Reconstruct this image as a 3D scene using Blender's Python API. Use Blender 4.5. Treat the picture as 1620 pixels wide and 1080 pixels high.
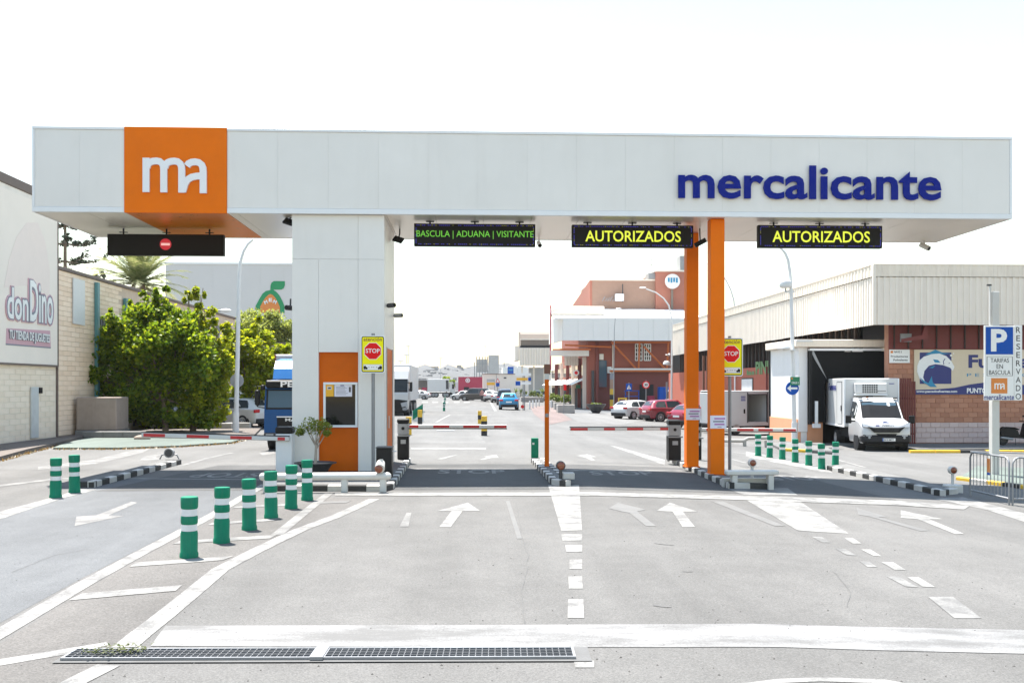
import bpy, bmesh, math, random
from mathutils import Vector, Matrix
R = math.radians
random.seed(11)
HAZE = 0.00013
for _o in list(bpy.data.objects):
    bpy.data.objects.remove(_o)
SC = bpy.context.scene
COL = SC.collection

# ------------------------------------------------------------------ camera, sky, sun, exposure
F, CX, HY, CAMH, TH = 1500.0, 810.0, 611.0, 2.12, R(2.43)
CT, ST = math.cos(TH), math.sin(TH)
cam = bpy.data.cameras.new('camera')
cam.sensor_width = 36.0
cam.lens = 36.0 * F / 1620.0
cam.shift_y = (HY - 540.0) / 1620.0
cam.clip_start, cam.clip_end = 0.1, 6000.0
cam_o = bpy.data.objects.new('camera', cam)
cam_o.location = (0, 0, CAMH)
cam_o.rotation_euler = (R(90), 0, -TH)
COL.objects.link(cam_o)
SC.camera = cam_o

SUN_TO = Vector((-0.18, 0.29, 1.0)).normalized()          # from the ground towards the sun
world = bpy.data.worlds.new('World')
SC.world = world
world.use_nodes = True
wn = world.node_tree
wn.nodes.clear()
sky = wn.nodes.new('ShaderNodeTexSky')
sky.sky_type = 'NISHITA'
sky.sun_disc = False
sky.sun_elevation = math.asin(SUN_TO.z)
sky.sun_rotation = math.atan2(SUN_TO.x, SUN_TO.y)
sky.air_density = 1.8
sky.dust_density = 0.6
sky.ozone_density = 0.3
sky.altitude = 0
bg = wn.nodes.new('ShaderNodeBackground')
bg.inputs['Strength'].default_value = 0.08
wo = wn.nodes.new('ShaderNodeOutputWorld')
wn.links.new(sky.outputs[0], bg.inputs['Color'])
wn.links.new(bg.outputs[0], wo.inputs['Surface'])

sun = bpy.data.lights.new('sun', 'SUN')
sun.energy = 4.2
sun.angle = R(0.53)
sun.color = (1.0, 0.955, 0.89)
sun_o = bpy.data.objects.new('sun', sun)
sun_o.rotation_euler = SUN_TO.to_track_quat('Z', 'Y').to_euler()
sun_o.location = (0, 0, 60)
COL.objects.link(sun_o)

SC.view_settings.view_transform = 'Standard'
SC.view_settings.look = 'None'
SC.view_settings.exposure = 1.78
SC.view_settings.gamma = 1.0
SC.view_settings.use_curve_mapping = False
SC.cycles.max_bounces = 8
SC.cycles.diffuse_bounces = 4

# ------------------------------------------------------------------ where a pixel of the photograph stands in the place
KN = [(-4000, 0.0), (2.5, 0.0), (5.0, -0.085), (16.0, -0.58), (4000, -0.58)]   # the yard falls gently to the east
def gz(x):
    for (a, za), (b, zb) in zip(KN, KN[1:]):
        if x <= b:
            return za + (zb - za) * (x - a) / (b - a)
    return KN[-1][1]
def ray(px, py):
    xc, zc = (px - CX) / F, (HY - py) / F
    return Vector((xc * CT + ST, CT - xc * ST, zc))
def G(px, py, dz=0.0):
    d = ray(px, py); z = dz
    for _ in range(12):
        t = (z - CAMH) / d.z
        z = gz(d.x * t) + dz
    return Vector((d.x * t, d.y * t, z))
def PY(px, py, Y):
    d = ray(px, py); t = Y / d.y
    return Vector((d.x * t, Y, CAMH + d.z * t))
def PX(px, py, X):
    d = ray(px, py); t = X / d.x
    return Vector((X, d.y * t, CAMH + d.z * t))
def XA(px, Y): return PY(px, 600, Y).x
def ZA(py, Y, px=810): return PY(px, py, Y).z

# ------------------------------------------------------------------ materials
MATS = {}
def _n(nt, t, **kw):
    n = nt.nodes.new(t)
    for k, v in kw.items(): setattr(n, k, v)
    return n
def mat(name, col, rough=0.55, metal=0.0, var=0.10, scale=3.0, bump=0.0, bscale=60.0, emit=None, estr=1.0, spec=0.5, dirt=0.0, dirtcol=(0.25, 0.2, 0.15), alpha=None, coat=0.0, streak=0.0):
    if name in MATS: return MATS[name]
    m = bpy.data.materials.new(name); m.use_nodes = True
    nt = m.node_tree; b = nt.nodes['Principled BSDF']; L = nt.links.new
    b.inputs['Roughness'].default_value = rough
    b.inputs['Metallic'].default_value = metal
    b.inputs['Specular IOR Level'].default_value = spec
    b.inputs['Coat Weight'].default_value = coat
    c4 = (*col, 1.0)
    b.inputs['Base Color'].default_value = c4
    m.diffuse_color = c4
    tc = _n(nt, 'ShaderNodeTexCoord')
    if var > 0 or dirt > 0:
        nz = _n(nt, 'ShaderNodeTexNoise'); nz.inputs['Scale'].default_value = scale; nz.inputs['Detail'].default_value = 6; nz.inputs['Roughness'].default_value = 0.65
        L(tc.outputs['Object'], nz.inputs['Vector'])
        mr = _n(nt, 'ShaderNodeMapRange'); mr.inputs[1].default_value = 0.25; mr.inputs[2].default_value = 0.75
        mr.inputs[3].default_value = 1 - var; mr.inputs[4].default_value = 1 + var
        L(nz.outputs['Fac'], mr.inputs[0])
        mx = _n(nt, 'ShaderNodeVectorMath', operation='SCALE'); mx.inputs[0].default_value = col
        L(mr.outputs[0], mx.inputs['Scale'])
        out = mx.outputs[0]
        if dirt > 0:
            n2 = _n(nt, 'ShaderNodeTexNoise'); n2.inputs['Scale'].default_value = 1.7; n2.inputs['Detail'].default_value = 9; n2.inputs['Roughness'].default_value = 0.7
            if streak > 0:
                mp = _n(nt, 'ShaderNodeMapping'); mp.inputs['Scale'].default_value = (streak, streak, 0.25)
                L(tc.outputs['Object'], mp.inputs['Vector']); L(mp.outputs[0], n2.inputs['Vector'])
            else:
                L(tc.outputs['Object'], n2.inputs['Vector'])
            m2 = _n(nt, 'ShaderNodeMapRange'); m2.inputs[1].default_value = 0.48; m2.inputs[2].default_value = 0.78; m2.inputs[4].default_value = dirt
            L(n2.outputs['Fac'], m2.inputs[0])
            mm = _n(nt, 'ShaderNodeMix', data_type='RGBA'); mm.inputs['B'].default_value = (*dirtcol, 1)
            L(m2.outputs[0], mm.inputs['Factor']); L(out, mm.inputs['A']); out = mm.outputs['Result']
        L(out, b.inputs['Base Color'])
        mr2 = _n(nt, 'ShaderNodeMapRange'); mr2.inputs[3].default_value = max(0.03, rough - 0.08); mr2.inputs[4].default_value = min(1, rough + 0.08)
        L(nz.outputs['Fac'], mr2.inputs[0]); L(mr2.outputs[0], b.inputs['Roughness'])
    if bump > 0:
        nb = _n(nt, 'ShaderNodeTexNoise'); nb.inputs['Scale'].default_value = bscale; nb.inputs['Detail'].default_value = 4
        L(tc.outputs['Object'], nb.inputs['Vector'])
        bp = _n(nt, 'ShaderNodeBump'); bp.inputs['Strength'].default_value = bump; bp.inputs['Distance'].default_value = 0.01
        L(nb.outputs['Fac'], bp.inputs['Height']); L(bp.outputs[0], b.inputs['Normal'])
    if emit:
        b.inputs['Emission Color'].default_value = (*emit, 1); b.inputs['Emission Strength'].default_value = estr
    if alpha is not None:
        b.inputs['Alpha'].default_value = alpha
    MATS[name] = m
    return m

def asphalt(name, base, tint, coarse=1.0):
    m = bpy.data.materials.new(name); m.use_nodes = True
    nt = m.node_tree; b = nt.nodes['Principled BSDF']; L = nt.links.new
    b.inputs['Roughness'].default_value = 0.88; b.inputs['Specular IOR Level'].default_value = 0.3
    geo = _n(nt, 'ShaderNodeNewGeometry')
    def noise(scale, det, rough=0.6, sx=1, sy=1):
        n = _n(nt, 'ShaderNodeTexNoise'); n.inputs['Scale'].default_value = scale; n.inputs['Detail'].default_value = det; n.inputs['Roughness'].default_value = rough
        if sx != 1 or sy != 1:
            mp = _n(nt, 'ShaderNodeMapping'); mp.inputs['Scale'].default_value = (sx, sy, 1)
            L(geo.outputs['Position'], mp.inputs['Vector']); L(mp.outputs[0], n.inputs['Vector'])
        else:
            L(geo.outputs['Position'], n.inputs['Vector'])
        return n
    def rng(src, a, b_, c, d):
        r = _n(nt, 'ShaderNodeMapRange'); r.inputs[1].default_value = a; r.inputs[2].default_value = b_; r.inputs[3].default_value = c; r.inputs[4].default_value = d
        L(src, r.inputs[0]); return r.outputs[0]
    def mul(p, q):
        r = _n(nt, 'ShaderNodeMath', operation='MULTIPLY'); L(p, r.inputs[0]); L(q, r.inputs[1]); return r.outputs[0]
    big = rng(noise(0.22, 5).outputs['Fac'], 0.3, 0.7, 0.84, 1.12)
    mid = rng(noise(1.6, 8, 0.75).outputs['Fac'], 0.3, 0.7, 0.90, 1.08)
    lane = rng(noise(0.9, 4, 0.6, 1.0, 0.08).outputs['Fac'], 0.3, 0.7, 0.85, 1.10)
    vo = _n(nt, 'ShaderNodeTexVoronoi'); vo.inputs['Scale'].default_value = 95 * coarse
    L(geo.outputs['Position'], vo.inputs['Vector'])
    sep = _n(nt, 'ShaderNodeSeparateColor'); L(vo.outputs['Color'], sep.inputs[0])
    grain = rng(sep.outputs[0], 0, 1, 0.80, 1.19)
    fine = rng(noise(45 * coarse, 3, 0.8).outputs['Fac'], 0.32, 0.68, 0.82, 1.17)
    v2 = _n(nt, 'ShaderNodeTexVoronoi'); v2.inputs['Scale'].default_value = 9.0; L(geo.outputs['Position'], v2.inputs['Vector'])
    s2 = _n(nt, 'ShaderNodeSeparateColor'); L(v2.outputs['Color'], s2.inputs[0])
    spot = mul(rng(v2.outputs['Distance'], 0.05, 0.16, 1, 0), rng(s2.outputs[0], 0.93, 0.97, 0, 1))
    spot = rng(spot, 0, 1, 1, 0.35)
    k = mul(mul(mul(big, mid), mul(lane, grain)), mul(fine, spot))
    sc = _n(nt, 'ShaderNodeVectorMath', operation='SCALE'); sc.inputs[0].default_value = [base * t for t in tint]
    L(k, sc.inputs['Scale']); L(sc.outputs[0], b.inputs['Base Color'])
    bp = _n(nt, 'ShaderNodeBump'); bp.inputs['Strength'].default_value = 0.35; bp.inputs['Distance'].default_value = 0.006
    L(vo.outputs['Distance'], bp.inputs['Height']); L(bp.outputs[0], b.inputs['Normal'])
    MATS[name] = m
    return m

def paint(name, col, wear, under=(0.105, 0.102, 0.098), soft=0.06, scale=2.2, stretch=(1, 1)):
    """road paint worn through to the asphalt in patches"""
    m = bpy.data.materials.new(name); m.use_nodes = True
    nt = m.node_tree; b = nt.nodes['Principled BSDF']; L = nt.links.new
    b.inputs['Roughness'].default_value = 0.7
    geo = _n(nt, 'ShaderNodeNewGeometry')
    mp = _n(nt, 'ShaderNodeMapping'); mp.inputs['Scale'].default_value = (stretch[0], stretch[1], 1); L(geo.outputs['Position'], mp.inputs['Vector'])
    n1 = _n(nt, 'ShaderNodeTexNoise'); n1.inputs['Scale'].default_value = scale; n1.inputs['Detail'].default_value = 10; n1.inputs['Roughness'].default_value = 0.72
    L(mp.outputs[0], n1.inputs['Vector'])
    n2 = _n(nt, 'ShaderNodeTexNoise'); n2.inputs['Scale'].default_value = 60; n2.inputs['Detail'].default_value = 3
    L(geo.outputs['Position'], n2.inputs['Vector'])
    ad = _n(nt, 'ShaderNodeMath', operation='MULTIPLY_ADD'); ad.inputs[1].default_value = 0.30; L(n2.outputs['Fac'], ad.inputs[0]); L(n1.outputs['Fac'], ad.inputs[2])
    mr = _n(nt, 'ShaderNodeMapRange'); mr.inputs[1].default_value = wear + 0.15 - soft; mr.inputs[2].default_value = wear + 0.15 + soft
    L(ad.outputs[0], mr.inputs[0])
    mx = _n(nt, 'ShaderNodeMix', data_type='RGBA'); mx.inputs['A'].default_value = (*under, 1); mx.inputs['B'].default_value = (*col, 1)
    L(mr.outputs[0], mx.inputs['Factor']); L(mx.outputs['Result'], b.inputs['Base Color'])
    bp = _n(nt, 'ShaderNodeBump'); bp.inputs['Strength'].default_value = 0.25; bp.inputs['Distance'].default_value = 0.004
    L(n2.outputs['Fac'], bp.inputs['Height']); L(bp.outputs[0], b.inputs['Normal'])
    MATS[name] = m
    return m

def leafmat(name, cols, trans=0.35):
    """a leaf's own green, different from leaf to leaf, with light coming through it"""
    m = bpy.data.materials.new(name); m.use_nodes = True
    nt = m.node_tree; b = nt.nodes['Principled BSDF']; L = nt.links.new
    geo = _n(nt, 'ShaderNodeNewGeometry')
    cr = _n(nt, 'ShaderNodeValToRGB'); el = cr.color_ramp.elements
    el[0].color = (*cols[0], 1); el[1].color = (*cols[-1], 1)
    for i, c in enumerate(cols[1:-1]):
        e = el.new((i + 1) / (len(cols) - 1)); e.color = (*c, 1)
    L(geo.outputs['Random Per Island'], cr.inputs[0]); L(cr.outputs[0], b.inputs['Base Color'])
    b.inputs['Roughness'].default_value = 0.45; b.inputs['Specular IOR Level'].default_value = 0.4
    tr = _n(nt, 'ShaderNodeBsdfTranslucent'); ms = _n(nt, 'ShaderNodeMixShader'); ms.inputs[0].default_value = trans
    hs = _n(nt, 'ShaderNodeHueSaturation'); hs.inputs['Value'].default_value = 1.5; hs.inputs['Hue'].default_value = 0.485
    L(cr.outputs[0], hs.inputs['Color']); L(hs.outputs[0], tr.inputs['Color'])
    L(b.outputs[0], ms.inputs[1]); L(tr.outputs[0], ms.inputs[2]); L(ms.outputs[0], nt.nodes['Material Output'].inputs['Surface'])
    MATS[name] = m
    return m

def glassmat(name, col, rough=0.06):
    m = mat(name, col, rough=rough, var=0.0, spec=0.45); return m

# ------------------------------------------------------------------ mesh building
class MB:
    def __init__(s): s.v = []; s.f = []; s.m = []; s.sm = []; s.mats = []
    def mi(s, m):
        if m is None: return 0
        m = MATS[m] if isinstance(m, str) else m
        if m not in s.mats: s.mats.append(m)
        return s.mats.index(m)
    def add(s, vs, fs, m=None, smooth=False):
        o = len(s.v); k = s.mi(m); s.v += [Vector(q) for q in vs]
        for f in fs: s.f.append([i + o for i in f]); s.m.append(k); s.sm.append(smooth)
        return s
    def box(s, c, d, m=None, ch=0.0, rz=0.0):
        """centre, full size, optional chamfer on all edges"""
        x, y, z = [q / 2 for q in d]
        if ch <= 0:
            vs = [(-x,-y,-z),(x,-y,-z),(x,y,-z),(-x,y,-z),(-x,-y,z),(x,-y,z),(x,y,z),(-x,y,z)]
            fs = [(0,3,2,1),(4,5,6,7),(0,1,5,4),(1,2,6,5),(2,3,7,6),(3,0,4,7)]
        else:
            ch = min(ch, x * .9, y * .9, z * .9)
            bm = bmesh.new(); bmesh.ops.create_cube(bm, size=1.0)
            for v in bm.verts: v.co = Vector((v.co.x * d[0], v.co.y * d[1], v.co.z * d[2]))
            bmesh.ops.bevel(bm, geom=bm.edges[:], offset=ch, segments=1, profile=.5, affect='EDGES')
            bm.verts.index_update()
            vs = [v.co.copy() for v in bm.verts]; fs = [[v.index for v in f.verts] for f in bm.faces]; bm.free()
        M = Matrix.Translation(Vector(c)) @ Matrix.Rotation(rz, 4, 'Z')
        return s.add([M @ Vector(q) for q in vs], fs, m)
    def bx(s, x0, x1, y0, y1, z0, z1, m=None, ch=0.0):
        return s.box(((x0+x1)/2, (y0+y1)/2, (z0+z1)/2), (abs(x1-x0), abs(y1-y0), abs(z1-z0)), m, ch)
    def cyl(s, a, b, r1, r2=None, n=12, m=None, caps=True, smooth=True):
        a, b = Vector(a), Vector(b); r2 = r1 if r2 is None else r2
        w = (b - a).normalized(); u = w.orthogonal().normalized(); q = w.cross(u)
        vs = []
        for k in range(n):
            t = 2 * math.pi * (k + .5) / n; d = u * math.cos(t) + q * math.sin(t)
            vs += [a + d * r1, b + d * r2]
        s.add(vs, [(2*k, 2*((k+1) % n), 2*((k+1) % n)+1, 2*k+1) for k in range(n)], m, smooth)
        if caps:
            s.add([vs[2*k] for k in range(n)], [list(range(n))[::-1]], m)
            s.add([vs[2*k+1] for k in range(n)], [list(range(n))], m)
        return s
    def tube(s, pts, r, n=8, m=None, r_end=None):
        pts = [Vector(p) for p in pts]; N = len(pts); rings = []
        up = None
        for i, p in enumerate(pts):
            t = (pts[min(i+1, N-1)] - pts[max(i-1, 0)]).normalized()
            if up is None: up = t.orthogonal().normalized()
            up = (up - t * up.dot(t)).normalized(); q = t.cross(up)
            rr = r if r_end is None else r + (r_end - r) * i / max(1, N-1)
            rings.append([p + (up * math.cos(2*math.pi*k/n) + q * math.sin(2*math.pi*k/n)) * rr for k in range(n)])
        vs = [v for g in rings for v in g]
        fs = [(i*n+k, i*n+(k+1) % n, (i+1)*n+(k+1) % n, (i+1)*n+k) for i in range(N-1) for k in range(n)]
        s.add(vs, fs, m, True)
        s.add(rings[0], [list(range(n))[::-1]], m); s.add(rings[-1], [list(range(n))], m)
        return s
    def lathe(s, prof, c=(0,0,0), n=20, m=None, smooth=True):
        c = Vector(c); vs = []; fs = []
        for (r, z) in prof:
            vs += [c + Vector((max(r, 1e-4) * math.cos(2*math.pi*k/n), max(r, 1e-4) * math.sin(2*math.pi*k/n), z)) for k in range(n)]
        for i in range(len(prof)-1):
            fs += [(i*n+k, i*n+(k+1) % n, (i+1)*n+(k+1) % n, (i+1)*n+k) for k in range(n)]
        return s.add(vs, fs, m, smooth)
    def ball(s, c, r, m=None, n=12, sc=(1,1,1)):
        prof = [(r * math.sin(math.pi * i / 8), -r * math.cos(math.pi * i / 8)) for i in range(9)]
        t = MB(); t.lathe(prof, n=n)
        return s.add([Vector((v.x*sc[0], v.y*sc[1], v.z*sc[2])) + Vector(c) for v in t.v], t.f, m, True)
    def prism(s, poly, d, m=None, ax='y', smooth=False):
        """polygon in the x-z plane (ax y), pushed through d=(d0,d1) along that axis; ax x: polygon is (y,z); ax z: (x,y)"""
        n = len(poly)
        P = {'y': lambda a, b, t: (a, t, b), 'x': lambda a, b, t: (t, a, b), 'z': lambda a, b, t: (a, b, t)}[ax]
        area = sum(poly[i][0]*poly[(i+1) % n][1] - poly[(i+1) % n][0]*poly[i][1] for i in range(n))
        pl = list(poly) if area > 0 else list(poly)[::-1]
        vs = [P(a, b, d[0]) for a, b in pl] + [P(a, b, d[1]) for a, b in pl]
        flip = (ax == 'y') != (d[1] < d[0])
        lo, hi = list(range(n)), [n+i for i in range(n)]
        sides = [(i, (i+1) % n, n+(i+1) % n, n+i) for i in range(n)]
        if flip: fs = [lo, hi[::-1]] + [q[::-1] for q in sides]
        else: fs = [lo[::-1], hi] + sides
        return s.add(vs, fs, m, smooth)
    def quad(s, a, b, c, d, m=None): return s.add([a, b, c, d], [(0, 1, 2, 3)], m)
    def ribbon(s, pts, w, d, m=None, ax='y'):
        """a stroke of width w along 2-D points, pushed through d"""
        P = [Vector((p[0], p[1])) for p in pts]; A = []; B = []
        for i, p in enumerate(P):
            t = (P[min(i+1, len(P)-1)] - P[max(i-1, 0)]).normalized(); nn = Vector((-t.y, t.x)) * w / 2
            A.append(p + nn); B.append(p - nn)
        return s.prism([tuple(q) for q in A] + [tuple(q) for q in B[::-1]], d, m, ax)
    def merge(s, o, M=None, m=None):
        k = len(s.v); s.v += [(M @ v if M else v.copy()) for v in o.v]
        for f, mi, sm in zip(o.f, o.m, o.sm):
            s.f.append([i + k for i in f]); s.m.append(s.mi(m if m else (o.mats[mi] if o.mats else None))); s.sm.append(sm)
        return s
    def build(s, name, m=None, parent=None, world=True, label=None, kind=None):
        me = bpy.data.meshes.new(name)
        vs = s.v
        if parent is not None and world:
            p = parent
            while p.parent is not None: p = p.parent
            Mi = (Matrix.Translation(p.location) @ p.rotation_euler.to_matrix().to_4x4()).inverted()
            vs = [Mi @ v for v in vs]
        me.from_pydata([tuple(v) for v in vs], [], s.f)
        mats = s.mats if m is None else [MATS[m] if isinstance(m, str) else m]
        for q in mats: me.materials.append(q)
        if m is None and len(mats) > 1: me.polygons.foreach_set('material_index', s.m)
        if any(s.sm):
            me.polygons.foreach_set('use_smooth', s.sm)
            me.set_sharp_from_angle(angle=R(40))
        me.update()
        o = bpy.data.objects.new(name, me); COL.objects.link(o)
        if parent is not None: o.parent = parent
        if label: o['label'] = label
        if kind: o['kind'] = kind
        return o

def thing(name, label, cat, loc=(0, 0, 0), rz=0.0, group=None):
    o = bpy.data.objects.new(name, None); COL.objects.link(o)
    o.empty_display_size = 0.3
    o.location = loc; o.rotation_euler = (0, 0, rz); o['label'] = label; o['category'] = cat
    if group: o['group'] = group
    return o
def tag(o, label, cat, group=None):
    o['label'] = label; o['category'] = cat
    if group: o['group'] = group
    return o
def copy_tree(o, parent=None):
    c = o.copy(); COL.objects.link(c)
    if parent is not None: c.parent = parent
    for ch in list(o.children): copy_tree(ch, c)
    return c
def dup(o, loc, rz=None, label=None, group=None):
    c = copy_tree(o); c.location = loc
    if rz is not None: c.rotation_euler = (0, 0, rz)
    if label: c['label'] = label
    if group: c['group'] = group
    return c
def structure(o): o['kind'] = 'structure'; return o

def cut_at_knots(bm):
    for x in (2.5, 5.0, 16.0):
        bmesh.ops.bisect_plane(bm, geom=bm.verts[:] + bm.edges[:] + bm.faces[:], plane_co=(x, 0, 0), plane_no=(1, 0, 0), dist=1e-5)
def sheet(name, polys, m, dz=0.004, parent=None, h=None, slope=None):
    """a flat thing lying on the yard: polygons of (x, y); with h it is a slab with sides"""
    bm = bmesh.new()
    for poly in polys:
        vs = [bm.verts.new((p[0], p[1], 0)) for p in poly]
        try: bm.faces.new(vs)
        except ValueError: pass
    bmesh.ops.recalc_face_normals(bm, faces=bm.faces[:])
    for f in bm.faces:
        if f.normal.z < 0: f.normal_flip()
    cut_at_knots(bm)
    if h is not None:
        ed = [e for e in bm.edges if len(e.link_faces) == 1]
        for v in bm.verts: v.co.z = gz(v.co.x) + h
        r = bmesh.ops.extrude_edge_only(bm, edges=ed)
        for v in [q for q in r['geom'] if isinstance(q, bmesh.types.BMVert)]: v.co.z = gz(v.co.x) - 0.05
    else:
        for v in bm.verts: v.co.z = gz(v.co.x) + dz
    bmesh.ops.recalc_face_normals(bm, faces=bm.faces[:]) if h is not None else None
    me = bpy.data.meshes.new(name); bm.to_mesh(me); bm.free()
    me.materials.append(MATS[m])
    o = bpy.data.objects.new(name, me); COL.objects.link(o); o['kind'] = 'structure'
    if parent is not None: o.parent = parent; del o['kind']
    return o
def gp(*pix, dz=0.0): return [(lambda v: (v.x, v.y))(G(px, py, dz)) for px, py in pix]

# ------------------------------------------------------------------ lettering (built-in font turned into mesh)
_TX = {}
def text_raw(s, bold=0.0, depth=0.0):
    k = (s, bold, depth)
    if k not in _TX:
        cu = bpy.data.curves.new('t', 'FONT'); cu.body = s; cu.offset = bold; cu.extrude = depth / 2; cu.resolution_u = 3
        o = bpy.data.objects.new('t', cu); COL.objects.link(o)
        dg = bpy.context.evaluated_depsgraph_get()
        me = bpy.data.meshes.new_from_object(o.evaluated_get(dg), depsgraph=dg)
        vs = [v.co.copy() for v in me.vertices]; fs = [list(p.vertices) for p in me.polygons]
        bpy.data.objects.remove(o); bpy.data.curves.remove(cu); bpy.data.meshes.remove(me)
        _TX[k] = (vs, fs)
    return _TX[k]
def text_mb(s, w, h, bold=0.0, depth=0.0, m=None, M=None, fit=True):
    """lettering w wide and h high, its lower-left corner at the origin, facing -y; M places it"""
    vs, fs = text_raw(s, bold, 0.0 if depth == 0 else 0.1)
    x0 = min(v.x for v in vs); x1 = max(v.x for v in vs); y0 = min(v.y for v in vs); y1 = max(v.y for v in vs)
    sx = w / (x1 - x0); sy = h / (y1 - y0)
    if not fit: sx = sy = min(sx, sy)
    z0 = -0.05
    out = MB()
    P = [Vector(((v.x - x0) * sx, -(v.z - z0) / 0.1 * depth if depth else 0.0, (v.y - y0) * sy)) for v in vs]
    if M is not None: P = [M @ p for p in P]
    return out.add(P, fs, m)
def split_letters(mb):
    """islands of a lettering mesh joined where they overlap sideways (an i and its dot)"""
    par = list(range(len(mb.v)))
    def find(a):
        while par[a] != a: par[a] = par[par[a]]; a = par[a]
        return a
    for f in mb.f:
        for i in f[1:]: par[find(i)] = find(f[0])
    isl = {}
    for fi, f in enumerate(mb.f): isl.setdefault(find(f[0]), []).append(fi)
    items = []
    for fl in isl.values():
        xs = [mb.v[i].x for fi in fl for i in mb.f[fi]]
        items.append([min(xs), max(xs), fl])
    items.sort(); out = []
    for it in items:
        if out and it[0] < out[-1][1] - 0.5 * min(it[1] - it[0], out[-1][1] - out[-1][0]): out[-1][1] = max(out[-1][1], it[1]); out[-1][2] += it[2]
        else: out.append(it)
    res = []
    for a, b, fl in out:
        q = MB(); mp = {}
        for fi in fl:
            f = []
            for i in mb.f[fi]:
                if i not in mp: mp[i] = len(q.v); q.v.append(mb.v[i])
                f.append(mp[i])
            q.f.append(f); q.m.append(0); q.sm.append(False)
        q.mats = mb.mats; res.append(q)
    return res
T = Matrix.Translation
def face_w(x, y, z): return T((x, y, z)) @ Matrix.Rotation(R(90), 4, 'Z')     # lettering that reads on a wall facing +x
# ------------------------------------------------------------------ palette
asphalt('asphalt', 0.119, (1.015, 0.985, 0.94))
asphalt('asphalt_new', 0.113, (0.97, 1.0, 1.03), 1.25)
asphalt('lane_shade_surface', 0.080, (1.01, 1.0, 0.98), 1.2)  # darker lane asphalt; part of the canopy's shade is put into its colour
asphalt('yard_surface', 0.132, (1.01, 0.99, 0.95), 1.1)
asphalt('asphalt_coarse', 0.113, (1.05, 0.99, 0.93), 0.8)
asphalt('concrete_floor', 0.155, (1.0, 0.985, 0.95), 1.6)
asphalt('pink_paving', 0.145, (1.18, 0.90, 0.83), 1.2)
asphalt('green_paving', 0.150, (0.88, 1.05, 0.93), 1.3)
asphalt('brown_paving', 0.125, (1.12, 0.95, 0.84), 1.1)
paint('road_white', (0.23, 0.224, 0.211), 0.475, soft=0.09)
paint('road_white_worn', (0.205, 0.20, 0.19), 0.52, soft=0.10)
paint('road_white_faded', (0.138, 0.135, 0.130), 0.52, soft=0.16)
paint('band_white', (0.25, 0.248, 0.244), 0.535, scale=1.5, stretch=(0.5, 1.6), soft=0.14)
mat('panel_grey', (0.76, 0.735, 0.695), rough=0.42, var=0.05, scale=0.5, dirt=0.16, dirtcol=(0.56, 0.53, 0.48), streak=2.0)
mat('panel_joint', (0.70, 0.67, 0.62), rough=0.6)
mat('trim_grey', (0.76, 0.775, 0.785), rough=0.35, var=0.03)
mat('orange_soffit', (0.80, 0.20, 0.01), rough=0.3, metal=0.45, var=0.05)
mat('soffit', (0.86, 0.80, 0.70), rough=0.34, metal=0.6, spec=0.5, var=0.04, scale=1.0)
mat('orange', (0.80, 0.165, 0.003), rough=0.5, spec=0.12, var=0.06, scale=1.5, dirt=0.10, dirtcol=(0.45, 0.14, 0.04))
mat('orange_dark', (0.60, 0.115, 0.004), rough=0.5, spec=0.12, var=0.07)
mat('white_letter', (0.80, 0.80, 0.81), rough=0.35, var=0.03)
mat('navy', (0.006, 0.016, 0.21), rough=0.5, spec=0.12, var=0.05)
mat('white_paint', (0.56, 0.55, 0.52), rough=0.45, var=0.06, dirt=0.25, dirtcol=(0.42, 0.33, 0.25))
mat('white_clean', (0.62, 0.62, 0.61), rough=0.38, var=0.03)
mat('black', (0.010, 0.010, 0.011), rough=0.45, spec=0.22, var=0.15)
mat('black_matt', (0.010, 0.010, 0.010), rough=0.8, spec=0.15, var=0.2)
mat('dark_grey', (0.045, 0.045, 0.048), rough=0.5, var=0.12)
mat('mid_grey', (0.27, 0.275, 0.28), rough=0.5, var=0.08)
mat('steel', (0.55, 0.56, 0.57), rough=0.38, metal=0.75, var=0.08)
mat('galvanised', (0.25, 0.255, 0.265), rough=0.5, metal=0.4, var=0.12, scale=9)
mat('pole_white', (0.66, 0.66, 0.65), rough=0.42, var=0.05, dirt=0.12)
mat('bollard_green', (0.003, 0.18, 0.10), rough=0.55, spec=0.2, var=0.14, scale=6, dirt=0.40, dirtcol=(0.06, 0.17, 0.12), streak=9)
mat('band_reflect', (0.66, 0.67, 0.68), rough=0.4, var=0.08, scale=9, dirt=0.45, dirtcol=(0.4, 0.38, 0.33))
mat('kerb_white', (0.50, 0.485, 0.455), rough=0.7, var=0.10, scale=7, dirt=0.35, dirtcol=(0.3, 0.28, 0.25), bump=0.3)
mat('kerb_black', (0.028, 0.027, 0.026), rough=0.7, var=0.25, scale=7, dirt=0.3, dirtcol=(0.14, 0.13, 0.12), bump=0.3)
mat('kerb_yellow', (0.72, 0.44, 0.035), rough=0.6, var=0.12, scale=7, dirt=0.25, dirtcol=(0.3, 0.22, 0.1))
mat('concrete', (0.20, 0.195, 0.185), rough=0.85, var=0.12, scale=4, bump=0.4, dirt=0.25, dirtcol=(0.26, 0.23, 0.2))
mat('concrete_dark', (0.115, 0.114, 0.112), rough=0.9, var=0.15, scale=5, bump=0.4, dirt=0.4, dirtcol=(0.07, 0.068, 0.065))
mat('concrete_pale', (0.34, 0.325, 0.30), rough=0.8, var=0.08, scale=3, bump=0.3, dirt=0.15)
mat('concrete_brown', (0.33, 0.265, 0.22), rough=0.85, var=0.12, scale=3, bump=0.4, dirt=0.35, dirtcol=(0.2, 0.15, 0.12), streak=3)
mat('sign_yellow', (0.92, 0.83, 0.006), rough=0.45, spec=0.15, var=0.02)
mat('sign_red', (0.74, 0.010, 0.012), rough=0.45, spec=0.15, var=0.03)
mat('sign_white', (0.80, 0.80, 0.78), rough=0.38, var=0.03)
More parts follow.
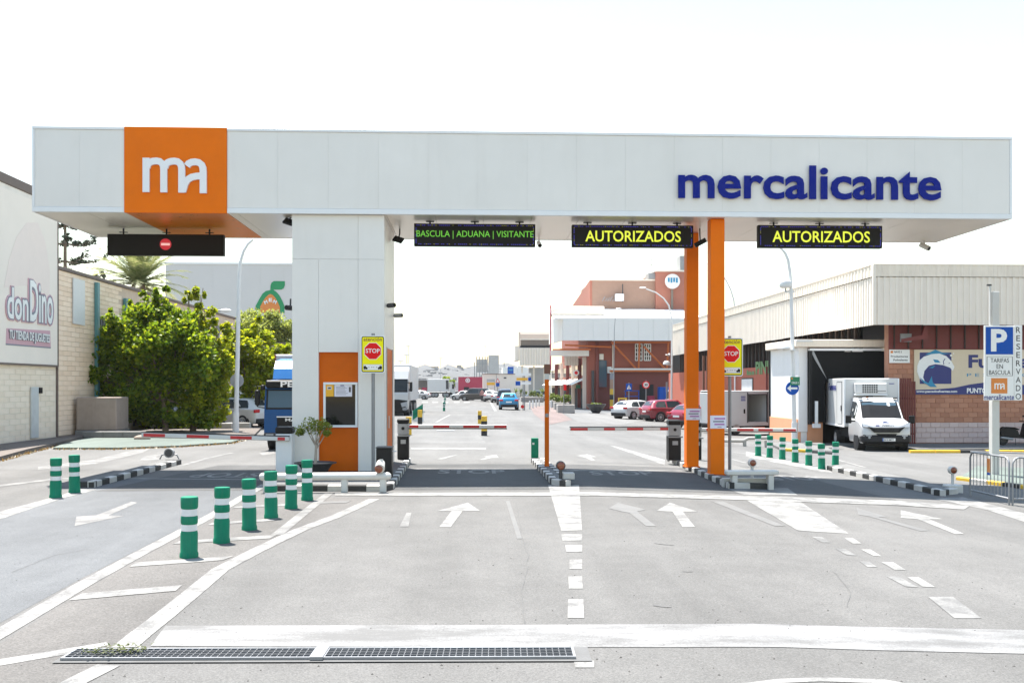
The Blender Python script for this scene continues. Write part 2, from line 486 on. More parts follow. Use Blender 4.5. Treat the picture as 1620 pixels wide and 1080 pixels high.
mat('sign_blue', (0.004, 0.075, 0.38), rough=0.45, spec=0.2, var=0.05)
mat('sign_green', (0.006, 0.17, 0.075), rough=0.4, var=0.05)
mat('sign_text_brown', (0.22, 0.045, 0.02), rough=0.5, var=0)
mat('barrier_red', (0.50, 0.018, 0.025), rough=0.4, var=0.1)
mat('amber', (0.20, 0.045, 0.012), rough=0.15, var=0.1, coat=0.5)
mat('led_black', (0.009, 0.008, 0.007), rough=0.55, spec=0.2, var=0.1)
mat('led_green', (0.1, 0.4, 0.02), emit=(0.22, 0.75, 0.08), estr=0.15, var=0)
mat('led_yellow', (0.4, 0.45, 0.02), emit=(0.80, 0.88, 0.07), estr=0.24, var=0)
mat('led_blue', (0.03, 0.03, 0.3), emit=(0.12, 0.11, 0.85), estr=0.16, var=0)
mat('led_amber', (0.2, 0.2, 0.05), emit=(0.6, 0.6, 0.1), estr=0.08, var=0)
mat('led_red', (0.3, 0.02, 0.03), emit=(0.75, 0.02, 0.04), estr=0.14, var=0)
mat('led_pink', (0.5, 0.3, 0.3), emit=(0.9, 0.55, 0.5), estr=0.22, var=0)
glassmat('glass_dark', (0.008, 0.009, 0.010))
glassmat('glass_car', (0.035, 0.045, 0.05))
glassmat('glass_blue', (0.06, 0.10, 0.13))
mat('paper', (0.74, 0.72, 0.80), rough=0.8, var=0.04)
mat('paper_yellow', (0.80, 0.42, 0.03), rough=0.7, var=0.04)
mat('ink_purple', (0.42, 0.16, 0.40), rough=0.8, var=0)
mat('ink_grey', (0.25, 0.25, 0.28), rough=0.8, var=0)
mat('grate_steel', (0.13, 0.132, 0.137), rough=0.55, metal=0.3, var=0.15)
mat('rubber', (0.02, 0.02, 0.021), rough=0.8, var=0.2)
mat('rim', (0.55, 0.56, 0.57), rough=0.3, metal=0.7, var=0.05)
mat('tail_red', (0.45, 0.008, 0.015), rough=0.2, var=0.05, coat=0.6)
mat('lamp_glass', (0.34, 0.36, 0.38), rough=0.12, var=0.05, coat=0.5)
mat('plate_white', (0.78, 0.78, 0.76), rough=0.4, var=0)
mat('wood_trunk', (0.20, 0.15, 0.105), rough=0.9, var=0.25, scale=9, bump=0.8, bscale=25)
mat('wood_pale', (0.36, 0.31, 0.26), rough=0.85, var=0.2, scale=14, bump=0.4)
mat('rust', (0.17, 0.075, 0.045), rough=0.8, var=0.25, scale=8)

# ------------------------------------------------------------------ ground and painted markings
bm = bmesh.new()
xs = [-3000, -400, -60, 2.5, 5, 16, 60, 400, 3000]; ys = [-80, 0, 60, 200, 600, 3500]
gv = [[bm.verts.new((x, y, gz(x))) for y in ys] for x in xs]
for i in range(len(xs)-1):
    for j in range(len(ys)-1):
        bm.faces.new((gv[i][j], gv[i+1][j], gv[i+1][j+1], gv[i][j+1]))
me = bpy.data.meshes.new('ground'); bm.to_mesh(me); bm.free(); me.materials.append(MATS['asphalt'])
ground = bpy.data.objects.new('ground', me); COL.objects.link(ground); structure(ground)

sheet('asphalt_patch', [gp((-260, 1010), (0, 818), (60, 795), (200, 757), (380, 757), (384, 788), (280, 838), (130, 914), (0, 985), (-260, 1120))], 'asphalt_new', 0.002)
sheet('asphalt_patch', [gp((0, 1018), (134, 932), (282, 850), (400, 788), (600, 786), (470, 846), (340, 910), (225, 1000), (170, 1050), (100, 1083), (-60, 1083))], 'asphalt_coarse', 0.002)

sheet('yard_surface', [[(-40, 24.6), (60, 24.6), (60, 600), (-40, 600)]], 'yard_surface', 0.0015)
sheet('lane_shade_surface', [[(-7.6, 19.5), (8.9, 19.5), (8.6, 25.8), (-6.8, 25.8)]], 'lane_shade_surface', 0.0035)  # dark patch laid under the gate to deepen the canopy's shadow band
def gline(pts, w, m='road_white', dz=0.005, name='road_line'):
    P = [Vector(p) for p in gp(*pts)]; A = []; B = []
    for i, p in enumerate(P):
        t = (P[min(i+1, len(P)-1)] - P[max(i-1, 0)]).normalized(); nn = Vector((-t.y, t.x)) * w / 2
        A.append(p + nn); B.append(p - nn)
    quads = [[A[i], A[i+1], B[i+1], B[i]] for i in range(len(P)-1)]
    bmq = []
    for q in quads: bmq.append([(v.x, v.y) for v in q])
    poly = [(v.x, v.y) for v in A] + [(v.x, v.y) for v in B[::-1]]
    return sheet(name, [poly], m, dz)
def gpoly(pts, m='road_white', dz=0.005, name='road_marking'): return sheet(name, [gp(*pts)], m, dz)

gpoly([(262, 990), (830, 988.5), (1340, 991), (1760, 1001), (1760, 1038), (1400, 1029), (840, 1024), (238, 1022)], 'band_white', name='crossing_band')
gline([(-60, 1036), (0, 1002), (134, 923), (209, 882), (277, 846), (336, 814.5), (379, 789), (420, 766)], 0.19, 'road_white')
gline([(100, 1090), (118, 1079), (172, 1052)], 0.19, 'road_white')
gline([(197, 1024), (221, 1004), (257, 976), (300, 941), (348, 901), (407, 870), (474, 838), (533, 816), (592, 789)], 0.21, 'road_white')
gline([(438, 846), (480, 812), (521, 780)], 0.17, 'road_white_worn', 0.007)
for q, mm in (([(109, 950), (130, 939), (288, 926), (278, 935)], 'road_white'), ([(205, 897), (215, 890), (369, 880), (352, 886.5)], 'road_white'),
              ([(273, 861), (284, 856), (438, 846), (427, 852)], 'road_white_worn'), ([(328, 831), (336, 827), (447, 819), (432, 824)], 'road_white_worn'),
              ([(367, 804), (374, 801), (470, 796), (460, 800)], 'road_white_worn'), ([(500, 797), (506, 794), (556, 792), (548, 795.5)], 'road_white_faded')):
    gpoly(q, mm, 0.008, name='hatch_bar')
gpoly([(-60, 1068), (-60, 1052), (100, 1027), (168, 1016), (173, 1020), (112, 1034), (0, 1053)], 'road_white')
gpoly([(-40, 835), (-40, 820), (60, 793), (100, 782), (125, 773.5), (154, 774), (100, 788), (60, 801)], 'road_white')
gpoly([(118, 832), (121, 817), (152, 815), (208, 793.5), (217, 795), (172, 815), (196, 816)], 'road_white_worn', name='lane_arrow')
gpoly([(740, 795), (760, 808), (732, 808), (713, 833.5), (695, 833.5), (714.6, 808), (692, 808)], 'road_white', name='lane_arrow')
gpoly([(1060, 795), (1104, 809), (1080, 809), (1100, 833.5), (1080, 833.5), (1064, 809), (1038.5, 808)], 'road_white', name='lane_arrow')
gpoly([(1425, 807), (1492, 821), (1470, 821), (1525, 844), (1512, 845), (1452, 821), (1425, 819)], 'road_white', name='lane_arrow')
gpoly([(643, 811), (651, 811), (646, 833), (632, 833)], 'road_white_worn', name='lane_arrow')
gpoly([(963, 804), (978, 795), (1022, 806), (1008, 809), (1038, 832), (1022, 832), (996, 811), (984, 809)], 'road_white_faded', name='lane_arrow')
gpoly([(1355, 803), (1403, 817), (1390, 818), (1470, 839), (1456, 840), (1376, 817), (1358, 814)], 'road_white_faded', name='lane_arrow')
gpoly([(800, 792), (806, 792), (826, 852), (818, 852)], 'road_white_faded')
gpoly([(867, 767), (916, 767), (921, 838.5), (888, 839.5)], 'road_white', name='lane_wedge')
for q in (((888, 845), (921, 845), (921, 855), (890, 855)), ((894, 862), (921, 862), (921, 873), (896, 873)), ((901, 885), (921, 885), (921, 900), (901, 900)),
          ((899, 911.5), (921, 911.5), (922, 931), (900, 931)), ((899, 948), (923, 948), (924, 977.5), (898, 977.5)), ((908, 1046), (940, 1045), (940, 1056), (910, 1056))):
    gpoly(q, 'road_white', name='lane_dash')
gpoly([(1150, 773), (1246, 772), (1262, 783), (1178, 783)], 'road_white_worn', name='lane_wedge')
gpoly([(1182, 791.5), (1262, 790.7), (1343, 844), (1263, 839.5)], 'road_white', name='lane_wedge')
gpoly([(1126, 793), (1144, 793), (1242, 832), (1226, 832)], 'road_white_faded')
for q in (((1335, 850.5), (1349, 850.5), (1363, 860), (1349, 860)), ((1362, 869), (1377, 869), (1395, 880), (1382, 879)), ((1394, 889), (1413, 889), (1434, 902), (1415, 901)),
          ((1435, 912.7), (1453, 912.7), (1480, 929), (1460, 928))):
    gpoly(q, 'road_white', name='lane_dash')
gpoly([(1468, 944), (1508, 944), (1553, 978), (1510, 978)], 'road_white_worn', name='lane_dash')
for q in (((1285, 849), (1300, 849), (1314, 858), (1300, 858)), ((1322, 868), (1337, 868), (1356, 879), (1340, 878)), ((1360, 888), (1375, 888), (1388, 897), (1373, 897)),
          ((1403, 912), (1422, 912), (1453, 929), (1433, 928))):
    gpoly(q, 'road_white_worn', name='lane_dash')
gpoly([(1477, 789), (1523, 786), (1660, 822), (1660, 838), (1560, 806)], 'road_white')
gpoly([(1150, 1084), (1230, 1074), (1320, 1072), (1400, 1075), (1450, 1084), (1400, 1081), (1300, 1078), (1220, 1081)], 'road_white')
gpoly([(530, 779.5), (870, 779), (1100, 783), (1260, 787), (1420, 792), (1535, 800), (1525, 806), (1410, 799), (1260, 794), (1100, 789), (870, 784.5), (530, 784)], 'road_white', 0.009, name='stop_line')
gline([(190, 756.5), (417, 758.5)], 0.16, 'road_white_worn', name='stop_line')
gline([(644, 741), (848, 741.6)], 0.16, name='stop_line')
gline([(896, 744), (1078, 744.5)], 0.16, name='stop_line')
gline([(1226, 751.5), (1362, 758)], 0.16, name='stop_line')
for (x0, x1, y0, y1, flip) in ((294, 403, 748, 755, True), (692, 800, 742.8, 749, False), (938, 1040, 745.5, 751.5, False), (1229, 1315, 753, 759.5, False)):
    a = G(x0, y1); b = G(x1, y1); c = G((x0+x1)/2, y0)
    w = (b - a).length; hgt = c.y - (a.y + b.y) / 2
    tm = text_mb('STOP', w, hgt, 0.02)
    out = MB()
    ang = math.atan2(b.y - a.y, b.x - a.x)
    for v in tm.v:
        X, Yv = v.x, v.z
        if flip: X, Yv = w - X, hgt - Yv
        px = a.x + X * math.cos(ang); py = a.y + Yv + X * math.sin(ang)
        out.v.append(Vector((px, py, gz(px) + 0.006)))
    out.f = tm.f; out.m = [0]*len(tm.f); out.sm = [False]*len(tm.f)
    structure(out.build('stop_lettering', 'road_white_worn'))
# tyre scuffs
mat('tyre_scuff', (0.095, 0.093, 0.09), rough=0.9, var=0.25, scale=8)
for x0_, y0_, x1_, y1_, w_ in ((1035, 859, 1066, 862, .03), (1080, 903.5, 1096, 904, .025), (1034, 957, 1062, 960, .045)):
    gline([(x0_, y0_), ((x0_ + x1_) / 2, (y0_ + y1_) / 2 + .6), (x1_, y1_)], w_, 'tyre_scuff', 0.0045, 'tyre_scuff')
def crack(pts, w, name='crack'):
    q = []
    for (a, b), (c, d) in zip(pts, pts[1:]):
        n = 7
        for i in range(n): f = i / n; q.append((a + (c-a)*f + random.uniform(-1.6, 1.6), b + (d-b)*f))
    q.append(pts[-1]); gline(q, w, 'tyre_scuff', 0.0042, name)
crack([(816, 792), (826, 850), (836, 880), (826, 935), (830, 985)], .012); crack([(1320, 905), (1345, 935), (1340, 960)], .008); crack([(20, 905), (80, 880), (140, 868)], .008)
# beyond the gate
gpoly([(963, 704), (975, 706), (1052, 727), (1052, 736)], 'road_white', name='lane_wedge')
gpoly([(910, 720.5), (929, 718), (944, 722.5), (935, 723), (942, 728), (936, 728.5), (927, 724)], 'road_white', name='lane_arrow')
gpoly([(758, 727), (770, 723), (764, 722), (785, 719), (789, 724), (778, 724), (766, 727)], 'road_white', name='lane_arrow')
gpoly([(690, 726), (720, 719), (726, 719), (698, 727)], 'road_white_worn')
gpoly([(650, 708), (769, 708), (769, 710.5), (650, 710.5)], 'road_white')
gpoly([(1180, 714), (1204, 718), (1305, 739), (1318, 748), (1300, 746), (1180, 722)], 'road_white')
gline([(1159, 715), (1196, 719.5)], 0.14); gline([(1157, 726), (1180, 732)], 0.14); gline([(1325, 727), (1368, 739)], 0.14)
gpoly([(60, 743), (60, 738), (149, 727), (200, 714), (246, 706), (225, 716), (150, 734)], 'road_white_worn')
gpoly([(221, 728), (228, 722), (262, 717), (246, 723), (258, 727)], 'road_white_worn', name='lane_arrow')
gline([(288, 736), (330, 724), (367, 716)], 0.15, 'road_white_worn'); gline([(-30, 772), (90, 757), (122, 757)], 0.3, 'road_white_worn')
gpoly([(410, 716), (436, 713), (440, 717), (415, 720)], 'road_white_worn')
for px in (668, 684, 700, 718, 734):
    gpoly([(px, 635), (px + 9, 635), (px + 9, 637), (px, 637)], 'road_white', name='crossing_bar')
gline([(690, 668), (700, 662), (712, 656)], 0.15); gline([(775, 634), (784, 650)], 0.25)

# ------------------------------------------------------------------ kerbed islands between the lanes
def kerb_run(parent, path, h, w, ln, mats, inward, dz=0.0, name='kerb_block'):
    """blocks end to end along a path of (x, y); inward is +1 or -1: the side that the island lies on"""
    k = 0
    for (a, b) in zip(path, path[1:]):
        a, b = Vector(a), Vector(b); L_ = (b - a).length; n = max(1, round(L_ / ln)); t = (b - a) / n
        nn = Vector((-t.y, t.x)).normalized() * inward
        for i in range(n):
            p = a + t * (i + 0.012); q = a + t * (i + 0.988)
            m = MB(); jit = random.uniform(-0.005, 0.004)
            z0a, z0b = gz(p.x) - 0.03, gz(q.x) - 0.03; za, zb = gz(p.x) + h + jit, gz(q.x) + h + jit
            c = 0.018
            pi_, qi = p + nn * w, q + nn * w; pc, qc = p + nn * c, q + nn * c
            vs = [(p.x, p.y, z0a), (q.x, q.y, z0b), (q.x, q.y, zb - c), (p.x, p.y, za - c), (pc.x, pc.y, za), (qc.x, qc.y, zb), (pi_.x, pi_.y, za), (qi.x, qi.y, zb), (pi_.x, pi_.y, z0a), (qi.x, qi.y, z0b)]
            fs = [(0, 1, 2, 3), (3, 2, 5, 4), (4, 5, 7, 6), (6, 7, 9, 8), (0, 3, 4, 6, 8), (1, 9, 7, 5, 2)]
            if inward < 0: fs = [f[::-1] for f in fs]
            m.add(vs, fs); m.build(name, mats[k % len(mats)], parent); k += 1
KH = 0.13
BW = ('kerb_black', 'kerb_white')
def island(top, runs, label=None, m='concrete_floor', h=KH, mats=BW, ln=0.42):
    o = sheet('traffic_island', [gp(*top, dz=h)], m, h=h - 0.012)
    for run, inward in runs:
        kerb_run(o, gp(*run, dz=h), h, 0.14, ln, mats, inward)
    return o
island([(125.5, 760.6), (149, 760.8), (287, 726), (270, 724)], [([(125, 761), (149, 761), (287, 726.3)], 1)])
island([(427, 766), (609, 766.5), (621, 763.6), (626, 757.7), (649.5, 724.2), (470, 724)], [([(426, 766.6), (610, 767), (622, 764), (627, 758), (650, 724)], 1)])
island([(872.6, 756.5), (895, 759.4), (902, 756.8), (862, 724), (840.5, 724)], [([(840, 724), (872, 757), (895, 760), (903, 757), (862.5, 724)], 1)], ln=0.36)
island([(1057, 722.3), (1153, 762.4), (1221, 764.4), (1224, 752), (1115, 722)], [([(1055.5, 722), (1152, 763), (1222, 765), (1225, 752)], 1)])
island([(1310, 735.6), (1487.5, 774), (1508, 771.6), (1340, 733)], [([(1308, 736), (1487, 775), (1516, 772)], 1)])

# ------------------------------------------------------------------ drain grates across the near edge
grp = 'drain grates set in the asphalt'
gA, gB = G(112, 1038.5), G(905, 1036)
gd = (gB - gA).normalized(); gn = Vector((-gd.y, gd.x, 0)); GW = 0.235
def gpt(t, s, z): q = gA + gd * t + gn * s; return Vector((q.x, q.y, z))
GL = (gB - gA).length
tm_ = GL * (505 - 112) / (905 - 112)
sheet('drain_channel', [[tuple(gpt(t, s, 0)[:2]) for t, s in ((-0.06, -0.19), (GL + 0.14, -0.19), (GL + 0.14, 0.2), (-0.06, 0.2))]], 'concrete_dark', 0.011)
def obar(m, t0, t1, s0, s1, z0, z1, mm=None):
    p = [gpt(t0, s0, z0), gpt(t1, s0, z0), gpt(t1, s1, z0), gpt(t0, s1, z0)]; q = [v + Vector((0, 0, z1 - z0)) for v in p]
    m.add(p + q, [(4, 5, 6, 7), (0, 1, 5, 4), (1, 2, 6, 5), (2, 3, 7, 6), (3, 0, 4, 7)], mm); return m
for (t0, t1, lab) in ((0.0, tm_ - 0.06, 'galvanised drain grate with weeds growing through its bars'), (tm_ + 0.06, GL, 'clean galvanised drain grate that ends beside a painted lane dash')):
    c = gpt((t0 + t1) / 2, 0, 0)
    g = thing('drain_grate', lab, 'drain grate', c, 0, grp)
    obar(MB(), t0, t1, -GW/2, GW/2, 0.013, 0.016, 'black_matt').build('dark_hollow', None, g)  # flat black sheet; the trough's darkness is painted, there is no hole
    fr = MB()
    obar(fr, t0, t1, -GW/2 - 0.022, -GW/2, 0.013, 0.032, 'galvanised'); obar(fr, t0, t1, GW/2, GW/2 + 0.022, 0.013, 0.032, 'galvanised')
    obar(fr, t0 - 0.02, t0, -GW/2 - 0.022, GW/2 + 0.022, 0.013, 0.032, 'galvanised'); obar(fr, t1, t1 + 0.02, -GW/2 - 0.022, GW/2 + 0.022, 0.013, 0.032, 'galvanised')
    fr.build('frame', None, g)
    n = int((t1 - t0) / 0.05)
    for i in range(1, n):
        t = t0 + (t1 - t0) * i / n
        obar(MB(), t - 0.0035, t + 0.0035, -GW/2, GW/2, 0.017, 0.029).build('cross_bar', 'grate_steel', g)
    for k in (-0.066, -0.022, 0.022, 0.066):
        obar(MB(), t0, t1, k - 0.004, k + 0.004, 0.0165, 0.0315).build('bar', 'grate_steel', g)
m = MB(); obar(m, tm_ - 0.05, tm_ + 0.05, -0.16, 0.14, 0.014, 0.04)
tag(m.build('cover_plate', 'galvanised'), 'small bent metal plate between the two drain grates', 'plate')
leafmat('weed_leaf', [(0.045, 0.065, 0.004), (0.075, 0.085, 0.006), (0.025, 0.045, 0.004)], 0.25)
wm = MB()
for i in range(230):
    t = random.choice((random.gauss(0.26, 0.09), random.gauss(0.45, 0.07))); s = random.gauss(0.02, 0.045)
    p = gpt(t, s, 0.03); a = random.uniform(0, 6.28); l = random.uniform(0.012, 0.035); z = random.uniform(0.0, 0.05)
    d = Vector((math.cos(a), math.sin(a), random.uniform(-0.2, 0.7))) * l; e = Vector((-math.sin(a), math.cos(a), 0.2)) * l * 0.35
    p = p + Vector((0, 0, z)); wm.add([p, p + d * .5 + e, p + d, p + d * .5 - e], [(0, 1, 2, 3)])
o = wm.build('weeds', 'weed_leaf', kind='stuff'); o['label'] = 'yellow green weeds sprouting from the drain grate'

# pebbles and crumbs lying on the asphalt
pb = MB()
for i in range(260):
    q = G(random.uniform(0, 1620), 790 + 290 * random.random() ** 0.7); r = random.uniform(0.006, 0.016)
    vs = [q + Vector((random.uniform(.6, 1) * r * math.cos(k), random.uniform(.6, 1) * r * math.sin(k), 0.0)) for k in (0, 1.26, 2.5, 3.77, 5.0)]
    pb.add(vs + [q + Vector((0, 0, r * .8))], [(k, (k+1) % 5, 5) for k in range(5)])
mat('grit', (0.085, 0.08, 0.075), rough=0.9, var=0.3, scale=30)
pb.build('gravel', 'grit', kind='stuff')['label'] = 'loose grit scattered on the asphalt'

# ------------------------------------------------------------------ lane bollards
def make_bollard(name='lane_bollard'):
    b = thing(name, 'x', 'bollard', (0, 0, 0))
    lo = MB(); lo.lathe([(0.0, 0.0), (0.112, 0.0), (0.112, 0.05), (0.103, 0.07), (0.104, 0.30), (0.094, 0.335)], n=24); lo.build('base', 'bollard_green', b)
    mi = MB(); mi.lathe([(0.094, 0.415), (0.102, 0.43), (0.102, 0.505), (0.094, 0.52)], n=24); mi.build('ring', 'bollard_green', b)
    hi = MB(); hi.lathe([(0.094, 0.605), (0.104, 0.625), (0.106, 0.735), (0.098, 0.752), (0.0, 0.756)], n=24); hi.build('cap', 'bollard_green', b)
    for z0, z1 in ((0.33, 0.42), (0.515, 0.61)):
        w = MB(); w.lathe([(0.0935, z0), (0.0945, (z0+z1)/2), (0.0935, z1)], n=24); w.build('reflective_band', 'band_reflect', b)
    return b
bol = make_bollard()
row1 = 'green bollards in the hatched strip before the ticket booth'
spots = [(299, 881, 'nearest and largest green bollard of the row in the hatched strip', row1, 1.0),
         (350.5, 858, 'second bollard of the hatched strip, beside the largest one', row1, 1.0),
         (394.5, 837.5, 'third bollard of the hatched strip, midway along the row', row1, 1.0),
         (429, 819, 'pinched green bollard, fourth along the row towards the white guard rail', row1, 1.0),
         (460.5, 804, 'fifth bollard in the hatched strip, before the grey barrier post', row1, 1.0),
         (486, 791, 'last bollard of the hatched strip, directly before the planter', row1, 1.0)]
row2 = 'green bollards at the tip of the exit lane island'
spots += [(88, 787, 'pinched green bollard standing on white paint, nearer of a pair', row2, 1.0), (118, 779, 'pinched green bollard touching the tip of the exit island', row2, 1.0)]
row3 = 'green bollards in a curve before the loading dock'
nm = ('first', 'second', 'third', 'fourth', 'fifth', 'sixth', 'seventh')
for i, (x, y) in enumerate(((1199.5, 721), (1217.5, 723.5), (1237.5, 726.5), (1258, 731), (1279.5, 736), (1300, 742), (1321.5, 736.5))):
    lab = ('%s green bollard of the curve, below the red and white boom tip' % nm[i]) if i in (1, 2, 3) else ('green bollard nearest the white panel van, at the far end of the curve' if i == 0 else
          ('green bollard before the dock wall, fifth in the curve of seven' if i == 4 else ('lowest standing green bollard of the curve, before the striped kerb tip' if i == 5 else 'green bollard at the end of the curve, beside the parked refrigerated truck')))
    spots.append((x, y, lab, row3, 0.98))
for i, (x, y, lab, g_, s_) in enumerate(spots):
    p = G(x, y)
    b = bol if i == 0 else dup(bol, p, random.uniform(0, 6.28))
    b.location = p; b['label'] = lab; b['group'] = g_
    b.rotation_euler = (random.uniform(-.022, .022), random.uniform(-.022, .022), random.uniform(0, 6.28))
for i, (x, y) in enumerate(((702.5, 650), (703.5, 640), (704.5, 633))):
    b = dup(bol, G(x, y), 0, ('dark green bollard on the open yard, nearest of three in line', 'middle bollard of the three in line on the open yard', 'farthest bollard of the three in line, before the white trailer')[i], 'three bollards in line far down the yard')

# ------------------------------------------------------------------ the gantry
D0, D1 = 22.35, 26.1
XL, XR, ZB, ZT = XA(51, D0), XA(1601, D0), 6.15, 8.13
gan = thing('gate_canopy', 'long grey canopy spanning the entrance lanes with orange logo square', 'canopy', ((XL + XR) / 2, (D0 + D1) / 2, gz(0)))
ox0, ox1 = XA(197, D0), XA(359, D0)
MB().bx(XL + .05, XR - .05, D0 + .012, D1 - .06, ZB + .06, ZT - .04, 'panel_joint').build('core', None, gan)
# front panels
def panels(x0, x1, n, y0, y1, z0, z1, m, nm='facade_panel'):
    for i in range(n):
        a = x0 + (x1 - x0) * i / n; b = x0 + (x1 - x0) * (i + 1) / n
        MB().bx(a + .0012, b - .0012, y0 + random.uniform(0, .001), y1, z0, z1).build(nm, m, gan)
panels(XL + .06, ox0 - .01, 2, D0, D0 + .07, ZB + .125, ZT - .075, 'panel_grey')
panels(ox1 + .01, XR - .06, 16, D0, D0 + .07, ZB + .125, ZT - .075, 'panel_grey')
MB().bx(ox0, ox1, D0 - .025, D0 + .055, ZB - .005, ZT + .006, ch=0.006).build('orange_panel', 'orange', gan)
for a, b in ((XL, ox0 - .004), (ox1 + .004, XR)):
    MB().bx(a, b, D0 - .015, D0 + .068, ZB, ZB + .12, ch=.008).build('edge_trim', 'trim_grey', gan)
    MB().bx(a, b, D0 - .02, D0 + .068, ZT - .07, ZT, ch=.008).build('edge_trim', 'trim_grey', gan)
for a, b in ((XL, XL + .058), (XR - .058, XR)):
    MB().bx(a, b, D0 - .014, D0 + .066, ZB + .122, ZT - .072, ch=.006).build('edge_trim', 'trim_grey', gan)
for x0, x1 in ((XL, XL + .048), (XR - .048, XR)):
    MB().bx(x0, x1, D0 + .07, D1, ZB + .002, ZT).build('end_panel', 'panel_grey', gan)
MB().bx(XL, XR, D1 - .05, D1 + .02, ZB, ZT).build('rear_panel', 'panel_grey', gan)
MB().bx(XL + .05, XR - .05, D0 + .07, D1 - .05, ZT - .035, ZT - .01).build('roof_sheet', 'trim_grey', gan)
# soffit
ns = 20
for i in range(ns):
    a = XL + .05 + (XR - XL - .1) * i / ns; b = XL + .05 + (XR - XL - .1) * (i + 1) / ns
    segs = []
    if b <= ox0 or a >= ox1: segs = [(a, b)]
    else:
        if a < ox0 - .05: segs.append((a, ox0))
        if b > ox1 + .05: segs.append((ox1, b))
    for p, q in segs:
        MB().bx(p + .004, q - .004, D0 + .075, D1 - .055, ZB + .01, ZB + .05).build('soffit_panel', 'soffit', gan)
MB().bx(ox0 + .004, ox1 - .004, D0 + .058, D1 - .055, ZB + .004, ZB + .05).build('soffit_panel', 'orange_soffit', gan, label='orange soffit panel')
# the two letters on the orange square
lg = MB()
sx = (XA(328, D0) - XA(227, D0)) / 441.0; zz1 = ZA(251, D0, 277)
def L2(pts): return [(XA(227, D0) + (x - 330) * sx, zz1 - (y - 306) * sx) for x, y in pts]
strokes = [[(354, 307), (354, 546)],
           [(360, 376), (366, 352), (382, 338), (402, 331), (425, 328), (448, 332), (465, 346), (474, 366), (476, 392), (476, 547)],
           [(484, 376), (490, 352), (506, 338), (526, 331), (549, 328), (572, 332), (589, 346), (598, 366), (600, 392), (600, 548)],
           [(636, 362), (648, 345), (668, 335), (693, 332), (718, 337), (737, 352), (746, 374), (748, 400), (748, 551)],
           [(742, 430), (705, 432), (668, 440), (640, 458), (622, 486), (612, 520), (606, 540)]]
for k, s in enumerate(strokes): lg.ribbon(L2(s), 47 * sx, (D0 - .075 - .002 * k, D0 - .026), 'white_letter')
lg.build('logo_letters', None, gan)
x0, x1 = XA(1072, D0), XA(1487, D0)
zb, zt = ZA(316.5, D0, 1280), ZA(263, D0, 1280)
tx = text_mb('mercalicante', x1 - x0, zt - zb, 0.021, 0.035, 'navy', T((x0, D0 - .045, zb)))
for q in split_letters(tx): q.build('letter', 'navy', gan)
# columns
def column(px0, px1, y, nm_):
    a, b = XA(px0, y), XA(px1, y); w = b - a; g0 = gz((a + b) / 2) + KH - .02
    c = MB().bx(a, b, y, y + w, g0 + .02, ZB + .006, ch=.012).build('support_column', 'orange', gan)
    MB().bx(a - .03, b + .03, y - .03, y + w + .03, g0, g0 + .035, ch=.006).build('base_plate', 'orange_dark', c)
    return a, b
c1 = column(1124.5, 1146.5, 22.62, 'front'); c2 = column(1086.5, 1105.5, 24.7, 'rear')

# ------------------------------------------------------------------ the ticket booth under the canopy
TY0 = D0 + .10
tx0, tx1 = XA(462, TY0), XA(608, TY0)
rat = lambda px: ray(px, 600).x / ray(px, 600).y
TY1 = tx1 / rat(624)
booth = thing('ticket_booth', 'tall grey clad ticket booth with an orange recessed window bay', 'kiosk', ((tx0 + tx1) / 2, (TY0 + TY1) / 2, KH))
z0, z1 = KH - .005, ZB + .002
PT = .10
MB().bx(tx0 + .02, tx1 - .02, TY0 + PT + .06, TY1 - .02, z0, z1, 'panel_joint').build('core', None, booth)
dx0, dx1, dz1 = XA(504, TY0), XA(566.5, TY0), ZA(557, TY0, 535)
zs = ZA(410, TY0, 535)
def fp(a, b, c, d): MB().bx(a + .002, b - .002, TY0, TY0 + PT, c + .002, d - .002, ch=.0015).build('cladding_panel', 'panel_grey', booth)
fp(tx0, dx0, z0, zs); fp(dx0, dx1, dz1, zs); fp(dx1, tx1, z0, zs); fp(tx0, dx1, zs, z1); fp(dx1, tx1, zs, z1)
# return of the bay and orange infill
MB().bx(dx0 - .004, dx1 + .004, TY0 + PT - .004, TY0 + PT + .05, z0, dz1 + .01, 'orange_dark').build('bay_panel', None, booth)
wx0, wx1, wz1, wz0 = XA(511, TY0), XA(565.5, TY0), ZA(604.5, TY0, 538), ZA(676, TY0, 538)
w = MB().bx(wx0 + .04, wx1 - .04, TY0 + .062, TY0 + .085, wz0 + .04, wz1 - .04).build('window', 'glass_dark', booth)
for a, b, c, d in ((wx0, wx1, wz0, wz0 + .055), (wx0, wx1, wz1 - .055, wz1), (wx0, wx0 + .055, wz0 + .056, wz1 - .056), (wx1 - .055, wx1, wz0 + .056, wz1 - .056)):
    MB().bx(a, b, TY0 + .03, TY0 + .094, c, d, ch=.006).build('frame', 'trim_grey', w)
fx = lambda px: XA(px, TY0)
fz = lambda py: ZA(py, TY0, 540)
q = MB().bx(fx(514), fx(527.5), TY0 + .056, TY0 + .061, fz(627), fz(608), 'paper_yellow')
q.bx(fx(517), fx(524), TY0 + .053, TY0 + .0555, fz(616), fz(611), 'white_clean').bx(fx(518.5), fx(523), TY0 + .0505, TY0 + .0525, fz(614.8), fz(612.6), 'black')
tag(q.build('notice'), 'small yellow camera warning notice stuck inside the booth window', 'notice', 'notices in the booth window')
q = MB().bx(fx(528.5), fx(556.5), TY0 + .056, TY0 + .061, fz(627), fz(608), 'paper')
for i in range(7): q.bx(fx(531), fx(531 + random.uniform(14, 19)), TY0 + .053, TY0 + .0555, fz(612.2 + 2 * i), fz(611.5 + 2 * i), 'ink_grey')
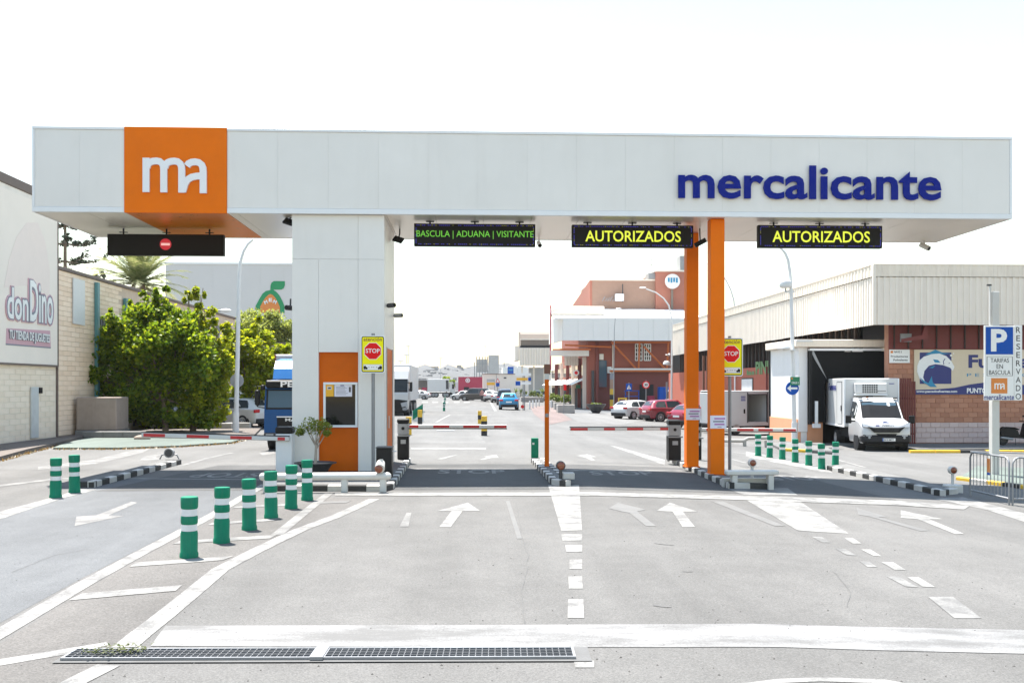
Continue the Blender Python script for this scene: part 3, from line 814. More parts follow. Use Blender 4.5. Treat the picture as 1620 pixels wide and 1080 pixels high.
q.bx(fx(551.5), fx(554.5), TY0 + .053, TY0 + .0555, fz(620), fz(612), 'dark_grey').bx(fx(538), fx(544), TY0 + .053, TY0 + .0555, fz(610.3), fz(609), 'navy')
tag(q.build('notice'), 'white printed notice stuck inside the booth window beside the yellow one', 'notice', 'notices in the booth window')
# east face of the booth
ya, yb = tx1 / rat(611.5), tx1 / rat(621)
for a, b, c, d in ((TY0 + PT, ya, z0, z1), (ya, yb, ZA(548, TY0, 612), z1), (yb, TY1, z0, z1)):
    MB().bx(tx1 - .06, tx1, a + .004, b - .004, c, d, ch=.004).build('cladding_panel', 'panel_grey', booth)
dr = MB().bx(tx1 - .018, tx1 - .004, ya + .02, yb - .02, z0, ZA(549, TY0, 612)).build('door', 'orange_dark', booth)
for a, b in ((ya, ya + .09), (yb - .09, yb)):
    MB().bx(tx1 - .06, tx1 + .012, a, b, z0, ZA(547, TY0, 612), ch=.005).build('door_frame', 'wood_pale', dr)
MB().cyl((tx1 + .03, ya + .3, 1.1), (tx1 + .03, ya + .3, 1.4), .015, m='steel').build('handle', None, dr)
MB().bx(tx0, tx0 + .06, TY0 + PT, TY1, z0, z1).build('cladding_panel', 'panel_grey', booth)
MB().bx(tx0 + .06, tx1 - .06, TY1 - .05, TY1, z0, z1).build('cladding_panel', 'panel_grey', booth)

# cameras and floodlights
def small_cam(p, d, m, label, n='security_camera', s=1.0, up=True):
    t = thing(n, label, 'camera', p)
    d = Vector(d).normalized(); p = Vector(p)
    b = MB(); b.cyl(p - d * .11 * s, p + d * .12 * s, .055 * s, n=14); b.build('housing', m, t)
    b = MB(); b.cyl(p + d * .121 * s, p + d * .125 * s, .042 * s, n=14); b.build('lens', 'black', t)
    b = MB(); b.tube([p, p + Vector((0, .03, .1 if up else 0)) * s, p + Vector((0, .05, .2 * s)) if up else p + Vector((-.16, .1, 0)) * s], .018 * s); b.build('bracket', m, t)
    return t
p = PY(325, 347, 23.6); 
t = thing('security_camera', 'white box camera under the orange soffit beside the no entry sign', 'camera', p)
MB().box(p, (.16, .30, .13), ch=.01).build('housing', 'trim_grey', t); MB().box(p + Vector((-.01, -.153, 0)), (.12, .01, .10), 'black').build('lens', None, t)
MB().cyl(p + Vector((0, 0, .06)), (p.x, p.y, ZB + .01), .03, m='trim_grey').build('bracket', None, t)
for px, py, Y, lab in ((457, 351, 22.9, 'black floodlight bracketed at the upper booth corner above the blue truck'), (630, 379, 24.3, 'black floodlight on the booth flank under the visitor sign')):
    p = PY(px, py, Y); t = thing('floodlight', lab, 'floodlight', p, 0, 'black floodlights under the canopy')
    b = MB(); b.box((0, 0, 0), (.26, .06, .18), ch=.01); M_ = T(p) @ Matrix.Rotation(R(-40), 4, 'X') @ Matrix.Rotation(R(25), 4, 'Y'); bb = MB(); bb.merge(b, M_); bb.build('housing', 'black', t)
    b = MB(); b.tube([p, p + Vector((.03, .1, .16)), (p.x + .03, p.y + .12, min(ZB + .01, p.z + .35))], .018); b.build('bracket', 'black', t)
p = PY(1108, 384, 24.0); t = thing('floodlight', 'black floodlight beside the rear orange column top', 'floodlight', p, 0, 'black floodlights under the canopy')
b = MB(); b.box((0, 0, 0), (.32, .07, .12), ch=.01); bb = MB(); bb.merge(b, T(p) @ Matrix.Rotation(R(-28), 4, 'Y')); bb.build('housing', 'black', t)
MB().tube([p, p + Vector((0, .05, .2)), (p.x, p.y + .06, ZB + .01)], .018).build('bracket', 'dark_grey', t)
small_cam(PY(853, 386, 25.6), (.1, -1, -.5), 'trim_grey', 'grey camera hanging under the canopy right of the visitor sign'.replace(' right of', ' beside'), s=1.1)
small_cam(PY(1463, 390, 25.8), (.5, -1, -.6), 'white_paint', 'white camera hanging under the far east end of the canopy', s=1.3)
p = Vector((tx1 + .12, TY0 + .5, ZA(483, TY0 + .5, 612))); small_cam(p, (.7, -.7, 0), 'dark_grey', 'upper dark camera on the booth flank', s=1.0, up=False)
p = Vector((tx1 + .14, TY0 + 2.4, ZA(499, TY0 + 2.4, 621))); small_cam(p, (.9, -.5, 0), 'mid_grey', 'lower grey camera on a long arm at the booth flank', s=1.0, up=False)
p = Vector((tx0 - .1, TY0 + .3, ZA(487, TY0 + .3, 458))); small_cam(p, (-.5, -.8, 0), 'dark_grey', 'black camera on the booth edge beside the fruit emblem', s=1.1)

# ------------------------------------------------------------------ hanging lane signs
def lane_sign(px0, px1, py0, py1, Y, label, kind, txt=None):
    a, b = XA(px0, Y), XA(px1, Y); z1_, z0_ = ZA(py0, Y, (px0+px1)/2), ZA(py1, Y, (px0+px1)/2)
    t = thing('lane_sign', label, 'sign', ((a+b)/2, Y, z0_), 0, 'black display signs hanging from the canopy')
    MB().bx(a, b, Y, Y + .16, z0_, z1_, ch=.008).build('housing', 'led_black', t)
    for f in (.13, .5, .87):
        x = a + (b - a) * f
        q = MB().cyl((x, Y + .08, z1_ - .01), (x, Y + .08, ZB + .012), .022, m='black', n=8).bx(x - .10, x + .10, Y + .05, Y + .11, z1_ + .045, z1_ + .062, 'black')
        q.build('hanger', None, t)
    if kind == 'led':
        MB().bx(a + .03, b - .03, Y - .006, Y - .001, z0_ + .03, z1_ - .03).build('screen', 'led_black', t)
        d = MB(); n = 62
        for i in range(n):
            for zz in (z0_ + .045, z1_ - .045):
                x = a + .05 + (b - a - .1) * (i + .5) / n
                if random.random() < .8: d.bx(x - .014, x + .014, Y - .010, Y - .007, zz - .006, zz + .006, random.choice(('led_blue', 'led_blue', 'led_blue', 'led_blue', 'led_amber')))
        for i in range(11):
            for xx in (a + .05, b - .05):
                zz = z0_ + .06 + (z1_ - z0_ - .12) * (i + .5) / 11
                if random.random() < .8: d.bx(xx - .006, xx + .006, Y - .010, Y - .007, zz - .013, zz + .013, random.choice(('led_blue', 'led_blue', 'led_blue', 'led_blue', 'led_amber')))
        d.build('light_border', None, t)
        s, tx0_, tx1_, ty0_, ty1_, bold, mm = txt
        A, B = XA(tx0_, Y), XA(tx1_, Y); C, D = ZA(ty1_, Y, px0), ZA(ty0_, Y, px0)
        text_mb(s, B - A, D - C, bold, 0, mm, T((A, Y - .009, C))).build('lettering', mm, t)
    else:
        cx, cz = XA(262, Y), ZA(386.5, Y, 262)
        q = MB(); q.cyl((cx, Y - .008, cz), (cx, Y - .002, cz), .145, n=28); q.build('no_entry_symbol', 'led_red', t)
        MB().bx(cx - .11, cx + .11, Y - .013, Y - .0085, cz - .03, cz + .03).build('no_entry_bar', 'led_pink', t)
lane_sign(169.5, 354, 370.5, 404, 24.6, 'black hanging sign with only a red no entry symbol', 'no')
lane_sign(655, 847, 354, 389.5, 23.2, 'black display sign reading BASCULA ADUANA VISITANTE in thin green letters', 'led', ('BASCULA | ADUANA | VISITANTE', 659, 844, 364.5, 377.5, 0.0, 'led_green'))
lane_sign(905, 1097, 356, 391, 23.2, 'black display sign reading AUTORIZADOS, hung before the rear orange column', 'led', ('AUTORIZADOS', 926, 1077, 364.5, 382, 0.012, 'led_yellow'))
lane_sign(1200, 1396, 356.5, 392, 23.0, 'black display sign reading AUTORIZADOS, nearest the canopy end', 'led', ('AUTORIZADOS', 1222, 1376, 365, 383, 0.012, 'led_yellow'))

# ------------------------------------------------------------------ yellow stop warning signs
def warn_sign(px0, px1, py0, py1, ppx, base, label):
    Y = base.y - .06
    a, b = XA(px0, Y), XA(px1, Y); zt_, zb_ = ZA(py0, Y, ppx), ZA(py1, Y, ppx); w_ = b - a; h_ = zt_ - zb_
    t = thing('stop_warning_sign', label, 'sign', (XA(ppx, Y), base.y, base.z), 0, 'yellow stop warning signs')
    X = XA(ppx, Y)
    MB().cyl((X, base.y, base.z), (X, base.y, zt_ + .05), .04, m='galvanised', n=14).bx(X - .09, X + .09, base.y - .09, base.y + .09, base.z, base.z + .012, 'galvanised').build('post', None, t)
    def rr(x0, x1, z0, z1, r):
        P = []
        for cx, cz, s0 in ((x1 - r, z1 - r, 0), (x0 + r, z1 - r, 90), (x0 + r, z0 + r, 180), (x1 - r, z0 + r, 270)):
            for k in range(4): an = R(s0 + k * 30); P.append((cx + r * math.cos(an), cz + r * math.sin(an)))
        return P
    pl = MB().prism(rr(a, b, zb_, zt_, .05), (Y, Y + .018), 'sign_white').build('sign_plate', None, t)
    pl2 = MB().prism(rr(a + .022, b - .022, zb_ + .022, zt_ - .022, .04), (Y - .003, Y - .0005), 'black'); pl2.prism(rr(a + .04, b - .04, zb_ + .04, zt_ - .04, .03), (Y - .006, Y - .0035), 'sign_yellow'); pl2.build('yellow_face', None, pl)
    cx, cz, r = (a + b) / 2, zt_ - h_ * .415, w_ * .355
    oc = MB()
    oc.prism([(cx + r * 1.07 * math.cos(R(22.5 + 45*k)), cz + r * 1.07 * math.sin(R(22.5 + 45*k))) for k in range(8)], (Y - .009, Y - .0065), 'sign_white')
    oc.prism([(cx + r * math.cos(R(22.5 + 45*k)), cz + r * math.sin(R(22.5 + 45*k))) for k in range(8)], (Y - .012, Y - .0095), 'sign_red'); oc.build('stop_octagon', None, pl)
    le = MB()
    le.merge(text_mb('STOP', r * 1.62, h_ * .115, .015, 0, 'sign_white', T((cx - r * .81, Y - .0135, cz - h_ * .05))))
    le.merge(text_mb('atención', w_ * .76, h_ * .10, .015, 0, 'sign_text_brown', T((a + w_ * .12, Y - .008, zt_ - h_ * .152))))
    le.build('lettering', None, pl)
    st = MB(); s0, s1, q0, q1 = a + w_ * .11, b - w_ * .11, zb_ + h_ * .075, zb_ + h_ * .235
    st.bx(s0, s1, Y - .0095, Y - .0065, q0, q1, 'mid_grey').bx(s0 + .008, s1 - .008, Y - .012, Y - .0098, q0 + .008, q1 - .008, 'sign_white')
    def trk(x, sgn):
        P = [(0, .3), (0, .62), (.25, .75), (.5, .75), (.62, .55), (.95, .45), (.95, .3)]
        hh = q1 - q0; ww = w_ * .17
        st.prism([(x + sgn * u * ww, q0 + v * hh) for u, v in P], (Y - .015, Y - .0125), 'black')
        for u in (.25, .7): st.cyl((x + sgn * u * ww, Y - .0155, q0 + .3 * hh), (x + sgn * u * ww, Y - .0125, q0 + .3 * hh), .022, m='black', n=10)
    trk(s0 + .01, 1); trk(s1 - .01, -1)
    for u in (.30, .45, .55, .70): st.bx(s0 + (s1-s0)*u - .012, s0 + (s1-s0)*u + .012, Y - .014, Y - .0125, (q0+q1)/2 - .006, (q0+q1)/2 + .006, 'black')
    st.build('distance_strip', None, pl)
warn_sign(570.5, 609, 530.5, 590, 590, G(590, 747, KH), 'yellow atención STOP sign standing before the grey ticket booth')
warn_sign(1137.5, 1175.5, 534.5, 595, 1155.5, G(1155.5, 748, KH), 'yellow atención STOP sign standing beside the front orange column')

# ------------------------------------------------------------------ lifting barriers
def arm(t, A, B, bands, w=.10, th=.05):
    """tapered-looking boom from A (post) to B (tip) with red bands"""
    A, B = Vector(A), Vector(B); d = B - A; L_ = d.length; an = math.atan2(d.z, d.x)
    def rot(mb): o = MB(); o.merge(mb, T(A) @ Matrix.Rotation(-an, 4, 'Y')); return o
    rot(MB().bx(0, L_, -th/2, th/2, -w/2, w/2, ch=.012)).build('boom', 'white_clean', t)
    rot(MB().bx(0, L_, -th*.42, th*.42, -w/2 - .022, -w/2 - .001)).build('boom_seal', 'rubber', t)
    for f0, f1 in bands: rot(MB().bx(f0 * L_, f1 * L_, -th/2 - .003, th/2 + .003, -w*.36, w*.36)).build('red_band', 'barrier_red', t)
bg_ = 'lifting barriers of the lanes'
# exit lane barrier
p = G(449, 747, KH); t = thing('lifting_barrier', 'closed barrier with light grey post, boom reaching before the leafy trees', 'barrier', p, 0, bg_)
z = lambda py, Y, px: ZA(py, Y, px)
a, b = XA(436, p.y), XA(462, p.y)
MB().bx(a, b, p.y, p.y + .34, p.z, z(686, p.y, 449), ch=.015).build('cabinet', 'trim_grey', t)
MB().bx(a - .012, b + .012, p.y - .012, p.y + .352, z(686, p.y, 449) + .002, z(675, p.y, 449), ch=.03).build('cap', 'black', t)
arm(t, PY(458, 694, p.y - .04), PY(224, 687.5, p.y - .04), ((.03, .08), (.255, .40), (.545, .695), (.84, .985)))
def totem(px0, px1, top, base, label, tip, bands, flip=False, dark=False):
    p = G((px0+px1)/2, base, KH); a, b = XA(px0, p.y), XA(px1, p.y); H_ = z(top, p.y, px0) - p.z
    t = thing('lifting_barrier', label, 'barrier', p, 0, bg_); y = p.y; w_ = b - a
    MB().bx(a, b, y, y + w_, p.z, p.z + H_ * .60, ch=.01).build('pedestal', 'black', t)
    hd = MB().bx(a + .005, b - .005, y - .02, y + w_ - .02, p.z + H_ * .615, p.z + H_ * .875, ch=.01).build('ticket_head', 'mid_grey' if dark else 'galvanised', t)
    MB().bx(a - .006, b + .006, y - .03, y + w_ - .01, p.z + H_ * .878, p.z + H_, ch=.03).build('cap', 'black', t)
    MB().bx(a - .01, b + .05, y - .035, y + .02, p.z + H_ * .562, p.z + H_ * .598, ch=.008).build('shelf', 'galvanised', t)
    MB().cyl((( a+b)/2, y - .026, p.z + H_ * .76), ((a+b)/2, y - .021, p.z + H_ * .76), .045, m='black', n=16).build('speaker', None, hd)
    MB().bx(a + w_ * .3, b - w_ * .25, y - .006, y - .001, p.z + H_ * .38, p.z + H_ * .48).build('label_plate', 'mid_grey', t)
    A = PY(px1 - 2 if tip[0] > px1 else px0 + 2, tip[1], y + .06); B = PY(tip[0], tip[2], y + .06)
    arm(t, A, B, bands); return t
totem(628.5, 646.5, 662, 726, 'closed barrier with ticket machine beside the booth, boom over the weighbridge lane', (802, 674, 674.5), ((.02, .11), (.26, .42), (.56, .72), (.87, .995)))
totem(1058, 1077.5, 664, 728, 'closed barrier with ticket machine before the rear orange column', (901, 678, 678.5), ((.02, .1), (.27, .43), (.55, .66), (.82, .99)), dark=True)
totem(1100, 1110, 668, 727, 'closed barrier hidden behind the rear orange column, boom before the white panel van', (1260, 679, 680), ((.06, .13), (.38, .55), (.60, .75), (.86, .99)))

# ------------------------------------------------------------------ guard rails, reflectors, box, planter
def guard_rail(x0, x1, ytop, ybase, label, legs, r=.085, m='white_paint', plank=False):
    pa, pb = G(x0, ybase), G(x1, ybase); y = (pa.y + pb.y) / 2
    zt_ = ZA(ytop, y, (x0+x1)/2)
    t = thing('guard_rail', label, 'guard rail', ((pa.x+pb.x)/2, y, pa.z), 0, 'low white guard rails at the island noses')
    if plank: MB().bx(pa.x, pb.x, y - .12, y + .12, zt_ - .10, zt_, ch=.02).build('rail', m, t)
    else:
        q = MB().cyl((pa.x, y, zt_ - r), (pb.x - r, y, zt_ - r), r, n=16, m=m); q.ball((pb.x - r, y, zt_ - r), r, m); q.ball((pa.x, y, zt_ - r), r, m); q.build('rail', None, t)
    for lx in legs:
        X = XA(lx, y); g0 = gz(X)
        lm = MB()
        if plank: lm.bx(X - .06, X + .06, y - .10, y + .10, g0, zt_ - .101, ch=.008)
        else: lm.bx(X - .065, X + .065, y - .05, y + .05, g0, zt_ - r, ch=.012)
        lm.build('leg', m, t)
    return t, y, zt_
g1, gy1, gz1 = guard_rail(417, 619, 747, 779, 'long white tubular guard rail before the planter and ticket booth', (422, 545, 606), .08)
g2, gy2, gz2 = guard_rail(1152, 1225, 743.5, 773, 'short chipped white guard rail before the orange columns', (1161, 1218), plank=True)
p0 = XA(1186, gy2); MB().bx(p0 - .55, p0 + .45, gy2 + .13, gy2 + .30, gz(p0), gz(p0) + .22, ch=.01).build('concrete_foot', 'kerb_white', g2)
def reflector(p, label, m='white_paint', ph=.35, r=.085):
    t = thing('beacon_post', label, 'beacon', p, 0, 'round amber beacons on the island noses'); p = Vector(p)
    MB().cyl(p, p + Vector((0, 0, ph)), .035, m=m, n=10).build('post', None, t)
    c = p + Vector((0, 0, ph + r * .9))
    MB().cyl(c + Vector((0, -.06, 0)), c + Vector((0, .07, 0)), r, n=20, m=m).build('housing', None, t)
    MB().ball(c + Vector((0, -.055, 0)), r * .86, 'amber', sc=(1, .45, 1), n=18).build('lens', None, t)
    return t
q = G(887, 757.5, KH); reflector(q, 'amber beacon at the nose of the narrow middle island', 'dark_grey', .20, .10)
tag(MB().bx(q.x + .05, q.x + .30, q.y - .04, q.y + .26, KH - .005, KH + .13, ch=.01).build('concrete_block', 'kerb_white'), 'small white concrete block at the middle island nose', 'block')
reflector(Vector((XA(1190, gy2 + .35), gy2 + .35, gz(XA(1190, gy2)) + KH)), 'amber beacon behind the short chipped guard rail', 'white_paint', .34, .085)
q = G(1507, 777, .02); reflector(q, 'amber beacon on a white post at the striped island tip near the crowd fence', 'white_paint', .42, .09)
MB().bx(q.x - .16, q.x + .2, q.y - .12, q.y + .18, q.z - .06, q.z + .16, ch=.02).build('foot', 'white_paint', [x for x in bpy.data.objects if x.name.startswith('beacon_post')][-1])
c = Vector((XA(601.5, gy1), gy1, gz1))
t = thing('beacon_lamp', 'amber beacon lamp lying on the end of the long guard rail', 'beacon', c)
M_ = T(c + Vector((0, 0, .11)))
MB().merge(MB().cyl((0, -.09, -.03), (0, .12, .06), .10, .085, n=18, m='white_paint'), M_).build('housing', None, t)
MB().merge(MB().ball((-.02, -.10, -.035), .082, 'amber', sc=(1, .5, 1), n=18), M_).build('lens', None, t)
MB().merge(MB().cyl((.02, .02, .06), (.02, .03, .15), .035, n=10, m='white_paint'), M_).build('neck', None, t)
# fittings lying on the exit island
q = G(268, 726, KH); t = thing('spotlight', 'small round grey spotlight on the far end of the exit island', 'spotlight', q)
MB().cyl(q + Vector((0, -.07, .17)), q + Vector((0, .07, .17)), .13, n=18, m='mid_grey').build('housing', None, t)
MB().cyl(q + Vector((0, -.078, .17)), q + Vector((0, -.072, .17)), .10, n=18, m='dark_grey').build('lens', None, t)
MB().tube([q + Vector((-.26, 0, 0)), q + Vector((-.2, 0, .12)), q + Vector((0, .02, .16)), q + Vector((.2, 0, .12)), q + Vector((.26, 0, 0))], .02, m='mid_grey').build('yoke', None, t)
# black cabinet
p = G(607, 757, KH); a, b = XA(595, p.y), XA(619.5, p.y)
t = thing('black_cabinet', 'black metal cabinet standing on the island beside the booth corner', 'cabinet', p)
MB().bx(a, b, p.y, p.y + .42, p.z, ZA(709, p.y, 607), ch=.012).build('body', 'black', t)
MB().bx(a - .012, b + .012, p.y - .012, p.y + .43, ZA(709, p.y, 607) + .002, ZA(707, p.y, 607), ch=.006).build('lid', 'dark_grey', t)
MB().cyl((b + .01, p.y + .1, ZA(714, p.y, 619)), (b + .10, p.y + .1, ZA(714, p.y, 619)), .012, m='steel').build('handle', None, t)
# planter with a small tree
p = G(499, 749.5, KH); r0 = (XA(533, p.y) - XA(466, p.y)) / 2
t = thing('planter_bowl', 'wide grey planter bowl on the island before the orange window bay', 'planter', p)
hb = ZA(731, p.y, 499) - p.z
MB().lathe([(r0 * .52, 0), (r0 * .60, hb * .3), (r0 * .80, hb * .85), (r0, hb * .93), (r0, hb), (r0 * .92, hb), (r0 * .85, hb * .86)], p, 28).build('bowl', 'dark_grey', t)
MB().lathe([(0.0, hb * .90), (r0 * .86, hb * .86)], p, 24).build('soil', 'concrete_brown', t)
leafmat('leaf_ficus', [(0.11, 0.17, 0.025), (0.19, 0.25, 0.035), (0.28, 0.31, 0.05)], 0.45)
leafmat('leaf_tree', [(0.055, 0.11, 0.005), (0.11, 0.19, 0.008), (0.18, 0.26, 0.010), (0.27, 0.31, 0.012)], 0.58)
leafmat('leaf_bright', [(0.15, 0.22, 0.008), (0.25, 0.31, 0.010), (0.36, 0.37, 0.012), (0.11, 0.17, 0.008)], 0.58)
leafmat('leaf_feather', [(0.20, 0.25, 0.045), (0.26, 0.30, 0.06), (0.16, 0.20, 0.04)], 0.5)
leafmat('leaf_palm', [(0.12, 0.15, 0.045), (0.18, 0.21, 0.07), (0.26, 0.26, 0.11)], 0.4)
leafmat('leaf_pine', [(0.030, 0.045, 0.022), (0.05, 0.065, 0.03)], 0.1)
leafmat('leaf_shrub', [(0.09, 0.14, 0.02), (0.15, 0.19, 0.03), (0.06, 0.09, 0.02)], 0.35)
def leaves(mb, c, rad, n, size, up=0.2, shell=0.55):
    """leaf blades scattered through an ellipsoid, denser outside; each is a folded lozenge"""
    c = Vector(c)
    for _ in range(n):
        d = Vector((random.gauss(0, 1), random.gauss(0, 1), random.gauss(0, 1))).normalized()
        k = random.uniform(shell, 1.0) ** 0.8 if random.random() < .75 else random.uniform(.1, shell)
        p = c + Vector((d.x * rad[0], d.y * rad[1], d.z * rad[2])) * k
        l = size * random.uniform(.6, 1.35)
        a = Vector((random.gauss(0, 1), random.gauss(0, 1), random.gauss(-.25, .6))).normalized()
        nrm = Vector((random.gauss(0, .8), random.gauss(0, .8), 1 * up + random.gauss(0, .8))).normalized()
        s = a.cross(nrm)
        if s.length < 1e-3: continue
        s = s.normalized() * l * .42; nn = s.cross(a).normalized() * l * .12
        mb.add([p - a * l * .5, p + s + nn, p + a * l * .5, p - s + nn], [(0, 1, 2), (0, 2, 3)])
base = p + Vector((0, 0, hb * .85))
t = thing('potted_tree', 'small pale stemmed tree growing in the planter bowl', 'tree', base)
top = PY(499, 692, p.y)
tr = MB(); tr.tube([base, base + Vector((.01, 0, .25)), (base.x + .015, base.y, base.z + .45)], .035, m='wood_pale', r_end=.028)
for k in range(9):
    a = k * .7; e = PY(499 + 24 * math.cos(a) * random.uniform(.5, 1), 678 - 10 * random.random(), p.y) + Vector((0, .25 * math.sin(a), 0))
    f = base + Vector((.01, 0, .32 + .02 * k)); tr.tube([f, f.lerp(e, .5) + Vector((0, 0, -.02)), e], .016, n=6, m='wood_pale', r_end=.006)
tr.build('trunk', None, t)
cr = MB(); cc = PY(497, 676, p.y)
for dx, dzz, rr in ((-.28, -.04, .17), (-.1, .10, .20), (.12, .10, .19), (.27, .02, .15), (0, -.05, .20), (-.33, -.12, .11), (.30, -.12, .10)):
    leaves(cr, cc + Vector((dx, random.uniform(-.1, .1), dzz)), (rr, rr, rr * .75), 130, .055)
cr.build('crown', 'leaf_ficus', t)
# paper notices taped on the columns
def col_notice(c, y, px0, px1, py0, py1, label):
    a, b = XA(px0, y), XA(px1, y); zt_, zb_ = ZA(py0, y, px0), ZA(py1, y, px0)
    q = MB().bx(a, b, y - .008, y - .003, zb_, zt_, 'paper')
    for i, (f0, f1) in enumerate(((.25, .92), (.18, .85), (.26, .88))):
        zz = zt_ - (zt_ - zb_) * (.24 + .22 * i); q.bx(a + (b-a)*f0, a + (b-a)*f1, y - .0105, y - .0085, zz - .018, zz + .018, 'ink_purple' if i != 1 else 'ink_grey')
    q.bx(a + (b-a)*.45, a + (b-a)*.7, y - .0105, y - .0085, zb_ + .03, zb_ + .045, 'ink_grey')
    tag(q.build('paper_notice'), label, 'notice', 'paper notices taped round the orange columns')
col_notice(c1, 22.62, 1123.5, 1149, 657, 677.5, 'white paper notice taped on the front orange column')
col_notice(c2, 24.7, 1085, 1108.5, 646, 664, 'white paper notice taped on the rear orange column')
# thin orange post on the middle island
q = G(865.5, 737.5, KH); a, b = XA(862, q.y), XA(868.7, q.y); hz = ZA(600, q.y, 865)
t = thing('orange_post', 'thin orange post standing on the narrow middle island', 'post', q)
MB().bx(a, b, q.y, q.y + (b-a), q.z, hz, ch=.008).build('shaft', 'orange_dark', t)
MB().bx(a, b, q.y, q.y + (b-a), hz + .002, hz + .14).build('collar', 'white_paint', t)
MB().bx(a - .012, b + .03, q.y - .01, q.y + (b-a) + .01, hz + .142, ZA(576, q.y, 865), ch=.006).build('cap', 'rust', t)
MB().bx(a + .01, b - .01, q.y - .006, q.y - .001, ZA(659.5, q.y, 865), ZA(654, q.y, 865)).build('label_plate', 'galvanised', t)
q = G(846, 724.5, 0); a, b = XA(840.5, q.y), XA(852, q.y)
t = thing('green_marker', 'short square green marker at the far end of the middle island', 'marker', q)
MB().bx(a, b, q.y, q.y + .1, q.z, ZA(692.5, q.y, 846), ch=.015).build('body', 'bollard_green', t)
MB().bx(a + .03, a + .09, q.y - .005, q.y - .001, ZA(703, q.y, 846), ZA(700, q.y, 846)).build('label_plate', 'band_reflect', t)
# ------------------------------------------------------------------ vehicles
mat('paint_white', (0.52, 0.52, 0.515), rough=0.3, var=0.03, coat=0.5)
mat('paint_silver', (0.45, 0.46, 0.47), rough=0.28, metal=0.2, var=0.03, coat=0.5)
mat('paint_red', (0.20, 0.008, 0.022), rough=0.22, var=0.05, coat=0.6)
mat('paint_blue', (0.012, 0.19, 0.36), rough=0.22, var=0.05, coat=0.6)
mat('paint_navy', (0.015, 0.022, 0.05), rough=0.22, var=0.05, coat=0.6)
mat('paint_dark', (0.018, 0.018, 0.02), rough=0.22, var=0.05, coat=0.6)
mat('paint_brown', (0.045, 0.040, 0.038), rough=0.28, var=0.0, coat=0.5)
mat('truck_blue', (0.004, 0.062, 0.20), rough=0.4, var=0.05, spec=0.3)
mat('truck_blue_light', (0.015, 0.14, 0.40), rough=0.35, var=0.05)
mat('box_white', (0.58, 0.58, 0.57), rough=0.4, var=0.03, dirt=0.12, dirtcol=(0.5, 0.47, 0.42), streak=3)
mat('box_grey', (0.44, 0.44, 0.45), rough=0.5, var=0.04, dirt=0.15, streak=3)
mat('plastic_dark', (0.018, 0.018, 0.02), rough=0.6, spec=0.3, var=0.12)

def loft(st, m=None):
    """body from stations (y, z_low, z_belt, z_top, half_low, half_belt, half_top)"""
    mb = MB(); rings = []
    for (y, zl, zb, zt, a, b, c) in st:
        h = [(a * .97, zl), (a, zl + .04), (b, zl + .38 * (zb - zl)), (b, zb - .02), (b - .02, zb), (c, zt - .02), (c * .93, zt), (c * .5, zt + .022)]
        rings.append([Vector((x, y, z)) for x, z in h] + [Vector((-x, y, z)) for x, z in h[::-1]])
    n = len(rings[0]); vs = [v for r in rings for v in r]
    fs = []
    for i in range(len(rings) - 1):
        for k in range(n):
            q = (i*n+k, i*n+(k+1) % n, (i+1)*n+(k+1) % n, (i+1)*n+k); fs.append(q)
    fs.append(list(range(n))[::-1]); fs.append([(len(rings)-1)*n + k for k in range(n)])
    if st[-1][0] < st[0][0]: fs = [f[::-1] for f in fs]
    # ring runs from +x low over the top to -x: make it face outwards
    mb.add(vs, [list(f)[::-1] for f in fs], m, True)
    def P(i, u, side, off=0.006):
        """point on the window band: i = station (may be fractional), u from belt 0 to roof 1"""
        i0 = min(int(i), len(st) - 2); t = i - i0
        s = [st[i0][k] + (st[i0+1][k] - st[i0][k]) * t for k in range(7)]
        x = (s[5] - .02) + (s[6] - s[5] + .02) * u + off
        return Vector((side * x, s[0], s[2] + (s[3] - .02 - s[2]) * u + off * .4))
    def top(i, f, off=0.008):
        i0 = min(int(i), len(st) - 2); t = i - i0
        s = [st[i0][k] + (st[i0+1][k] - st[i0][k]) * t for k in range(7)]
        return Vector((f * s[6] * .93, s[0], s[3] + .022 * min(1, (1 - abs(f)) / .462) + off))
    return mb, P, top
def wheel(parent, x, y, r, w, side, spokes=5):
    t = MB(); t.lathe([(r * .62, -w/2), (r * .93, -w/2), (r, -w*.3), (r, w*.3), (r * .93, w/2), (r * .62, w/2)], n=24)
    Mx = T((x, y, r)) @ Matrix.Rotation(R(90), 4, 'Y')
    ty = MB().merge(t, Mx).build('wheel', 'rubber', parent, world=False)
    d = MB(); s_ = side
    d.cyl((x - s_ * w * .1, y, r), (x + s_ * w * .30, y, r), r * .64, n=24, m='dark_grey')
    for k in range(spokes * 2):
        a = 2 * math.pi * k / (spokes * 2); dv = Vector((0, math.cos(a), math.sin(a))); c0 = Vector((x + s_ * w * .42, y, r))
        d.cyl(c0 + dv * r * .06, c0 + dv * r * .60, r * .075, r * .055, n=5, m='rim')
    ring = MB(); ring.lathe([(r * .56, w*.28), (r * .64, w*.40), (r * .66, w*.50), (r*.60, w*.52)], n=24)
    d.merge(ring, T((x, y, r)) @ Matrix.Rotation(R(90 * s_), 4, 'Y'), 'rim')
    d.build('rim', None, ty, world=False)
    return ty
ST_SUV = [(-.50, .42, .72, .78, .74, .80, .66), (-.488, .33, .90, .97, .85, .88, .72), (-.465, .26, .98, 1.06, .88, .93, .74), (-.40, .24, 1.0, 1.42, .90, .965, .66),
          (-.33, .24, 1.0, 1.51, .91, .975, .665), (-.05, .24, .97, 1.56, .91, .98, .68), (.06, .24, .955, 1.53, .91, .98, .67), (.215, .24, .94, 1.02, .91, .975, .73), (.40, .25, .86, .94, .90, .95, .70), (.47, .30, .70, .77, .86, .88, .66), (.50, .38, .55, .60, .74, .76, .58)]
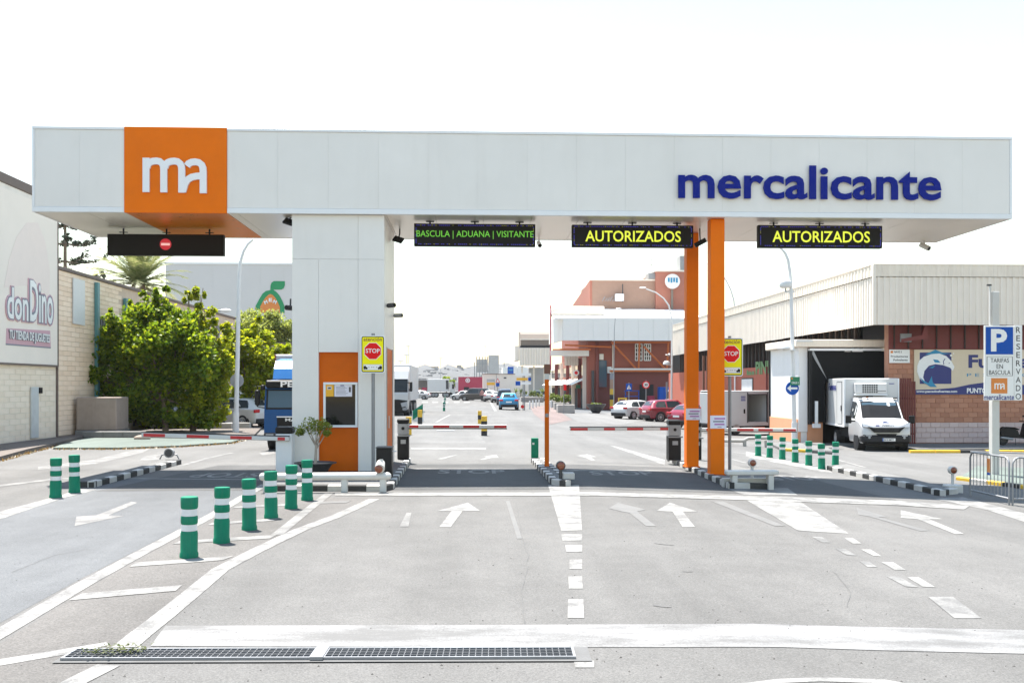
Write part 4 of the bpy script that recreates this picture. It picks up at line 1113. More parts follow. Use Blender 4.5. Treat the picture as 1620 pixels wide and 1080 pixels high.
ST_HATCH = [(-.50, .42, .66, .72, .74, .80, .66), (-.487, .33, .84, .92, .85, .88, .70), (-.455, .25, .94, 1.03, .88, .93, .72), (-.36, .23, .96, 1.34, .90, .965, .645),
            (-.27, .23, .95, 1.43, .91, .975, .655), (-.02, .23, .92, 1.46, .91, .98, .67), (.07, .23, .90, 1.42, .91, .98, .66), (.235, .23, .88, .94, .91, .975, .73), (.40, .25, .78, .85, .90, .95, .70), (.47, .28, .62, .70, .86, .88, .66), (.50, .36, .50, .55, .74, .76, .58)]
ST_MPV = [(-.50, .42, .80, .88, .74, .82, .74), (-.492, .33, 1.0, 1.10, .86, .90, .78), (-.475, .26, 1.08, 1.35, .89, .94, .76), (-.455, .25, 1.08, 1.70, .90, .965, .72),
          (-.40, .25, 1.08, 1.84, .91, .975, .73), (.08, .25, 1.05, 1.88, .91, .98, .74), (.16, .25, 1.04, 1.84, .91, .98, .73), (.315, .25, 1.0, 1.10, .91, .975, .75), (.43, .26, .90, .98, .90, .95, .72), (.48, .32, .74, .80, .86, .88, .68), (.50, .40, .60, .64, .74, .76, .6)]
PROFILE = {'suv': ST_SUV, 'hatch': ST_HATCH, 'mpv': ST_MPV}
def car(name, label, p, rz, paint_, kind='hatch', L_=4.2, W_=1.78, H_=None, group=None, cat='car', plate=True, cladding=False):
    base = PROFILE[kind]; h0 = max(s[3] for s in base); k = (H_ or h0) / h0; wv = W_ / 2 / .98
    st = [(s[0] * L_, s[1], s[2] * k, s[3] * k, s[4] * wv, s[5] * wv, s[6] * wv) for s in base]
    t = thing(name, label, cat, p, rz, group)
    mb, P, top = loft(st, paint_); mb.build('body', None, t, world=False)
    def pane(nm, pts, mm='glass_car'):
        q = MB(); q.add(pts, [list(range(len(pts)))]); return q.build(nm, mm, t, world=False)
    for s in (-1, 1):
        for a, b in ((3.25, 4.0), (4.0, 4.48), (4.56, 5.0), (5.0, 5.9), (5.9, 6.35)):
            lo, hi = .10, .88
            pts = [P(a, lo, s), P(b, lo, s), P(b, hi if b < 6.3 else .30, s), P(a, hi if a > 3.3 else .45, s)]
            pane('side_window', pts if s < 0 else pts[::-1])
    w = []
    for i, f in ((6.92, -.93), (6.92, -.45), (6.92, .45), (6.92, .93), (6.08, .93), (6.08, .45), (6.08, -.45), (6.08, -.93)): w.append(top(i, f))
    pane('windscreen', w)
    w = []
    for i, f in ((2.22, .90), (2.22, .4), (2.22, -.4), (2.22, -.90), (2.98, -.88), (2.98, -.4), (2.98, .4), (2.98, .88)): w.append(top(i, f))
    pane('rear_window', w)
    r = .335 if kind != 'mpv' else .34
    if kind == 'suv': r = .355
    for s in (-1, 1):
        for fy in (-.305, .305):
            x = s * (W_/2 - .105); ar = MB(); ar.cyl((s * (W_/2 - .30), fy * L_, r + .01), (s * (W_/2 + (.006 if cladding else -.012)), fy * L_, r + .01), r + .055, n=22); ar.build('wheel_arch', 'plastic_dark', t, world=False)
            wheel(t, x, fy * L_, r, .225, s)
        MB().box((s * (W_/2 - .06), 0, .27), (.10, L_ * .50, .13), ch=.02).build('sill', 'plastic_dark' if cladding else paint_, t, world=False)
        MB().box((s * (W_/2 * .78), -L_ * .486, .90 * k), (.36, .14, .17), ch=.03).build('tail_light', 'tail_red', t, world=False)
        MB().box((s * (W_/2 * .76), L_ * .452, .70 * k), (.36, .22, .13), ch=.04).build('headlight', 'lamp_glass', t, world=False)
        MB().box((s * (W_/2 + .07), L_ * .17, 1.0 * k), (.18, .10, .13), ch=.03).build('wing_mirror', paint_, t, world=False)
    MB().box((0, -L_ * .487, .42), (W_ * .86, .13, .28), ch=.05).build('rear_bumper', 'plastic_dark', t, world=False)
    MB().box((0, L_ * .480, .40), (W_ * .80, .15, .24), ch=.05).build('front_bumper', 'plastic_dark', t, world=False)
    if plate:
        MB().box((0, -L_ * .5 - .012, .74 * k), (.52, .012, .115)).build('number_plate', 'plate_white', t, world=False)
    return t

# the refrigerated truck backed into the dock -----------------------------------------------
def reefer():
    vx = (XA(1357, 38.9) + XA(1441, 38.9)) / 2; vy = 38.7
    t = thing('refrigerated_truck', 'white refrigerated box truck backed into the black loading dock', 'truck', (vx, vy, gz(vx)), R(-8.5))
    st = [(0.0, .42, .70, .76, .80, .86, .74), (.05, .34, .96, 1.03, .92, .96, .82), (.17, .32, 1.10, 1.16, .95, 1.0, .86), (.40, .32, 1.20, 1.27, .96, 1.01, .87), (.70, .32, 1.26, 1.36, .97, 1.02, .88),
          (1.22, .32, 1.28, 2.04, .97, 1.02, .82), (1.42, .32, 1.28, 2.18, .97, 1.02, .82), (2.15, .32, 1.28, 2.22, .97, 1.02, .83)]
    mb, P, top = loft(st, 'paint_white'); cab = mb.build('cab', None, t, world=False)
    def pane(nm, pts, mm, par): q = MB(); q.add(pts, [list(range(len(pts)))]); return q.build(nm, mm, par, world=False)
    pane('windscreen_surround', [top(3.85, f, .006) for f in (.99, .538, -.538, -.99)] + [top(5.04, f, .006) for f in (-.99, -.538, .538, .99)], 'black', cab)
    pane('windscreen', [top(4.03, f, .012) for f in (.92, .538, -.538, -.92)] + [top(4.92, f, .012) for f in (-.92, -.538, .538, .92)], 'glass_blue', cab)
    for s in (-1, 1):
        for (a, ha), (b, hb_) in (((4.42, .30), (5.0, .82)), ((5.0, .82), (6.0, .84)), ((6.0, .84), (6.9, .84))):
            pts = [P(a, .06, s), P(b, .06, s), P(b, hb_, s), P(a, ha, s)]; pane('side_window', pts if s > 0 else pts[::-1], 'glass_dark', cab)
        m = MB(); m.box((s * 1.30, .95, 1.30), (.24, .12, .34), 'black', .03); m.box((s * 1.10, .98, 1.22), (.24, .05, .05), 'black'); m.build('wing_mirror', None, cab, world=False)
        # headlamps sweep back and up
        m = MB(); m.add([(s * .50, -.045, .985), (s * .93, .02, 1.02), (s * .99, .12, 1.19), (s * .78, .065, 1.13)], [(0, 1, 2, 3) if s > 0 else (3, 2, 1, 0)], 'lamp_glass')
        m.add([(s * .50, .10, .985), (s * .93, .12, 1.02), (s * .985, .2, 1.19), (s * .78, .2, 1.13), (s * .50, -.045, .985), (s * .93, .02, 1.02), (s * .99, .12, 1.19), (s * .78, .065, 1.13)], [(4, 5, 1, 0), (5, 6, 2, 1), (6, 7, 3, 2), (7, 4, 0, 3)], 'black')
        m.build('headlight', None, cab, world=False)
        m = MB(); m.cyl((s * .70, -.075, .58), (s * .70, -.04, .58), .05, n=12, m='lamp_glass'); m.box((s * .72, -.066, .655), (.22, .02, .02), 'trim_grey'); m.build('fog_lamp', None, cab, world=False)
    MB().box((0, .20, .52), (2.0, .52, .40), ch=.10).build('bumper', 'plastic_dark', t, world=False)
    gr = MB(); gr.prism([(-.74, 1.03), (-.50, .79), (.50, .79), (.74, 1.03), (.52, .985), (-.52, .985)], (-.075, .05), 'black')
    for z in (.84, .89, .94): gr.box((0, -.08, z), (.92 + (z - .84) * .8, .012, .014), 'dark_grey')
    gr.prism([(-.42, .735), (-.34, .665), (.34, .665), (.42, .735)], (-.075, .03), 'black'); gr.build('grille', None, cab, world=False)
    text_mb('IVECO', .46, .07, .03, .008, 'galvanised', T((-.17, -.03, 1.035))).build('lettering', 'galvanised', cab, world=False)
    MB().box((-.36, -.03, 1.07), (.14, .012, .05)).build('badge', 'navy', cab, world=False)
    em = MB(); em.prism([(-.16, 1.20), (-.05, 1.245), (.06, 1.225), (.16, 1.19), (.12, 1.17), (-.12, 1.17)], (.10, .112), 'sign_blue'); em.box((0, .095, 1.195), (.20, .008, .012), 'white_clean'); em.build('bonnet_emblem', None, cab, world=False)
    pl = MB().box((.08, -.075, .49), (.52, .014, .12), 'plate_white'); pl.box((-.16, -.083, .49), (.04, .002, .12), 'sign_blue'); q = pl.build('number_plate', None, t, world=False)
    text_mb('0418 MCY', .40, .075, .02, 0, 'black', T((-.125, -.086, .453))).build('lettering', 'black', q, world=False)
    m = MB(); m.box((0, .30, .26), (1.5, .3, .08), 'black'); m.box((-.42, 1.38, 2.235), (.10, .06, .05), 'amber'); m.box((.72, 1.33, 2.20), (.16, .10, .06), 'dark_grey'); m.box((-.72, 1.33, 2.20), (.16, .10, .06), 'lamp_glass'); m.build('roof_lamps', None, cab, world=False)
    # box body
    b0, b1 = 2.28, 6.6
    MB().bx(-1.13, 1.13, b0, b1, .92, 3.06, ch=.03).build('cargo_box', 'box_white', t, world=False)
    bx_ = [o for o in t.children if o.name.startswith('cargo_box')][0]
    for s in (-1, 1):
        MB().bx(s * 1.14 - .03, s * 1.14 + .03, b0 - .02, b0 + .05, .94, 3.05, ch=.01).build('corner_post', 'trim_grey', bx_, world=False)
        MB().bx(s * 1.145 - .02, s * 1.145 + .02, b0 + .05, b1, .90, .98).build('bottom_rail', 'trim_grey', bx_, world=False)
    dm = MB().bx(-1.145, -1.135, b0 + .55, b0 + 1.45, 1.02, 2.90, 'box_white')
    for a, b, c, d in ((b0 + .53, b0 + .55, 1.0, 2.92), (b0 + 1.45, b0 + 1.47, 1.0, 2.92), (b0 + .55, b0 + 1.45, 2.90, 2.92), (b0 + .55, b0 + 1.45, 1.0, 1.02)): dm.bx(-1.15, -1.13, a, b, c, d, 'dark_grey')
    dm.bx(-1.17, -1.146, b0 + .60, b0 + .66, 1.6, 1.85, 'black'); dm.build('side_door', None, bx_, world=False)
    tm = text_mb('Fuentes', 1.5, .32, .02, 0, 'navy'); q = MB(); q.merge(tm, T((-1.146, b1 - 1.2, 2.52)) @ Matrix.Rotation(R(-90), 4, 'Z')); q.build('lettering', 'navy', bx_, world=False)
    MB().box((.85, b0 - .004, 2.82), (.22, .006, .03)).build('maker_plate', 'navy', bx_, world=False)
    cu = MB().bx(-.76, .58, b0 - .34, b0 - .002, 2.38, 2.86, 'box_white', .05); cu.bx(-.78, .60, b0 - .30, b0 - .003, 2.30, 2.375, 'trim_grey', .02); un = cu.build('cooling_unit', None, t, world=False)
    q = MB()
    for i in range(7):
        for j in range(5): q.box((-.46 + .095 * i + .02, b0 - .342, 2.45 + .078 * j), (.066, .012, .052), 'black')
    q.build('intake_grille', None, un, world=False)
    MB().box((.34, b0 - .343, 2.50), (.36, .006, .025)).build('lettering', 'dark_grey', un, world=False)
    MB().box((-.12, b0 - .14, 2.22), (.24, .26, .15), ch=.02).build('control_box', 'black', t, world=False)
    MB().bx(-.45, .45, .5, 6.5, .48, .80).build('chassis', 'black_matt', t, world=False)
    for s in (-1, 1):
        wheel(t, s * .86, .88, .35, .24, s); wheel(t, s * .84, 4.6, .35, .36, s)
        ar = MB(); ar.cyl((s * .70, .88, .37), (s * 1.012, .88, .37), .42, n=22); ar.build('wheel_arch', 'plastic_dark', t, world=False)
        MB().box((s * .95, 2.9, .65), (.08, 1.6, .40), ch=.02).build('side_guard', 'black_matt', t, world=False)
    return t
reefer()

# blue cab truck half behind the booth ------------------------------------------------------
def blue_truck():
    y = 31.6; x0 = XA(418, y); W_ = 2.36
    t = thing('blue_truck', 'blue cab box truck waiting in the exit lane behind the booth', 'truck', (x0 + W_/2, y, 0))
    h = W_ / 2
    MB().prism([(0, .42), (-.03, .60), (0, 1.32), (.16, 2.06), (.34, 2.32), (1.75, 2.36), (1.75, .55)], (-h, h), ax='x').build('cab', 'truck_blue', t, world=False)
    cab = t.children[0]
    def fr(yz0, yz1, x0_, x1_, m, nm, off):
        (ya, za), (yb, zb_) = yz0, yz1; q = MB(); q.add([(x0_, ya - off, za), (x1_, ya - off, za), (x1_, yb - off, zb_), (x0_, yb - off, zb_)], [(0, 1, 2, 3)]); q.build(nm, m, cab, world=False)
    fr((.008, 1.36), (.15, 2.02), -h + .05, h - .05, 'black', 'windscreen_surround', .006); fr((.022, 1.42), (.142, 1.98), -h + .11, h - .11, 'glass_blue', 'windscreen', .012)
    MB().bx(-h + .04, h - .04, -.02, .26, 2.06, 2.33, ch=.05).build('sun_visor', 'black', cab, world=False)
    text_mb('PENA', 1.10, .19, .02, .01, 'sign_white', T((-.64, -.024, 2.10))).build('lettering', 'sign_white', cab, world=False)
    MB().bx(-h + .42, h - .42, -.055, .02, .78, 1.12, ch=.03).build('grille', 'black', cab, world=False)
    MB().bx(-h + .42, h - .42, -.07, -.02, 1.10, 1.135).build('grille_trim', 'trim_grey', cab, world=False)
    text_mb('MAN', .52, .10, .02, .01, 'sign_white', T((-.48, -.058, .97))).build('lettering', 'sign_white', cab, world=False)
    MB().bx(-h + .0, h - 0, -.07, .35, .36, .62, ch=.05).build('bumper', 'truck_blue', t, world=False)
    for s in (-1, 1):
        MB().bx(s * (h - .20) - .20, s * (h - .20) + .20, -.10, .1, .42, .60, ch=.03).build('headlight', 'dark_grey', t, world=False)
        MB().bx(s * (h - .20) - .13, s * (h - .20) + .12, -.106, -.101, .47, .56).build('headlight_lens', 'lamp_glass', t, world=False)
        m = MB(); m.bx(s * (h + .24) - .08, s * (h + .24) + .08, .02, .16, 1.5, 2.0, 'black', .03); m.tube([(s * (h - .02), .25, 2.12), (s * (h + .24), .12, 2.12), (s * (h + .24), .1, 1.45), (s * (h - .02), .2, 1.40)], .025, m='black'); m.bx(s * (h + .05) - .07, s * (h + .05) + .07, -.02, .12, 2.0, 2.17, 'black', .03); m.build('wing_mirror', None, t, world=False)
        q = MB(); q.bx(s * h - .01, s * h + .008, .28, 1.2, 1.36, 2.0); q.build('side_window', 'glass_dark', cab, world=False)
        wheel(t, s * (h - .18), .95, .40, .28, s); wheel(t, s * (h - .25), 5.3, .40, .45, s)
        ar = MB(); ar.cyl((s * (h - .4), .95, .44), (s * (h + .006), .95, .44), .48, n=22); ar.build('wheel_arch', 'plastic_dark', t, world=False)
    MB().prism([(.30, 2.37), (.48, 2.72), (.80, 2.98), (1.70, 3.08), (1.70, 2.37)], (-h + .22, h - .22), ax='x').build('roof_fairing', 'truck_blue_light', t, world=False)
    MB().bx(-1.22, 1.22, 1.95, 7.4, .95, 3.24, ch=.04).build('cargo_box', 'box_grey', t, world=False)
    MB().bx(-1.235, -1.2, 1.93, 2.06, .95, 3.24, ch=.01).build('corner_post', 'paint_red', t, world=False)
    MB().bx(-.45, .45, .6, 7.2, .5, .94).build('chassis', 'black_matt', t, world=False)
blue_truck()

# white articulated lorry facing the gate ---------------------------------------------------
def lorry(name, label, x, y, front=True, s_=1.0, box_h=3.75, ln=11, cab_m='paint_white', box_m='box_white', rz=0):
    t = thing(name, label, 'truck', (x, y, gz(x)), rz); h = 1.25
    cab = MB().prism([(0, .45), (-.04, .8), (.0, 1.55), (.22, 2.65), (.55, 3.25), (1.2, 3.52), (2.1, 3.55), (2.1, .7)], (-h, h), cab_m, ax='x').build('cab', None, t, world=False)
    def fr(a, b, x0_, x1_, m, nm, off):
        q = MB(); q.add([(x0_, a[0] - off, a[1]), (x1_, a[0] - off, a[1]), (x1_, b[0] - off, b[1]), (x0_, b[0] - off, b[1])], [(0, 1, 2, 3)]); q.build(nm, m, cab, world=False)
    fr((.03, 1.70), (.22, 2.65), -h + .04, h - .04, 'black', 'windscreen_surround', .01); fr((.05, 1.80), (.205, 2.58), -h + .10, h - .10, 'glass_dark', 'windscreen', .02)
    g = MB().prism([(-h + .05, 1.10), (-.55, 1.18), (.55, 1.18), (h - .05, 1.10), (h - .25, .35), (-h + .25, .35)], (-.10, .05)).build('grille', 'black', cab, world=False)
    for s in (-1, 1):
        q = MB(); q.prism([(s * .72, .92), (s * 1.17, 1.02), (s * 1.20, .72), (s * .82, .62)], (-.115, -.05)); q.build('headlight', 'lamp_glass', cab, world=False)
        q = MB(); q.prism([(s * .84, .56), (s * 1.2, .64), (s * 1.16, .42), (s * .88, .40)], (-.112, -.05)); q.build('fog_lamp', 'mid_grey', cab, world=False)
        m = MB(); m.bx(s * (h + .2) - .10, s * (h + .2) + .10, .12, .26, 1.75, 2.45, 'black', .04); m.bx(s * (h + .06) - .1, s * (h + .06) + .1, .16, .24, 2.35, 2.42, 'black'); m.build('wing_mirror', None, t, world=False)
        q = MB(); q.bx(s * h - .01, s * h + .01, .45, 1.5, 1.75, 2.5); q.build('side_window', 'glass_dark', cab, world=False)
        for yy in (1.25, 4.6, ln - 3.2, ln - 1.9, ln - .6): wheel(t, s * (h - .2), yy, .5, .36, s)
        ar = MB(); ar.cyl((s * .9, 1.25, .52), (s * (h + .01), 1.25, .52), .58, n=20); ar.build('wheel_arch', 'plastic_dark', t, world=False)
    MB().bx(-h, h, -.08, .5, .22, .5, ch=.06).build('bumper', 'plastic_dark', t, world=False)
    MB().bx(-1.27, 1.27, 2.9, ln + 2, 1.05, box_h, ch=.04).build('trailer_box', box_m, t, world=False)
    MB().bx(-.9, .9, .8, ln + 1.8, .55, 1.0).build('chassis', 'black_matt', t, world=False)
    return t
lorry('white_lorry', 'white articulated lorry facing the gate just behind the booth', XA(618, 68.5), 68.5)

# panel van with its side door open ---------------------------------------------------------
def open_van():
    a = R(20); y = 50.0; x = XA(1140.5, y)          # near rear corner
    t = thing('panel_van', 'white panel van with wide open side compartment beside the dock', 'van', (x, y, gz(x)), a)
    # local: +x forward, y = 0 is the flank towards the gate, body behind it
    L_, W_, H_ = 5.6, 1.95, 2.35; z0 = .45
    w = .05
    MB().bx(0, 1.72, 0, w, z0, H_ - .06).bx(3.0, 4.1, 0, w, z0, H_ - .06).bx(1.72, 3.0, 0, w, H_ - .22, H_ - .06).bx(1.72, 3.0, 0, w, z0, .66).build('side_panel', 'paint_white', t, world=False)
    MB().bx(0, 4.1, W_ - w, W_, z0, H_ - .06).build('side_panel', 'paint_white', t, world=False)
    MB().bx(0, 4.1, .0, W_, H_ - .06, H_, ch=.03).build('roof', 'paint_white', t, world=False)
    MB().bx(.05, 4.1, .05, W_ - .05, .55, .64).build('floor', 'mid_grey', t, world=False)
    [MB().bx(qa, qa + .05, .05, W_ - .05, .64, H_ - .07).build('bulkhead', 'box_white', t, world=False) for qa in (1.2, 3.05)]
    q = MB(); q.bx(1.68, 1.74, -.02, .06, .62, H_ - .10, 'dark_grey').bx(2.98, 3.04, -.02, .06, .62, H_ - .10, 'dark_grey').bx(1.74, 2.98, -.02, .06, H_ - .24, H_ - .18, 'dark_grey').build('door_frame', None, t, world=False)
    MB().bx(3.12, 3.32, -.05, -.01, .62, H_ - .14, ch=.01).build('open_door', 'paint_white', t, world=False)
    q = MB().bx(-.06, 0, .02, W_/2 - .006, z0 + .05, H_ - .12, 'paint_white', .03); q.bx(-.08, -.061, .5, .58, 1.1, 1.35, 'black'); q.build('rear_door', None, t, world=False)
    q = MB().bx(-.06, 0, W_/2 + .006, W_ - .02, z0 + .05, H_ - .12, 'paint_white', .03); q.build('rear_door', None, t, world=False)
    for yy in (.05, W_ - .17): MB().bx(-.085, -.01, yy, yy + .12, .95, 1.45, ch=.02).build('tail_light', 'tail_red', t, world=False)
    MB().bx(-.12, .05, .02, W_ - .02, .42, .58, ch=.03).build('rear_bumper', 'plastic_dark', t, world=False)
    MB().bx(1.45, 1.55, -.03, .0, 1.12, 1.36, ch=.01).build('door_handle', 'black', t, world=False)
    MB().prism([(4.1, z0), (4.1, H_), (4.4, H_ - .05), (4.95, 1.45), (5.5, 1.15), (5.6, .5)], (0, W_), ax='y').build('cab', 'paint_white', t, world=False)
    q = MB()
    for i in range(3): q.bx(1.28, 1.58, -.004, -.001, 2.0 - .1 * i, 2.05 - .1 * i, 'navy')
    q.build('lettering', None, t, world=False)
    for xx in (1.0, 4.65):
        for yy, s in ((.12, -1), (W_ - .12, 1)):
            tm = MB(); tm.cyl((xx, yy - .11, .35), (xx, yy + .11, .35), .35, n=22, m='rubber'); tm.cyl((xx, yy + s * .111, .35), (xx, yy + s * .12, .35), .2, n=16, m='rim'); tm.build('wheel', None, t, world=False)
    MB().bx(.3, 5.3, .3, W_ - .3, .35, .5).build('chassis', 'black_matt', t, world=False)
open_van()

# cars --------------------------------------------------------------------------------------
def cp(px, py): return G(px, py)
q = G(806, 648.5); car('parked_car', 'bright blue small crossover parked nearest along the central kerb', q + Vector((0, 2.1, 0)), R(-1.5), 'paint_blue', 'suv', 4.25, 1.80, 1.55, 'cars parked nose to tail along the central kerb', cladding=True)
for px, py, pt, kd, lab in ((799, 641, 'paint_navy', 'mpv', 'dark navy car mostly hidden behind the bright blue crossover'), (788, 637, 'paint_silver', 'hatch', 'pale grey hatchback ahead of the dark navy car'),
                            (776, 635.5, 'paint_white', 'suv', 'white crossover parked beyond the pale grey hatchback'), (771, 632.5, 'paint_white', 'hatch', 'white hatchback farthest along the central kerb')):
    q = G(px, py); car('parked_car', lab, q + Vector((0, 2.1, 0)), R(-2), pt, kd, 4.3, 1.8, group='cars parked nose to tail along the central kerb')
q = G(752, 634); car('parked_minivan', 'dark brown people carrier standing across the far yard', q + Vector((0, 1, 0)), R(78), 'paint_brown', 'mpv', 4.7, 1.85, 1.85)
q = G(733, 633); car('parked_car', 'small white car behind the dark people carrier', q + Vector((0, 1.5, 0)), R(70), 'paint_white', 'hatch', 4.0, 1.75)
q = G(659, 632); car('parked_car', 'pale car beside the open sided lorry in the far yard', q + Vector((0, 1.5, 0)), R(80), 'paint_silver', 'hatch', 4.2, 1.75)
gr2 = 'cars parked before the red brick building'
q = G(1001, 663.5); car('parked_car', 'white hatchback parked nose away beside the red crossover', q + Vector((.6, 1.6, 0)), R(-52), 'paint_white', 'hatch', 4.3, 1.78, 1.45, gr2)
q = G(1046, 667); car('parked_car', 'dark red crossover parked side on behind the barrier', q + Vector((.9, .9, 0)), R(-72), 'paint_red', 'suv', 4.45, 1.84, 1.62, gr2, cladding=True)
q = G(1078, 678); car('parked_car', 'dark red hatchback mostly hidden by the rear orange column', q + Vector((1.3, .7, 0)), R(-58), 'paint_red', 'hatch', 4.0, 1.74, 1.5, gr2)
q = G(1078, 656); t_ = car('parked_van', 'white van facing the gate behind the two dark red cars', q + Vector((.5, 3, 0)), R(180), 'paint_white', 'mpv', 5.0, 1.95, 2.4, cat='van')
gr3 = 'cars parked under the leafy trees'
q = G(300, 681); car('parked_car', 'black car with red tail light in the deep shade of the trees', q + Vector((-.6, 1.4, 0)), R(52), 'paint_dark', 'hatch', 4.2, 1.78, 1.5, gr3)
q = G(362, 679); car('parked_car', 'white car with alloy wheels parked behind the lamp post', q + Vector((-.1, 1.8, 0)), R(60), 'paint_white', 'suv', 4.2, 1.78, 1.55, gr3)
q = G(236, 683); car('parked_car', 'black car hidden deepest behind the tree foliage', q + Vector((-.6, 2.4, 0)), R(52), 'paint_dark', 'hatch', 4.2, 1.78, 1.45, gr3)
q = G(402, 668); car('parked_car', 'pale green grey car beyond the trees beside the blue truck', q + Vector((0, 1.5, 0)), R(65), 'paint_silver', 'hatch', 4.2, 1.76, 1.5, gr3)

# scooter by the brick wall
def scooter():
    p = G(1592, 706); p = Vector((p.x + .1, 41.0, gz(p.x) + .10))
    t = thing('motor_scooter', 'black motor scooter parked along the brick wall behind the parking sign', 'scooter', p, R(4))
    for x in (-.66, .68):
        q = MB(); q.lathe([(.14, -.05), (.22, -.06), (.25, 0), (.22, .06), (.14, .05)], n=22); w = MB().merge(q, T((x, 0, .25)) @ Matrix.Rotation(R(90), 4, 'X')).build('wheel', 'rubber', t, world=False)
        q = MB(); q.cyl((x, -.03, .25), (x, .03, .25), .15, n=14, m='dark_grey'); q.build('rim', None, w, world=False)
    MB().prism([(-.86, .62), (-.78, .46), (-.40, .34), (-.10, .32), (.22, .30), (.30, .36), (.05, .42), (-.05, .66), (-.50, .74), (-.80, .74)], (-.15, .15), ax='y').build('body', 'black', t, world=False)
    MB().prism([(-.72, .75), (-.60, .82), (-.20, .80), (.04, .72), (0, .67), (-.70, .70)], (-.14, .14), ax='y').build('seat', 'black_matt', t, world=False)
    MB().prism([(.22, .30), (.34, .34), (.58, .92), (.50, 1.0), (.40, .96)], (-.19, .19), ax='y').build('leg_shield', 'black', t, world=False)
    MB().tube([(.70, 0, .25), (.60, 0, .60), (.48, 0, 1.0)], .035).build('fork', 'dark_grey', t, world=False)
    MB().prism([(.50, .44), (.62, .54), (.84, .50), (.90, .40), (.70, .46)], (-.08, .08), ax='y').build('mudguard', 'black', t, world=False)
    MB().tube([(.36, -.34, 1.06), (.46, -.12, 1.04), (.46, .12, 1.04), (.36, .34, 1.06)], .02).build('handlebar', 'black', t, world=False)
    MB().box((.52, 0, 1.0), (.16, .22, .14), ch=.04).build('headlight', 'dark_grey', t, world=False)
    for s in (-1, 1):
        q = MB(); q.tube([(.42, s * .22, 1.06), (.50, s * .28, 1.25)], .008, m='black'); q.box((.50, s * .28, 1.28), (.03, .11, .07), 'black', .01); q.build('mirror', None, t, world=False)
    MB().cyl((-.85, -.17, .35), (-.30, -.17, .28), .05, n=10).build('exhaust', 'mid_grey', t, world=False)
    MB().box((-.88, 0, .60), (.05, .16, .08), ch=.02).build('tail_light', 'tail_red', t, world=False)
    MB().tube([(-.1, -.05, .3), (-.16, -.16, .02)], .014).build('stand', 'dark_grey', t, world=False)
scooter()
# ------------------------------------------------------------------ the walls on the west side
mat('block_a', (0.90, 0.70, 0.52), rough=0.85, var=0.07, scale=3, bump=0.3, dirt=0.15, dirtcol=(0.45, 0.36, 0.28))
mat('block_b', (0.92, 0.73, 0.55), rough=0.85, var=0.07, scale=3, bump=0.3, dirt=0.15, dirtcol=(0.45, 0.36, 0.28))
mat('block_c', (0.86, 0.66, 0.48), rough=0.85, var=0.07, scale=3, bump=0.3, dirt=0.15, dirtcol=(0.45, 0.36, 0.28))
mat('block_pale_a', (0.86, 0.735, 0.59), rough=0.85, var=0.07, scale=3, bump=0.3, dirt=0.12)
mat('block_pale_b', (0.83, 0.70, 0.55), rough=0.85, var=0.07, scale=3, bump=0.3, dirt=0.12)
mat('mortar', (0.62, 0.48, 0.36), rough=0.95, var=0.08)
mat('render_cream', (0.82, 0.75, 0.66), rough=0.85, var=0.05, scale=1.2, dirt=0.15, streak=2)
mat('coping_brown', (0.16, 0.12, 0.10), rough=0.7, var=0.15)
mat('billboard', (0.85, 0.76, 0.66), rough=0.6, var=0.04, scale=.8)
mat('pink_print', (0.60, 0.36, 0.40), rough=0.6, var=0.03)
mat('pink_pale', (0.83, 0.71, 0.63), rough=0.6, var=0.03)
mat('teal_pipe', (0.10, 0.26, 0.28), rough=0.5, var=0.08)
mat('banner_orange', (0.62, 0.16, 0.05), rough=0.6, var=0.05)
mat('warehouse_grey', (0.60, 0.585, 0.575), rough=0.5, var=0.03, scale=.3)
mat('logo_green', (0.0, 0.25, 0.085), rough=0.5, var=0.02)
mat('logo_orange', (0.68, 0.22, 0.04), rough=0.5, var=0.02)

